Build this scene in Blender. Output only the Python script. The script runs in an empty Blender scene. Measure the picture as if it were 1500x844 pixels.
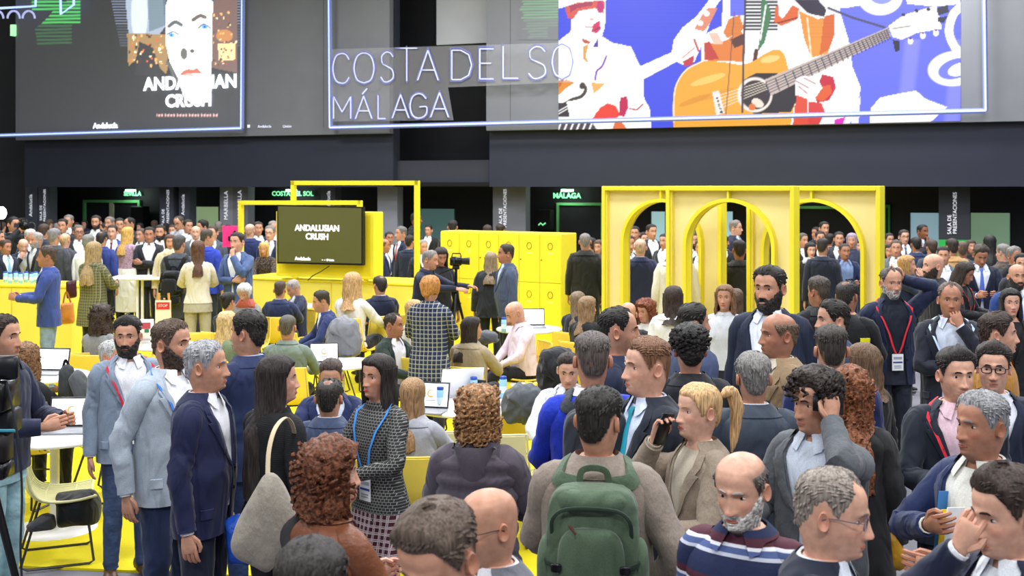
import bpy, math, random
import numpy as np
from mathutils import Vector, Matrix
C = bpy.context.scene.collection
SC = bpy.context.scene
PI = math.pi
# ---------------------------------------------------------------- camera, light, exposure
F = 1700.0; HZ = 276.0; HC = 2.57
cam_d = bpy.data.cameras.new('camera'); cam = bpy.data.objects.new('camera', cam_d); C.objects.link(cam)
cam.location = (0, 0, HC); cam.rotation_euler = (PI/2, 0, 0)
cam_d.sensor_width = 36; cam_d.lens = F/1500*36; cam_d.shift_y = -(422-HZ)/1500.0
cam_d.clip_end = 200; cam_d.clip_start = 0.1
cam_d.dof.use_dof = True; cam_d.dof.focus_distance = 7.2; cam_d.dof.aperture_fstop = 5.0
SC.camera = cam
w = bpy.data.worlds.new('world'); SC.world = w; w.use_nodes = True
w.node_tree.nodes['Background'].inputs[0].default_value = (0.90, 0.94, 1.0, 1)
w.node_tree.nodes['Background'].inputs[1].default_value = 0.27
def area_light(x, y, z, sx, sy, power, col=(.97, .985, 1), tilt=(0, 0, 0)):
    d = bpy.data.lights.new('hall_lamp', 'AREA'); d.shape = 'RECTANGLE'; d.size = sx; d.size_y = sy; d.energy = power; d.color = col
    o = bpy.data.objects.new('hall_lamp', d); C.objects.link(o); o.location = (x, y, z); o.rotation_euler = tilt
for ly, pw in ((-3, 560), (5, 430), (12, 500), (18, 600), (24, 560)):
    for lx in (-8, 0, 8):
        area_light(lx, ly, 9.0, 3.0, 1.2, pw, tilt=(0.0, 0, 0))
SC.view_settings.view_transform = 'Standard'; SC.view_settings.look = 'None'
SC.view_settings.gamma = 1.0; SC.view_settings.use_curve_mapping = False
SC.view_settings.exposure = 0.22

# ---------------------------------------------------------------- colour and materials
def lin(h, k=1.0):
    h = h.lstrip('#'); v = [int(h[i:i+2], 16)/255 for i in (0, 2, 4)]
    return tuple(k*(c/12.92 if c <= .04045 else ((c+.055)/1.055)**2.4) for c in v) + (1.0,)
MC = {}
def mat(col, kind='plain', rough=.75, **kw):
    key = (col, kind, rough, tuple(sorted(kw.items())))
    if key in MC: return MC[key]
    m = bpy.data.materials.new(kind+'_'+str(col).strip('#')); MC[key] = m
    m.use_nodes = True; nt = m.node_tree; N = nt.nodes; L = nt.links
    b = N['Principled BSDF']; b.inputs['Roughness'].default_value = rough
    b.inputs['Specular IOR Level'].default_value = kw.get('spec', .3)
    c = lin(col); b.inputs['Base Color'].default_value = c
    def new(t, **p):
        n = N.new(t)
        for k_, v in p.items(): setattr(n, k_, v)
        return n
    def bump(src, strength, dist):
        bp = new('ShaderNodeBump'); bp.inputs['Strength'].default_value = strength; bp.inputs['Distance'].default_value = dist
        L.new(src, bp.inputs['Height']); L.new(bp.outputs[0], b.inputs['Normal']); return bp
    def mixcol(fac, ca, cb):
        mx = new('ShaderNodeMix', data_type='RGBA'); mx.inputs[6].default_value = ca; mx.inputs[7].default_value = cb
        L.new(fac, mx.inputs[0]); return mx.outputs[2]
    tc = new('ShaderNodeTexCoord'); ob = tc.outputs['Object']
    def noise(scale, detail=3, vec=None):
        n = new('ShaderNodeTexNoise'); n.inputs['Scale'].default_value = scale; n.inputs['Detail'].default_value = detail
        L.new(vec or ob, n.inputs['Vector']); return n.outputs['Fac']
    def mapping(sc, rot=(0, 0, 0)):
        mp = new('ShaderNodeMapping'); mp.inputs['Scale'].default_value = sc; mp.inputs['Rotation'].default_value = rot
        L.new(ob, mp.inputs['Vector']); return mp.outputs[0]
    def ramp(src, stops):
        r = new('ShaderNodeValToRGB'); r.color_ramp.interpolation = kw.get('interp', 'LINEAR')
        while len(r.color_ramp.elements) < len(stops): r.color_ramp.elements.new(.5)
        for e, (p_, cc) in zip(r.color_ramp.elements, stops): e.position = p_; e.color = cc
        L.new(src, r.inputs[0]); return r.outputs[0]
    def dark(f): return tuple(x*f for x in c[:3]) + (1,)
    if kind == 'fabric':
        n1 = noise(7, 4, mapping((1.2, 1.2, .7), (.3, .2, 0))); n2 = noise(420, 2)
        L.new(ramp(n2, [(.3, dark(.72)), (.7, dark(1.25))]), b.inputs['Base Color'])
        bump(n1, .9, .04); b.inputs['Sheen Weight'].default_value = .1
    elif kind == 'fold':       # woven cloth with soft creases
        n0 = new('ShaderNodeTexNoise'); n0.inputs['Scale'].default_value = 5.5; n0.inputs['Detail'].default_value = 1.5; n0.inputs['Distortion'].default_value = 1.2
        L.new(mapping((1.25, 1.25, .6), (.3, .2, 0)), n0.inputs['Vector']); n1 = n0.outputs['Fac']; L.new(ramp(noise(300, 2), [(.3, dark(.8)), (.7, dark(1.18))]), b.inputs['Base Color'])
        bump(n1, 1.0, .045); b.inputs['Sheen Weight'].default_value = .1
    elif kind == 'knit':
        wv = new('ShaderNodeTexWave', wave_type='BANDS', bands_direction='Z'); wv.inputs['Scale'].default_value = 60; wv.inputs['Distortion'].default_value = 1.5
        L.new(ob, wv.inputs['Vector']); bump(wv.outputs['Fac'], .5, .004)
        L.new(ramp(noise(150, 2), [(.3, dark(.65)), (.7, dark(1.35))]), b.inputs['Base Color'])
    elif kind == 'plaid':
        cb = lin(kw['c2']); cc = lin(kw.get('c3', kw['c2']))
        sc = kw.get('sc', 9.0)
        def band(axis, scl, ph, th):
            wv = new('ShaderNodeTexWave', wave_type='BANDS', bands_direction=axis, wave_profile='SIN'); wv.inputs['Scale'].default_value = scl; wv.inputs['Phase Offset'].default_value = ph
            L.new(ob, wv.inputs['Vector'])
            g = new('ShaderNodeMath', operation='GREATER_THAN'); g.inputs[1].default_value = th; L.new(wv.outputs['Fac'], g.inputs[0]); return g.outputs[0]
        def mx(a, bcol, f):
            q = new('ShaderNodeMix', data_type='RGBA'); L.new(f, q.inputs[0]); L.new(a, q.inputs[6]); q.inputs[7].default_value = bcol; return q.outputs[2]
        base = ramp(noise(200, 2), [(.3, dark(.8)), (.7, dark(1.2))])
        o_ = mx(base, cc, band('X', sc, 1.5, .93)); o_ = mx(o_, cc, band('Z', sc, 1.5, .93))
        o_ = mx(o_, cb, band('X', sc, 0, .96)); o_ = mx(o_, cb, band('Z', sc, 0, .96)); L.new(o_, b.inputs['Base Color'])
        bump(noise(9, 4), .5, .02)
    elif kind == 'tweed':
        v = new('ShaderNodeTexVoronoi'); v.inputs['Scale'].default_value = kw.get('sc', 90); L.new(ob, v.inputs['Vector'])
        L.new(mixcol(ramp(v.outputs['Distance'], [(.35, (0, 0, 0, 1)), (.6, (1, 1, 1, 1))]), c, lin(kw['c2'])), b.inputs['Base Color']); bump(noise(9, 4), .5, .02)
    elif kind == 'geo':        # blocky knitted figure pattern
        br = new('ShaderNodeTexBrick'); br.inputs['Scale'].default_value = kw.get('sc', 30); br.inputs['Color1'].default_value = c; br.inputs['Color2'].default_value = dark(.6)
        br.inputs['Mortar'].default_value = lin(kw['c2']); br.inputs['Mortar Size'].default_value = kw.get('ms', .04); br.inputs['Row Height'].default_value = .4
        L.new(mapping((1, 1, 1), (PI/2, 0, 0)), br.inputs['Vector']); L.new(br.outputs['Color'], b.inputs['Base Color']); bump(noise(9, 4), .5, .02)
    elif kind == 'stripe':
        sep = new('ShaderNodeSeparateXYZ'); L.new(ob, sep.inputs[0])
        ml = new('ShaderNodeMath', operation='MULTIPLY'); ml.inputs[1].default_value = kw.get('sc', 9.0); L.new(sep.outputs['Z'], ml.inputs[0])
        fr = new('ShaderNodeMath', operation='FRACT'); L.new(ml.outputs[0], fr.inputs[0])
        r = new('ShaderNodeValToRGB'); r.color_ramp.interpolation = 'CONSTANT'
        st = kw['stops'];
        while len(r.color_ramp.elements) < len(st): r.color_ramp.elements.new(.5)
        for e, (p_, h_) in zip(r.color_ramp.elements, st): e.position = p_; e.color = lin(h_)
        L.new(fr.outputs[0], r.inputs[0]); L.new(r.outputs[0], b.inputs['Base Color']); bump(noise(9, 4), .5, .02)
    elif kind == 'pinstripe':
        sep = new('ShaderNodeSeparateXYZ'); L.new(ob, sep.inputs[0])
        ml = new('ShaderNodeMath', operation='MULTIPLY'); ml.inputs[1].default_value = 38; L.new(sep.outputs['X'], ml.inputs[0])
        fr = new('ShaderNodeMath', operation='FRACT'); L.new(ml.outputs[0], fr.inputs[0])
        L.new(ramp(fr.outputs[0], [(.0, dark(1.9)), (.12, c)]), b.inputs['Base Color']); bump(noise(8, 4), .6, .02)
    elif kind == 'denim':
        L.new(ramp(noise(7, 4), [(.35, dark(.75)), (.7, dark(1.35))]), b.inputs['Base Color']); bump(noise(11, 5), .8, .025)
    elif kind == 'leather':
        bump(noise(14, 5), .7, .02); b.inputs['Roughness'].default_value = .42; L.new(ramp(noise(8, 4), [(.3, dark(.8)), (.7, dark(1.2))]), b.inputs['Base Color'])
    elif kind == 'hair':
        n1 = noise(1.0, 3, mapping((160, 160, 14))); L.new(ramp(n1, [(.32, dark(.5)), (.68, tuple(q*1.7+.018 for q in c[:3])+(1,))]), b.inputs['Base Color'])  # lighter strands: highlights and reflected light put into the hair colour
        bump(n1, .6, .006); b.inputs['Roughness'].default_value = .62
    elif kind == 'curl':
        n1 = noise(70, 4); L.new(ramp(n1, [(.36, dark(.4)), (.64, tuple(q*1.8+.012 for q in c[:3])+(1,))]), b.inputs['Base Color'])  # light end of the ramp lifted too, reflected light put into the colour
        bump(n1, 1.0, .012); b.inputs['Roughness'].default_value = .55
    elif kind == 'skin':
        a = new('ShaderNodeAttribute', attribute_name='Col')
        L.new(a.outputs['Color'], b.inputs['Base Color'])
        b.inputs['Subsurface Weight'].default_value = .08; b.inputs['Subsurface Radius'].default_value = (.012, .005, .003); b.inputs['Subsurface Scale'].default_value = 1
        mo = noise(38, 4); mm = new('ShaderNodeMix', data_type='RGBA', blend_type='MULTIPLY'); mm.inputs[0].default_value = 1
        L.new(a.outputs['Color'], mm.inputs[6]); L.new(ramp(mo, [(.3, (.86, .80, .78, 1)), (.7, (1.08, 1.06, 1.05, 1))]), mm.inputs[7]); L.new(mm.outputs[2], b.inputs['Base Color'])
        bump(noise(60, 3), .25, .003)
    elif kind == 'paint':
        bump(noise(3, 2), .05, .01); L.new(ramp(noise(2.0, 3), [(.3, dark(.96)), (.7, dark(1.03))]), b.inputs['Base Color'])
    elif kind == 'emit':
        b.inputs['Emission Color'].default_value = c; b.inputs['Emission Strength'].default_value = kw.get('e', 1.0)
    elif kind == 'metal':
        b.inputs['Metallic'].default_value = .9
    elif kind == 'carpet':
        L.new(ramp(noise(260, 3), [(.3, dark(.85)), (.7, dark(1.12))]), b.inputs['Base Color']); bump(noise(320, 3), .5, .004)
        n3 = noise(.9, 4)
    elif kind == 'screen':
        a = new('ShaderNodeAttribute', attribute_name='Col')
        L.new(a.outputs['Color'], b.inputs['Emission Color']); b.inputs['Emission Strength'].default_value = kw.get('e', 1.25)
    elif kind == 'glass':
        b.inputs['Transmission Weight'].default_value = 1.0; b.inputs['IOR'].default_value = 1.45
    return m

# ---------------------------------------------------------------- mesh builder
class MB:
    def __init__(s): s.v = []; s.f = []; s.mi = []; s.c = []; s.n = 0
    def add(s, v, f, mi=0, col=None):
        v = np.asarray(v, float).reshape(-1, 3); s.v.append(v)
        if isinstance(f, np.ndarray): f = f.tolist()
        b = s.n; s.f += [[i+b for i in q] for q in f]; s.mi += [mi]*len(f)
        if col is None: col = np.ones((len(v), 3))
        col = np.asarray(col, float)
        if col.ndim == 1: col = np.tile(col[:3], (len(v), 1))
        s.c.append(col); s.n += len(v)
    def loft(s, R, close=True, cap0=True, cap1=True, mi=0, col=None):
        R = np.asarray(R, float); nr, nc = R.shape[:2]
        i = np.arange(nr-1)[:, None]*nc; jm = nc if close else nc-1
        j = np.arange(jm)[None, :]; j2 = (j+1) % nc
        f = np.stack([i+j, i+j2, i+nc+j2, i+nc+j], -1).reshape(-1, 4).tolist()
        v = R.reshape(-1, 3)
        if close and cap0: f.append(list(range(nc))[::-1])
        if close and cap1: f.append([(nr-1)*nc+q for q in range(nc)])
        s.add(v, f, mi, col)
    def tube(s, P, r, n=8, mi=0, col=None, flat=1.0, up=None):
        s.loft(tube_rings(P, r, n, flat, up), mi=mi, col=col)
    def ell(s, c, r, n=10, mi=0, col=None, R=None):
        th = np.linspace(0, PI, max(4, n//2+2))[1:-1]; ph = np.linspace(0, 2*PI, n, endpoint=False)
        v = np.stack([np.sin(th)[:, None]*np.cos(ph), np.sin(th)[:, None]*np.sin(ph), np.cos(th)[:, None]+0*ph], -1)*np.array(r)
        if R is not None: v = v @ np.array(R).T
        s.loft(v+np.array(c), mi=mi, col=col)
    def box(s, c, d, mi=0, R=None, bev=0):
        x, y, z = [q/2 for q in d]
        v = np.array([(a, b_, e) for e in (-z, z) for a, b_ in ((-x, -y), (x, -y), (x, y), (-x, y))])
        if bev:
            b_ = min(bev, x*.49, y*.49, z*.49)
            ring = lambda X, Y, Z: [(-X+b_*(X < x), -Y, Z)]
            rs = []
            for zz, ins in ((-z, b_), (-z+b_, 0), (z-b_, 0), (z, b_)):
                X, Y = x-ins, y-ins; k = b_
                rs.append([(-X+k, -Y, zz), (X-k, -Y, zz), (X, -Y+k, zz), (X, Y-k, zz), (X-k, Y, zz), (-X+k, Y, zz), (-X, Y-k, zz), (-X, -Y+k, zz)])
            rs = np.array(rs)
            if R is not None: rs = rs @ np.array(R).T
            s.loft(rs+np.array(c), mi=mi); return
        if R is not None: v = v @ np.array(R).T
        s.add(v+np.array(c), [[3, 2, 1, 0], [4, 5, 6, 7], [0, 1, 5, 4], [1, 2, 6, 5], [2, 3, 7, 6], [3, 0, 4, 7]], mi)
    def cyl(s, c, r, h, n=16, mi=0, r2=None, bev=0):
        a = np.linspace(0, 2*PI, n, endpoint=False); r2 = r if r2 is None else r2
        rr = [(0, r), (h, r2)] if not bev else [(0, r-bev), (bev, r), (h-bev, r2), (h, r2-bev)]
        s.loft([[(c[0]+q*math.cos(t), c[1]+q*math.sin(t), c[2]+z) for t in a] for z, q in rr], mi=mi)
    def obj(s, name, mats, parent=None, smooth=True, colattr=False):
        v = np.concatenate(s.v); me = bpy.data.meshes.new(name)
        nf = len(s.f); lens = np.fromiter((len(q) for q in s.f), int, nf)
        me.vertices.add(len(v)); me.vertices.foreach_set('co', v.ravel().astype(np.float32))
        me.loops.add(int(lens.sum())); me.loops.foreach_set('vertex_index', np.fromiter((i for q in s.f for i in q), np.int32))
        me.polygons.add(nf); st = np.concatenate([[0], np.cumsum(lens)[:-1]]).astype(np.int32)
        me.polygons.foreach_set('loop_start', st)
        me.polygons.foreach_set('material_index', np.array(s.mi, np.int32))
        me.polygons.foreach_set('use_smooth', np.full(nf, smooth))
        me.update(calc_edges=True)
        if colattr:
            ca = me.color_attributes.new('Col', 'FLOAT_COLOR', 'POINT')
            cc = np.concatenate(s.c); ca.data.foreach_set('color', np.concatenate([cc, np.ones((len(cc), 1))], 1).ravel().astype(np.float32))
        for m in (mats if isinstance(mats, (list, tuple)) else [mats]): me.materials.append(m)
        if smooth is True and len(v) < 400000:
            try: me.set_sharp_from_angle(angle=math.radians(50))
            except Exception: pass
        o = bpy.data.objects.new(name, me); C.objects.link(o)
        if parent: o.parent = parent
        return o
def crm(P, n):
    P = np.asarray(P, float)
    if P.ndim == 1: P = P[:, None]
    Q = np.vstack([2*P[0]-P[1], P, 2*P[-1]-P[-2]]); t = np.linspace(0, len(P)-1, n); i = np.minimum(t.astype(int), len(P)-2); u = (t-i)[:, None]
    a, b, c, d = Q[i], Q[i+1], Q[i+2], Q[i+3]
    return .5*(2*b+(c-a)*u+(2*a-5*b+4*c-d)*u*u+(3*b-a-3*c+d)*u**3)
def unit(v): v = np.asarray(v, float); return v/(np.linalg.norm(v)+1e-9)
def tube_rings(P, r, n=8, flat=1.0, up=None):
    P = np.asarray(P, float); m = len(P); r = np.broadcast_to(np.asarray(r, float), (m,))
    T = np.gradient(P, axis=0); T = T/(np.linalg.norm(T, axis=1)[:, None]+1e-9)
    u = np.array([0, 0, 1.]) if up is None else np.asarray(up, float)
    if abs(T[0] @ unit(u)) > .9: u = np.array([1., 0, 0]) if up is None or abs(unit(u)[0]) < .9 else np.array([0, 1., 0])
    a = np.linspace(0, 2*PI, n, endpoint=False); out = []
    N = unit(u-T[0]*(u@T[0]))
    for i in range(m):
        N = unit(N-T[i]*(N@T[i])); B = np.cross(T[i], N)
        out.append(P[i]+r[i]*(np.cos(a)[:, None]*N*flat+np.sin(a)[:, None]*B))
    return np.array(out)
_rs = np.random.RandomState(7); _ND = _rs.normal(size=(12, 3)); _NP = _rs.uniform(0, 6.28, 12)
def sn(p, freq, seed=0):
    p = np.asarray(p, float); q = p @ (_ND*freq).T + _NP + seed*1.7
    q2 = q + 1.3*np.sin(np.roll(q, 1, -1)*.7)
    return np.sin(q2).mean(-1)*1.8
def sm(a, b, x): t = np.clip((x-a)/(b-a), 0, 1); return t*t*(3-2*t)
def empty(name, loc=(0, 0, 0), rz=0, label=None, cat=None, group=None, kind=None):
    o = bpy.data.objects.new(name, None); C.objects.link(o); o.empty_display_size = .1; o.location = loc; o.rotation_euler = (0, 0, rz); return tag(o, label, cat, group, kind)
def tag(o, label=None, cat=None, group=None, kind=None):
    if label: o['label'] = label
    if cat: o['category'] = cat
    if group: o['group'] = group
    if kind: o['kind'] = kind
    return o
def PX(px, py, s): return np.array([(px-750)/s, F/s, HC-(py-HZ)/s])
class Plane:      # a vertical plane through two image columns at given scales (pixels per metre)
    def __init__(s, x0, s0, x1, s1):
        s.a = np.array([(x0-750)/s0, F/s0]); s.b = np.array([(x1-750)/s1, F/s1]); s.u = unit(s.b-s.a); s.n = np.array([s.u[1], -s.u[0]])   # n faces camera
        if s.n @ (-s.a) < 0: s.n = -s.n
        s.off = 0
        s.W = np.linalg.norm(s.b-s.a); s.ang = math.atan2(s.u[1], s.u[0])
    def shift(s, d):
        q = object.__new__(Plane); q.__dict__ = dict(s.__dict__); q.a = s.a+s.n*d; q.b = s.b+s.n*d; return q
    def t(s, px):      # distance along u of the image column
        r = np.array([(px-750)/F, 1.0]); A = np.array([[r[0], -s.u[0]], [r[1], -s.u[1]]]); k, t = np.linalg.solve(A, s.a); s._k = k; return t
    def sc(s, px): s.t(px); return F/s._k
    def z(s, px, py): s.t(px); return HC-(py-HZ)/F*s._k
    def p(s, px, py, d=0): t = s.t(px); z = HC-(py-HZ)/F*s._k; q = s.a+s.u*t+s.n*d; return np.array([q[0], q[1], z])
    def w(s, t, z, d=0): q = s.a+s.u*t+s.n*d; return np.array([q[0], q[1], z])
    def R(s): return np.array([[s.u[0], -s.n[0], 0], [s.u[1], -s.n[1], 0], [0, 0, 1]])   # local x along the plane, local y away from camera
def plane_box(mb, pl, t0, t1, z0, z1, d0, d1, mi=0, bev=0):
    c = pl.w((t0+t1)/2, (z0+z1)/2, (d0+d1)/2); mb.box(c, (abs(t1-t0), abs(d1-d0), abs(z1-z0)), mi, pl.R(), bev)
FONT = {}
def text(name, body, size, m, loc, R, parent=None, depth=.004, align='CENTER', bold=0.0, sx=1.0):
    cu = bpy.data.curves.new('t', 'FONT'); cu.body = body; cu.size = size; cu.extrude = depth; cu.offset = bold; cu.align_x = align; cu.align_y = 'CENTER'; cu.resolution_u = 3
    o = bpy.data.objects.new('t', cu); me = bpy.data.meshes.new_from_object(o); bpy.data.objects.remove(o); bpy.data.curves.remove(cu)
    me.name = name; me.materials.clear(); me.materials.append(m)
    M = Matrix.Identity(4); R = np.array(R)
    for i in range(3):
        for j in range(3): M[i][j] = R[i][j]
        M[i][3] = loc[i]
    me.transform(Matrix.Diagonal((sx, 1, 1, 1))); me.transform(M)
    q = bpy.data.objects.new(name, me); C.objects.link(q)
    if parent: q.parent = parent
    return q
def textR(pl, vertical=False):      # rotation for text lying on a plane, upright or reading upward
    u = np.array([pl.u[0], pl.u[1], 0]); z = np.array([0, 0, 1.]); n = np.array([pl.n[0], pl.n[1], 0])
    if vertical: return np.stack([z, -u, n], 1)
    return np.stack([u, z, n], 1)
# ---------------------------------------------------------------- people
SKIN = {'a': 'cca08a', 'b': 'bd8f77', 'c': 'a87962', 'd': '85583f', 'e': '452e24', 'p': 'd2a893'}
_Z = [-.23, -.20, -.165, -.14, -.125, -.117, -.108, -.095, -.075, -.05, -.02, .01, .04, .06, .08, .095, .107, .114, .118]
_W = [.066, .060, .056, .054, .053, .052, .053, .057, .063, .0675, .071, .074, .0765, .076, .069, .057, .039, .023, .001]
_F = [.040, .040, .038, .044, .058, .074, .086, .092, .0915, .089, .087, .087, .089, .086, .075, .060, .040, .024, .001]
_B = [.078, .068, .062, .061, .063, .066, .070, .075, .084, .094, .101, .106, .107, .103, .092, .076, .053, .032, .001]
_zz = np.linspace(-.23, .118, 175)
def _smt(a, k=5):
    y = np.interp(_zz, _Z, a); p = np.pad(y, k, mode='edge'); q = np.convolve(p, np.ones(2*k+1)/(2*k+1), 'valid'); m = sm(.05, .1, _zz); return q*(1-m)+y*m
_W, _F, _B = _smt(_W), _smt(_F), _smt(_B)
def head_pt(az, z, fem):
    wv = np.interp(z, _zz, _W); f = np.interp(z, _zz, _F); b = np.interp(z, _zz, _B)
    jaw = sm(-.03, -.10, z)*sm(-.2, -.15, z)
    wv = wv*(1-.10*fem*jaw)*(1-.02*fem); e = 2.15
    c, s_ = np.cos(az), np.sin(az)
    x = wv*np.sign(s_)*np.abs(s_)**(2/e); y = -np.where(c > 0, f, b)*np.sign(c)*np.abs(c)**(2/e)
    front = np.clip(c, 0, 1)
    x = x*(1-.22*jaw*front)          # chin narrower than jaw
    g = lambda x0, z0, sx_, sz_: np.exp(-((x-x0)/sx_)**2-((z-z0)/sz_)**2)
    gg = lambda x0, z0, sx_, sz_: g(x0, z0, sx_, sz_)+g(-x0, z0, sx_, sz_)
    ax = np.abs(x)
    d = 0
    hN = np.interp(z, [-.062, -.054, -.046, -.038, -.02, .005, .022, .035], [0, .011, .028, .030, .021, .011, .005, 0])*(1-.15*fem)
    wN = np.interp(z, [-.055, -.045, -.03, 0, .03], [.017, .016, .011, .008, .010])
    d = d+hN*np.exp(-(ax/wN)**2.2)
    d = d+.006*gg(.014, -.044, .007, .007)
    d = d-.010*gg(.031, .001, .017, .012) + .005*np.exp(-((z-.022)/.009)**2)*np.exp(-(ax/.05)**4)*(1-.6*fem)
    d = d+.005*gg(.046, -.028, .018, .018)
    d = d+.005*g(0, -.066, .022, .006)+.0055*g(0, -.079, .019, .006)-.004*g(0, -.0725, .024, .003)-.003*g(0, -.090, .02, .005)
    d = d+.006*g(0, -.104, .017, .012)
    y = y-d*sm(.05, .4, front)
    return x, y
def head_grid(nz, na, fem, z0=-.215):
    t = np.linspace(0, 1, nz); z = .118-(.118-z0)*t; z = np.where(t < .1, .118-(.118-z0)*t*t/.1*.6-.4*(.118-z0)*t*0-(.118-z0)*t*.4, z) if False else z
    th = np.linspace(0, 1, nz); z = .1179-(.118-z0)*(th**1.25*.35+th*.65)
    a = np.linspace(0, 2*PI, na, endpoint=False); a = a-.42*np.sin(a)
    Z, A = np.meshgrid(z, a, indexing='ij'); x, y = head_pt(A, Z, fem)
    return A, Z, np.stack([x, y, Z], -1)
def out_n(P):
    n = P-np.array([0, .01, .0]); n = n.copy(); n[..., 2] = np.where(P[..., 2] > 0, n[..., 2]*1.0, n[..., 2]*.25)
    return n/(np.linalg.norm(n, axis=-1)[..., None]+1e-9)
def azn(A): return np.abs((A+PI) % (2*PI)-PI)   # 0 front .. pi back
def hairline(A, hi=0.0):
    d = np.degrees(azn(A))
    return np.interp(d, [0, 30, 45, 58, 70, 80, 88, 98, 112, 125, 150, 180], [.074+hi, .075+hi, .068+hi*1.3, .045+hi, .01, -.018, .0, .028, .012, -.035, -.075, -.082])
def shell(mb, A, Z, P, T, sink=.0025, mi=0, keep=.0):
    n = out_n(P); mask = T > keep; V = P+n*np.where(mask, T, -sink)[..., None]
    nr, nc = mask.shape; i = np.arange(nr-1)[:, None]*nc; j = np.arange(nc)[None, :]; j2 = (j+1) % nc
    f = np.stack([i+j, i+j2, i+nc+j2, i+nc+j], -1).reshape(-1, 4); mf = mask.reshape(-1)[f].any(1)
    f = f[mf]; idx = np.unique(f); rm = np.full(nr*nc, -1); rm[idx] = np.arange(len(idx))
    if len(idx): mb.add(V.reshape(-1, 3)[idx], rm[f], mi)
def curtain(mb, top, L, A0, A1, rad, wob, thick=.02, n=40, rows=16, seed=0, back=.13, flare=0.0, inw=.0):
    """hair that hangs: from z=top down to z=-L, between azimuths A0 (front edge) round the back"""
    z = np.linspace(top, -L, rows); R = []; R2 = []
    for k, zz in enumerate(z):
        u = k/(rows-1); a0 = math.radians(A0+(A1-A0)*sm(-.12, -.24, zz))
        a = np.linspace(a0, 2*PI-a0, n)
        x, y = head_pt(a, np.full(n, max(zz, -.02)), 0)
        Q = np.stack([x, y, np.full(n, zz)], 1); nn = unit(Q*[1, 1, 0]) if False else Q*[1, 1, 0]/(np.linalg.norm(Q[:, :2], axis=1)[:, None]+1e-9)
        r = rad+flare*u-inw*u*u
        Q = Q+nn*r
        Q[:, 1] += sm(-.14, -.30, zz)*(back-.11)
        o = nn*(wob*(sn(Q*[1, 1, .18], 95, seed)[:, None]+.6*sn(Q*[1, 1, .5], 45, seed+3)[:, None]))
        tip = (1-.8*sm(.86, 1.0, u))
        Q = Q+o; Q[:, 2] += .02*u*sn(Q*[1, 1, 0], 50, seed+5)
        R.append(Q); R2.append(Q-nn*(thick+.01)*tip)
    R, R2 = np.array(R), np.array(R2)
    full = np.concatenate([R, R2[:, ::-1]], 1); mb.loft(full, close=True, cap0=True, cap1=True)
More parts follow.
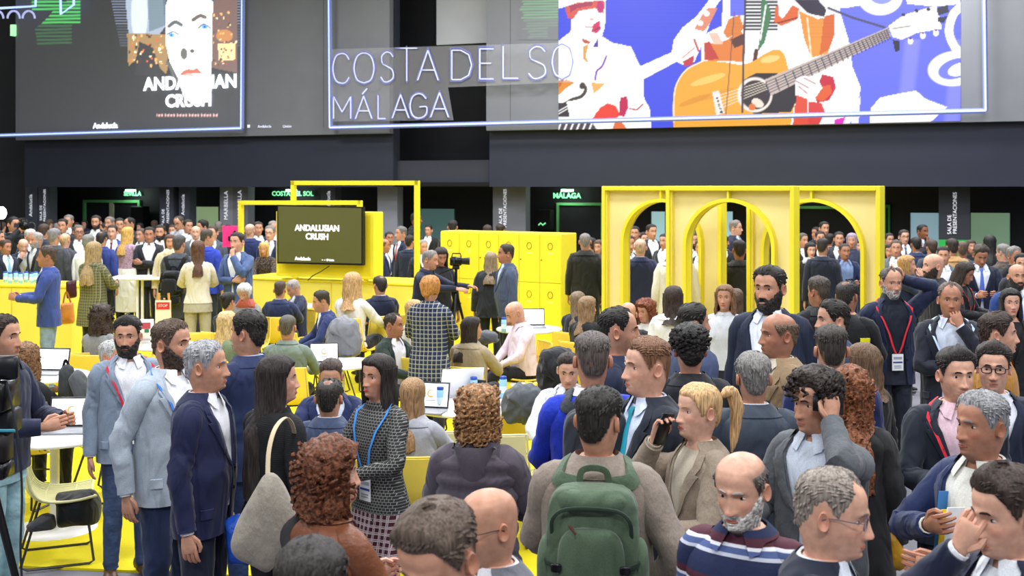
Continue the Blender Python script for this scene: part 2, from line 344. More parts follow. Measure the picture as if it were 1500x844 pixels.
def build_hair(p, root, T, res):
    st = p['hair']
    if st == 'none': return
    col = p['hc']; fem = p['fem']; nz, na = {2: (46, 60), 1: (30, 38), 0: (20, 24)}[res]
    A, Z, P = head_grid(nz, na, fem, -.215); hb = MB(); sd = p['seed']; d = np.degrees(azn(A))
    n1 = sn(P*[1, 1, .5], 60, sd)
    hl = hairline(A, p.get('hi', 0.0)); edge = sm(0, .030, Z-hl)
    side = sm(.03, .08, Z)
    kind = 'curl' if 'curl' in st else 'hair'
    th = None
    if st == 'short': th = (.005+.009*side+.003*n1+.0022*sn(P*[1, .5, .4], 200, sd))*edge
    elif st == 'buzz': th = (.0035+.004*side)*edge
    elif st == 'fade': th = (.003+.016*sm(.045, .09, Z)+.002*n1)*edge
    elif st == 'medium': th = (.007+.013*side+.005*sn(P*[1, .6, .6], 75, sd)+.003*sn(P*[1, .5, .4], 190, sd))*edge
    elif st == 'quiff': th = (.005+.018*side+.014*sm(60, 10, d)*sm(.06, .1, Z)+.003*n1+.003*sn(P*[1, .4, .5], 180, sd))*edge
    elif st == 'balding': th = (.009+.002*n1)*edge*(1-sm(.055, .075, Z-.012*sm(100, 180, d)))*1.0
    elif st == 'spot': th = (.009+.002*n1)*edge*(1-np.exp(-((P[..., 0])**2+(P[..., 1]-.045)**2)/.0017)*sm(.06, .08, Z)*1.3)
    elif st == 'recede': th = (.006+.007*side+.002*n1+.002*sn(P*[1, .5, .4], 200, sd))*sm(0, .028, Z-hl-.012-.018*sm(60, 30, d)*sm(2, 22, d))
    elif st == 'ring': th = (.0065+.0015*n1+.0015*sn(P*[1, .5, .4], 200, sd))*edge*(1-sm(.045, .068, Z))
    elif st == 'curlshort': th = (.024+.014*side+.010*sn(P, 130, sd))*edge
    elif st in ('curlbig', 'curlmid', 'curllong'): th = (.034+.014*sn(P, 90, sd)+.008*sn(P, 190, sd))*sm(0, .012, Z-hl+.012)
    elif st in ('long', 'mid', 'bob', 'pony', 'bun', 'wavy', 'half'): 
        base = .018 if st not in ('pony', 'bun') else .010
        part = .006*np.exp(-(P[..., 0]/.006)**2)*sm(.05, .09, Z)
        th = (base+.0035*sn(P*[1, .5, .5], 100, sd)-part)*sm(0, .012, Z-hl+.008)
    th = np.where(th > .0012, th, 0); shell(hb, A, Z, P, th)
    bk = .165+.02*(p['top'] in ('puffer', 'coat'))
    if res and st in ('ring', 'short', 'medium', 'quiff', 'fade', 'recede', 'spot', 'bob', 'balding'):      # tufts combed over the cap of hair
        rs = np.random.RandomState(sd); n_ = out_n(P); cand = np.argwhere(th > .0055); nk = (260 if res == 2 else 90); L0 = {'medium': .042, 'quiff': .040, 'bob': .05}.get(st, .028)
        if len(cand):
            for i_, j_ in cand[rs.randint(0, len(cand), nk)]:
                q, nn = P[i_, j_], n_[i_, j_]; top_ = sm(.02, .09, q[2])
                dv = np.array([rs.uniform(-.35, .35), 1.0*top_+.45, -1.2*(1-top_)-.1]) if st != 'quiff' else np.array([rs.uniform(-.4, .4)+.5*top_, .7, -1.0*(1-top_)+.15])
                dv = unit(dv-nn*(dv@nn)); L = L0*rs.uniform(.6, 1.2)*(.55+.45*top_); t_ = np.linspace(-.3, .7, 5)[:, None]*L; b_ = th[i_, j_]
                pts = q+nn*(b_*.75+rs.uniform(0, .0025))+dv*t_-nn*(t_**2/.19)+nn*(rs.uniform(0, .05)*t_)
                hb.tube(pts, np.array([.0012, .0042, .0048, .0036, .0008])*(1 if res == 2 else 1.4), 4)
    if res == 0: nn_, rw = 22, 9
    else: nn_, rw = (56, 22) if res == 2 else (34, 14)
    if st == 'long': curtain(hb, .05, p.get('hl', .44), 72, 105, .018, .0075, n=nn_, rows=rw, seed=sd, back=bk+.01, inw=.005)
    if st == 'half': curtain(hb, .05, p.get('hl', .36), 80, 112, .014, .006, n=nn_, rows=rw, seed=sd, back=bk, inw=.01)
    if st == 'wavy': curtain(hb, .05, p.get('hl', .36), 70, 98, .022, .012, n=nn_, rows=rw, seed=sd, back=bk+.005, flare=.012)
    if st == 'mid': curtain(hb, .05, p.get('hl', .24), 66, 85, .020, .008, n=nn_, rows=rw, seed=sd, back=bk-.02, flare=.01)
    if st == 'bob': curtain(hb, .05, p.get('hl', .16), 66, 70, .022, .0045, n=nn_, rows=rw, seed=sd, inw=.022)
    if st == 'curlbig': curtain(hb, .06, p.get('hl', .17), 68, 74, .040, .019, n=nn_, rows=rw, seed=sd, flare=.012)
    if st == 'curlmid': curtain(hb, .06, p.get('hl', .12), 70, 76, .032, .015, n=nn_, rows=rw, seed=sd)
    if st == 'curllong': curtain(hb, .06, p.get('hl', .42), 68, 95, .036, .020, n=nn_, rows=rw, seed=sd, back=bk+.02, flare=.02)
    if st == 'pony':
        L = p.get('hl', .26); b0 = np.array([0, .125, .055])
        path = crm([b0, b0+[0, .05, .015], b0+[.0, .08, -.05], b0+[0, .075, -.14], b0+[0, .05, -L]], 18)
        r = np.interp(np.linspace(0, 1, 18), [0, .15, .5, .85, 1], [.014, .026, .032, .022, .006])
        rg = tube_rings(path, r, 14); rg += .004*sn(rg*[1, 1, .3], 110, sd)[..., None]*np.array([1, 1, 0]); hb.loft(rg)
    if st == 'bun': hb.ell((0, .13, .06), (.04, .035, .038), 14)
    if st.startswith('curl') and res:      # loose locks
        rs = np.random.RandomState(sd); k = 90 if res == 2 else 40
        zlo = {'curlshort': 0.0, 'curlbig': -.15, 'curlmid': -.1, 'curllong': -.38}[st]
        for _ in range(k):
            a = rs.uniform(math.radians(60), 2*PI-math.radians(60)); z = rs.uniform(zlo, .1)
            if st == 'curlshort' and z < .03 : z = rs.uniform(.04, .11); a = rs.uniform(0, 2*PI)
            x, y = head_pt(np.array([a]), np.array([max(z, -.02)]), 0); q = np.array([x[0], y[0], z]); nq = unit(q*[1, 1, .6])
            off = {'curlshort': .034, 'curlbig': .055, 'curlmid': .045, 'curllong': .055}[st]
            q = q+nq*(off-.006); rr = rs.uniform(.009, .015); tt = np.linspace(0, 7.5, 12); ax = unit(np.cross(nq, [0, 0, 1]))
            hb.tube(q+np.outer(np.cos(tt)*rr, nq)+np.outer(np.sin(tt)*rr, ax)+np.outer(-tt*.0045, [0, 0, 1])-np.outer(tt*.0008, nq), np.linspace(.008, .004, 12), 5)
    for i in range(len(hb.v)): hb.v[i] = T(hb.v[i])
    o = hb.obj('hair', mat(col, kind), root); return o
def build_head(mb, p, T, res):
    fem = p['fem']; nz, na = {2: (76, 76), 1: (44, 44), 0: (26, 26)}[res]
    A, Z, P = head_grid(nz, na, fem); sk = np.array(lin(SKIN.get(p['skin'], p['skin']))[:3]); x = P[..., 0]; ax = np.abs(x); d = np.degrees(azn(A))
    col = np.tile(sk, (nz, na, 1)).astype(float)
    def paint(m, c, a):
        nonlocal col; m = (np.clip(m, 0, 1)*a)[..., None]; col = col*(1-m)+np.array(c)*m
    g = lambda x0, z0, sx_, sz_: np.exp(-((ax-x0)/sx_)**2-((Z-z0)/sz_)**2)
    red = sk*[1.06, .80, .74]; fr = (d < 95)
    paint(g(.045, -.03, .022, .018)*fr, red, .5); paint(g(0, -.042, .016, .012)*fr, red, .45)
    paint(g(.031, -.012, .014, .006)*fr, sk*[.78, .66, .62], .45)
    hc = np.array(lin(p['hc'])[:3])
    be = p.get('beard', 0)
    bm = sm(.012, -.012, Z-np.interp(ax, [0, .02, .034, .055, .075], [-.055, -.057, -.066, -.045, .0]))*sm(112, 92, d)*sm(-.165, -.135, Z)
    lip = np.exp(-((ax)/.024)**4-((Z+.0735)/.009)**4)*fr; bm = bm*(1-lip)*(1-np.exp(-(ax/.010)**2-((Z+.089)/.006)**2)*.4)
    bc = np.array(lin(p.get('bc', p['hc']))[:3])
    if be: paint(bm, sk*.35+bc*.65 if be > 1 else sk*.7+bc*.3, .95)
    elif not fem: paint(bm, sk*[.72, .70, .72], .35)
    st = p['hair']
    if st in ('ring',): paint(sm(-.006, .014, Z-hairline(A, 0))*(1-sm(.05, .085, Z)), hc*.8+sk*.1, .7)
    if st not in ('none', 'ring', 'balding', 'recede'): paint(sm(-.006, .014, Z-hairline(A, p.get('hi', 0))), hc*.8+sk*.1, .85)
    if st in ('none', 'ring', 'balding', 'buzz', 'spot'):
        paint(sm(0, .02, Z-hairline(A, .01)), sk*.8+hc*.2, {'none': .25, 'ring': .4, 'balding': .2, 'buzz': .8, 'spot': .4}[st])
    mb.loft(T(P.reshape(-1, 3)).reshape(P.shape), cap1=True, col=col.reshape(-1, 3))
    # ears
    for sg in ((-1, 1) if p['hair'] not in ('long', 'mid', 'bob', 'wavy', 'half', 'curlbig', 'curlmid', 'curllong') else ()):
        u = np.linspace(0, 2*PI, 16, endpoint=False); R = []
        for rr, o in ((1.0, 0), (1.05, .010), (.92, .016), (.70, .013), (.35, .006)):
            ex = .0155*np.cos(u)*rr; ez = (.0285*np.sin(u)-.002*np.cos(2*u))*rr
            X = .0715+o+.004*(ex/.017)*1.6*(rr > .6)
            R.append(np.stack([sg*(X+0*u), .016+ex+.12*ez, -.010+ez], 1))
        mb.loft(T(np.array(R).reshape(-1, 3)).reshape(5, 16, 3), col=sk*[.98, .86, .82])
    # eyes, lashes, brows, lips
    if True:
        n = 10 if res == 2 else 6
        dn = p.get('eyes', 0)      # 1 = looking down
        for sg in (-1, 1):
            cx = sg*.031
            xx, yy = head_pt(np.array([math.atan2(cx, .075)]), np.array([.001]), fem); y0 = yy[0]
            def E(c, r, mi, cc=None):
                k = MB(); k.ell(c, r, n*2 if res == 2 else 8, 0)
                mb.add(T(k.v[0]), k.f, mi, cc)
            yf = y0+.003
            E((cx, yf, -.0005), (.0140, .0050, .0054-.002*dn), 1)
            E((cx+.001*sg, yf-.0035, -.0008-.001*dn), (.0058, .0030, .0050-.0015*dn), 2)
            for (dz, th, wd, mi, hh) in ((.0052-.002*dn, .0019, .016, 2, .004), (.0090, .0038, .018, 0, .0045), (-.0068, .0022, .015, 0, -.003)):
                q = np.array([(cx+t*wd, yf-.003+.010*abs(t)**2*(1.0), dz-hh*t*t) for t in np.linspace(-1, 1, 7)])
                rg = tube_rings(q, [th*.5, th*.9, th, th, th, th*.9, th*.5], 6); mb.add(T(rg.reshape(-1, 3)), MBf(7, 6), mi, sk*.93)
            q = []
            for t in np.linspace(-1, 1, 8):
                bx = cx+t*.021+sg*.002; bz = .0215+.003*(1-t*t)+.0025*(t*sg if fem else 0)-.002*(t*sg > .6)
                a_, b_ = head_pt(np.array([math.atan2(bx, .085)]), np.array([bz]), fem); q.append((a_[0], b_[0]-.0015, bz))
            t_ = .0040 if not fem else .0028
            rg = tube_rings(q, [t_*.5, t_*.9, t_, t_, t_, t_, t_*.8, t_*.4], 6, up=(0, -1, 0), flat=.55); mb.add(T(rg.reshape(-1, 3)), MBf(8, 6), 3)
        xs = np.linspace(-1, 1, 9); op = p.get('smile', 0)
        lc = np.array(lin('b0524e' if fem else 'a8685a')[:3])*min(1, sk[0]*1.9)
        for up_ in (1, -1):
            q = []
            for t in xs:
                bx = t*(.024+.004*op); zz_ = -.0725+up_*(.0032+.0045*op)*(1-t*t)-.0012*t*t+.004*op*t*t
                a_, b_ = head_pt(np.array([math.atan2(bx, .09)]), np.array([zz_]), fem); q.append((bx, b_[0]-.001, zz_))
            r_ = np.array([.2, .6, .85, 1, .92, 1, .85, .6, .2])*(.0042 if fem else .0032)
            rg = tube_rings(q, r_, 6); mb.add(T(rg.reshape(-1, 3)), MBf(9, 6), 0, lc)
        if op: 
            k = MB(); k.ell((0, -.0925, -.0725), (.019, .004, .0055), 12); mb.add(T(k.v[0]), k.f, 1)
        else:
            q = [(t*.023, head_pt(np.array([math.atan2(t*.023, .09)]), np.array([-.0725]), fem)[1][0]-.0025+.0005, -.0725-.001*t*t) for t in xs]
            rg = tube_rings(q, .0009, 4); mb.add(T(rg.reshape(-1, 3)), MBf(9, 4), 2)
    if be > 1:
        b2 = MB(); thk = {2: .0035, 3: .0095}[be]; nz2, na2 = (60, 60) if res == 2 else (34, 34)
        A2, Z2, P2 = head_grid(nz2, na2, fem); ax2 = np.abs(P2[..., 0]); d2 = np.degrees(azn(A2))
        m2 = sm(.010, -.010, Z2-np.interp(ax2, [0, .02, .034, .055, .075], [-.054, -.056, -.066, -.048, -.004]))*sm(108, 92, d2)*sm(-.150, -.125, Z2)
        m2 = m2*(1-np.exp(-((ax2)/.021)**4-((Z2+.0735)/.0075)**4)*(d2 < 90))
        chin = 1+.5*np.exp(-(ax2/.04)**2)*sm(-.085, -.11, Z2)
        th = (thk*(1+.35*sn(P2, 160, p['seed'])))*m2*chin; th = np.where(m2 > .25, th, 0)
        shell(b2, A2, Z2, P2, th)
        for i in range(len(b2.v)): b2.v[i] = T(b2.v[i])
        return b2
    return None
def MBf(nr, nc):
    i = np.arange(nr-1)[:, None]*nc; j = np.arange(nc)[None, :]; j2 = (j+1) % nc
    return np.stack([i+j, i+j2, i+nc+j2, i+nc+j], -1).reshape(-1, 4)
# torso tables (for 1.75 m)
_TZ = [.30, .60, .80, .90, .97, 1.05, 1.16, 1.26, 1.34, 1.39, 1.425, 1.452, 1.475, 1.50, 1.54]
TM = ([.21, .195, .185, .180, .172, .160, .168, .186, .196, .190, .165, .110, .074, .064, .060],
      [.13, .125, .120, .118, .115, .115, .116, .120, .116, .104, .088, .074, .062, .054, .050],
      [.14, .130, .122, .118, .108, .098, .100, .108, .114, .112, .104, .090, .074, .066, .062])
TF = ([.24, .215, .192, .185, .170, .140, .142, .160, .168, .166, .146, .096, .064, .054, .050],
      [.14, .130, .115, .112, .105, .100, .116, .136, .118, .100, .082, .068, .055, .047, .044],
      [.14, .135, .128, .122, .105, .088, .090, .098, .102, .100, .094, .082, .066, .057, .053])
_tz = np.linspace(.30, 1.54, 249)
def _st(a): y = np.interp(_tz, _TZ, a); p = np.pad(y, 5, mode='edge'); return np.convolve(p, np.ones(11)/11, 'valid')
TM = [_st(a) for a in TM]; TF = [_st(a) for a in TF]
def torso_pt(az, z, off, fem, drape=0.0, fat=0.0):
    t = TF if fem else TM
    a, f, b = [np.interp(z, _tz, q) for q in t]
    if drape:
        am = np.maximum(a, np.where(z < 1.3, drape*np.interp(1.30, _tz, t[0]), 0)); a = am
        f = np.maximum(f, np.where(z < 1.25, .97*drape*np.interp(1.25, _tz, t[1]), 0)); b = np.maximum(b, np.where(z < 1.25, .95*drape*np.interp(1.3, _tz, t[2]), 0))
    belly = fat*np.exp(-((z-1.08)/.16)**2)
    a = a+off+belly*.5; f = f+off+belly; b = b+off
    e = 2.35; c, s_ = np.cos(az), np.sin(az)
    x = a*np.sign(s_)*np.abs(s_)**(2/e); y = -np.where(c > 0, f, b)*np.sign(c)*np.abs(c)**(2/e)
    y = y+.004-.016*sm(1.44, 1.50, z)
    return np.stack(np.broadcast_arrays(x, y, z), -1)
POSE = {  # wrist (x sign-relative, y, z), elbow pole, finger dir, thumb dir, palm hint, curl
 'down':   ((.245, -.015, .86), (.6, 1, 0), (0.02, -.10, -1), (0, -1, 0), (-1, 0, 0), .45),
 'down2':  ((.25, .05, .88), (.4, 1, 0), (0, .05, -1), (0, -1, 0), (-1, 0, 0), .5),
 'swing':  ((.25, -.20, .93), (.4, 1, -.2), (0, -.4, -1), (0, -1, -.4), (-1, 0, 0), .5),
 'pocket': ((.20, -.06, .95), (1, .9, 0), (-.1, -.35, -1), (-.3, -1, 0), (-1, 0, 0), .2),
 'hip':    ((.19, -.02, 1.00), (1, .3, 0), (-.5, -.6, -.6), (0, .5, -1), (-1, 0, 0), .3),
 'ear':    ((.125, -.085, 1.555), (1, -.6, -1), (-.15, .25, 1), (-.3, -1, 0), (-1, .1, 0), .75),
 'mouth':  ((.075, -.205, 1.475), (.8, -.2, -1), (-.2, .25, 1), (0.2, .9, .3), (-.3, 1, .2), .8),
 'chin':   ((.055, -.185, 1.44), (.8, -.1, -1), (-.35, .35, 1), (-.6, .3, .6), (-.3, 1, .2), 1.1),
 'face':   ((.05, -.17, 1.50), (.8, -.2, -1), (-.35, .2, 1), (-.6, .3, .6), (-.3, 1, .2), .9),
 'hold':   ((.115, -.33, 1.14), (.8, .8, -.6), (-.45, -1, .25), (-.2, -.2, 1), (-1, .3, .2), .8),
 'hold2':  ((.06, -.27, 1.10), (1, .5, -.4), (-1, -.3, .1), (0, -.3, 1), (-.2, 1, .0), .8),
 'chest':  ((.05, -.25, 1.25), (1, .1, -.6), (-1, -.25, .3), (0, -.3, 1), (-.3, 1, 0), .6),
 'cross':  ((-.09, -.205, 1.19), (1, 0, -.6), (-1, .15, .05), (0, -.2, 1), (0, 1, 0), .5),
 'cross2': ((-.05, -.17, 1.14), (1, 0, -.6), (-1, .2, .1), (0, -.2, 1), (0, 1, 0), .5),
 'table':  ((.16, -.40, 1.13), (.9, .5, -.5), (-.3, -1, 0), (-1, -.2, .1), (0, 0, -1), .4),
 'table2': ((.06, -.38, 1.13), (1, .4, -.5), (-.8, -.6, 0), (-.4, 1, .1), (0, 0, -1), .5),
 'reach':  ((.20, -.52, 1.36), (.8, .3, -1), (0, -1, .1), (-1, 0, .4), (0, 0, -1), .8),
 'raise':  ((.10, -.05, 1.66), (1, -.35, .05), (-.8, .25, .6), (0, -.5, 1), (-.2, 1, 0), .5),
 'cam':    ((.07, -.24, 1.52), (1, .2, -.8), (-.4, -.8, .3), (0, .3, 1), (-1, 0, 0), .8),
 'lap':    ((.10, -.34, 1.06), (1, .4, -.3), (-.3, -1, -.1), (-1, .2, .1), (0, 0, -1), .5),
 'back':   ((.05, .17, 1.02), (1, .6, 0), (-1, 0, 0), (0, 0, 1), (0, 1, 0), .5),
}
def hand(mb, W, d, t, n_hint, curl, sg, col, res, T, k=1.0, grip=False):
    d = unit(d); t = np.asarray(t, float); t = unit(t-d*(t@d)); n = np.cross(d, t)
    if n @ np.asarray(n_hint, float) < 0: n = -n
    R = []; m = 10 if res == 2 else 6
    a = np.linspace(0, 2*PI, m, endpoint=False)
    for q, wt, wn in ((-.025, .026, .021), (0, .027, .020), (.025, .036, .018), (.06, .041, .016), (.088, .040, .013), (.096, .034, .008)):
        R.append(W+d*q+np.outer(np.cos(a)*wt*.95, t)+np.outer(np.sin(a)*wn, n))
    mb.add(T(np.array(R).reshape(-1, 3)), MBf(6, m).tolist()+[list(range(m))[::-1], [5*m+q for q in range(m)]], 0, col)
    fs = 6 if res == 2 else 4
    for i, (o, L) in enumerate(((.030, .070), (.0105, .079), (-.0095, .073), (-.029, .057))):
        c = curl*(1+.12*i); p0 = W+d*.082+t*o; ang = c*.35; pts = [p0-d*.02, p0]; sp = t*(.05*(1.2-i*.8))
        cur = p0
        for seg, fr in enumerate((.45, .32, .23)):
            dv = d*math.cos(ang)+n*math.sin(ang)+sp*.5; cur = cur+unit(dv)*L*fr*1.05; pts.append(cur); ang += c*.85
        rg = tube_rings(pts, [.0095, .0100, .0092, .0082, .0055], fs); mb.add(T(rg.reshape(-1, 3)), MBf(5, fs).tolist()+[list(range(fs))[::-1], [4*fs+q for q in range(fs)]], 0, np.array(col)*[1.0, .93, .91])
    p0 = W+d*.018+t*.022; pts = [p0, W+d*.045+t*.047+n*.006, W+d*.075+t*(.058-.012*curl)+n*(.008+.012*curl), W+d*.098+t*(.056-.03*curl)+n*(.010+.022*curl)]
    rg = tube_rings(pts, [.014, .0125, .0105, .0065], fs); mb.add(T(rg.reshape(-1, 3)), MBf(4, fs).tolist()+[list(range(fs))[::-1], [3*fs+q for q in range(fs)]], 0, col)
    return d, t, n
SHOE = {}
def shoe_mesh(col):
    if col in SHOE: return SHOE[col]
    mb = MB(); R = []; a = np.linspace(0, 2*PI, 10, endpoint=False)
    for y, w_, h, zc in ((.085, .022, .03, .05), (.075, .036, .05, .055), (.03, .040, .052, .055), (-.03, .043, .040, .042), (-.09, .050, .028, .031), (-.15, .042, .020, .024), (-.18, .022, .012, .018)):
        R.append([(w_*math.cos(q), y, max(0.002, zc+h*math.sin(q))) for q in a])
    mb.loft(R); o = mb.obj('shoe', mat(col, 'leather', .4)); me = o.data; bpy.data.objects.remove(o); SHOE[col] = me; return me
PEOPLE = []
def person(x, y, s, yaw, label, **kw):
    p = dict(sex='m', hair='short', hc='241a15', skin='b', top='suit', tc='1b2236', kind='fold', shirt='dfe4ec', tie=None, legs='1d2230', lkind='fold', R='down', L='down', hy=0, hp=0, hr=0, sit=False,
             lean=0, beard=0, glasses=None, lan=None, badge=True, fat=0.0, shoe='1a1512', tgap=0, ktie=None)
    p.update(kw); p['fem'] = 1 if p['sex'] == 'f' else 0; p['seed'] = len(PEOPLE)+3
    res = 2 if s > 225 else (1 if s > 112 else 0)
    sit = p['sit']; lo_, hi_ = (1.14, 1.50) if sit else (1.50, 2.02); best = None
    for f_ in (1, .97, 1.03, .94, 1.06, .91, 1.09, .88, 1.12, .85):      # stand clear of the neighbours: a little nearer or farther on the same line of sight
        s2 = s*f_; H_ = HC-(y-HZ)/s2
        if f_ != 1 and not lo_ < H_ < hi_: continue
        dd = min([math.hypot((x-750)/s2-q['loc'][0], F/s2-q['loc'][1]) for q in PEOPLE] or [9])
        if dd > (.50 if s < 200 else .30): best = s2; break
        if best is None or dd > bd: best, bd = s2, dd
    s = best; H = HC-(y-HZ)/s; base = 1.31 if sit else 1.75; k = H/base
    if not (.86 < k < 1.12): print('HEIGHT', round(H, 2), round(k, 2), label)
    rz = math.radians(yaw); lean = math.radians(p['lean']); dz = -.44 if sit else 0.0
    hipz = .93; fem = p['fem']
    def U(v):      # lean of the upper body about the hips, then the drop of a seated body
        v = np.asarray(v, float).copy(); sh = v.shape; v = v.reshape(-1, 3)
        if lean:
            wgt = sm(hipz-.08, hipz+.25, v[:, 2])*lean; y_, z_ = v[:, 1], v[:, 2]-hipz; c, s_ = np.cos(wgt), np.sin(wgt)
            v[:, 1], v[:, 2] = y_*c-z_*s_, hipz+y_*s_+z_*c
        v[:, 2] += dz; return (v*k).reshape(sh)
    hy, hp, hr = math.radians(p['hy']), math.radians(p['hp']), math.radians(p['hr'])
    HO = np.array([0, -.022, 1.632])
    Rz = np.array([[math.cos(hy), -math.sin(hy), 0], [math.sin(hy), math.cos(hy), 0], [0, 0, 1]])
    Rx = np.array([[1, 0, 0], [0, math.cos(hp), -math.sin(hp)], [0, math.sin(hp), math.cos(hp)]])
    Ry = np.array([[math.cos(hr), 0, math.sin(hr)], [0, 1, 0], [-math.sin(hr), 0, math.cos(hr)]])
    RH = Rz@Rx@Ry; hs = p.get('hs', 1.03)*(.97 if fem else 1.0)
    def T(v):
        v = np.asarray(v, float); wgt = sm(-.20, -.10, v[:, 2])[:, None]
        piv = np.array([0, .02, -.10]); q = (v-piv)@RH.T+piv; r = v*(1-wgt)+q*wgt
        r = r*np.array([hs, hs, hs])*1.0
        r[:, 2] += .118*(1-hs)
        return U(r+HO)
    def Th(v):      # hair hangs: rotate fully near the head, only yaw below
        v = np.asarray(v, float); wgt = sm(-.26, -.08, v[:, 2])[:, None]
        piv = np.array([0, .02, -.10]); q = (v-piv)@RH.T+piv
        low = (v-piv)@(Rz.T if abs(p['hy']) < 40 else Rz.T)+piv; r = low*(1-wgt)+q*wgt; r = r*hs; r[:, 2] += .118*(1-hs)
        return U(r+HO)
    # root placement so that the head lands on its column
    hc_ = T(np.array([[0, .01, .03]]))[0]; tp = T(np.array([[0, .02, .118]]))[0][2]
    kk = H/tp; k = k*kk if not sit else k*(H/tp)
    hc_ = T(np.array([[0, .01, .03]]))[0]
    X = (x-750)/s; Y = F/s; cz, sz = math.cos(rz), math.sin(rz)
    rx = X-(cz*hc_[0]-sz*hc_[1]); ry = Y-(sz*hc_[0]+cz*hc_[1])
    root = empty('person', (rx, ry, 0), rz, label, 'person'); 
    if p.get('group'): root['group'] = p['group']
    skc = np.array(lin(SKIN.get(p['skin'], p['skin']))[:3])
    body = MB(); beard = build_head(body, p, T, res)
    # torso under the clothes, continuing the neck
    zs = np.linspace(1.50, .86, 12); az = np.linspace(0, 2*PI, 24 if res else 14, endpoint=False); A_, Z_ = np.meshgrid(az, zs)
    tp_ = torso_pt(A_, Z_.T if False else Z_, -.004, fem); body.loft(U(tp_.reshape(-1, 3)).reshape(tp_.shape), col=skc)
    info = {'root': root, 'k': k, 'rz': rz}
    # arms
    jm = {'suit': .018, 'coat': .022, 'puffer': .036, 'sweater': .013, 'shirt': .010, 'blouse': .010, 'polo': .010, 'dress': .008, 'tee': .010}[p['top']]
    slv = MB(); cuff = MB(); short = p.get('short', p['top'] in ('polo', 'tee'))
    S0 = .168 if not fem else .148
    for sg, key in ((1, 'L'), (-1, 'R')):      # facing -y, the left hand is on +x
        w0, pole, dd, tt, nh, curl = POSE[p[key]] if isinstance(p[key], str) else p[key]
        m = np.array([sg, 1, 1.]); Wr = np.array(w0)*m; S = np.array([sg*S0, .004, 1.395]); pole = unit(np.array(pole)*m)
        l1, l2 = .285, .262
        if fem: l1, l2 = .27, .25
        D = Wr-S; dist = np.linalg.norm(D)
        if dist > l1+l2-.004: Wr = S+D/dist*(l1+l2-.004); D = Wr-S; dist = l1+l2-.004
        c = (l1*l1-l2*l2+dist*dist)/(2*dist); hgt = math.sqrt(max(0, l1*l1-c*c)); u = D/dist; pn = unit(pole-u*(pole@u)); E = S+u*c+pn*hgt
        fd = unit(Wr-E)
        if p[key] in ('down', 'down2', 'swing', 'pocket'): dd_ = unit(fd+.35*np.array(dd)*m)
        else: dd_ = np.array(dd)*m
        col = skc
        if p[key] != 'pocket' or True: d_, t_, n_ = hand(body, Wr+unit(fd)*.012, dd_, np.array(tt)*m, np.array(nh)*m, curl, sg, col, res, U)
        info['L' if sg > 0 else 'R'] = (Wr, d_, t_, n_)
        ns = {2: 20, 1: 13, 0: 8}[res]; nr_ = {2: 16, 1: 12, 0: 8}[res]
        path = crm([S*[.62, 1, 1]+[0, 0, .018], S+[sg*.006, 0, -.012], S*.45+E*.55, E, E*.5+Wr*.5, Wr+fd*.004], ns)
        rad = crm([.050, .062 if not fem else .053, .050, .044, .037, .029], ns)[:, 0]
        # skin arm
        rg = tube_rings(path, rad-.006, 8); rg = rg[:]; body.add(U(rg.reshape(-1, 3)), MBf(ns, 8), 0, skc)
        # sleeve
        rad2 = rad+jm*.85; uu = np.linspace(0, 1, ns)
        amp = {'puffer': .003, 'sweater': .004, 'suit': .0045, 'coat': .005}.get(p['top'], .004)
        n_end = ns if not short else int(ns*.50)
        rg = tube_rings(path, rad2, nr_)
        if res:
            bend = np.exp(-((uu-.55)/.16)**2)+.35*np.exp(-((uu-.92)/.08)**2)+.25
            ph = np.arange(nr_)*2*PI/nr_
            ruf = amp*(bend[:, None]*np.sin(uu[:, None]*58+1.6*np.sin(ph[None, :]+p['seed'])+1.1*np.sin(2*ph[None, :])))
            if p['top'] == 'puffer': ruf = ruf+.007*np.abs(np.sin(uu[:, None]*PI*7))
            rg = path[:, None, :]+(rg-path[:, None, :])*(1+ruf/rad2[:, None])[..., None]
        rg = rg[:n_end]
        # thickness at the cuff
        c0 = path[n_end-1]; rg = np.concatenate([rg, (c0+(rg[-1]-c0)*.80)[None], (path[max(0, n_end-3)]+(rg[-1]-c0)*.78)[None]])
        slv.loft(U(rg.reshape(-1, 3)).reshape(rg.shape), cap1=False, cap0=False)
        if p['top'] in ('suit', 'coat') and res:
            q = np.array([Wr-fd*.03, Wr+fd*.016]); rr = tube_rings(q, .0335, 10); rr = np.concatenate([rr, (q[1]+(rr[1]-q[1])*.85)[None]]); cuff.loft(U(rr.reshape(-1, 3)).reshape(rr.shape), cap0=False, cap1=False)
        elif p['top'] in ('sweater', 'puffer', 'blouse', 'shirt') and res and not short:
            q = np.array([Wr-fd*.035, Wr-fd*.01, Wr+fd*.012]); rr = tube_rings(q, [.030+jm*.5, .033+jm*.5, .030+jm*.5], 10); slv.loft(U(rr.reshape(-1, 3)).reshape(rr.shape), cap0=False, cap1=False)
    eyem = [mat('c', 'skin', .45) if False else MSKIN, mat('c4bcb8', 'plain', .3), mat('1c1410', 'plain', .15), mat(p.get('bc', p['hc']) if p['hair'] != 'none' else p.get('bc', '3a2e28'), 'plain', .8)]
    # legs
    hips = MB(); leg = MB(); sz_l = {2: 14, 1: 10, 0: 7}[res]; nlr = {2: 14, 1: 10, 0: 8}[res]
    feet = []
    st = p.get('stance', 0)
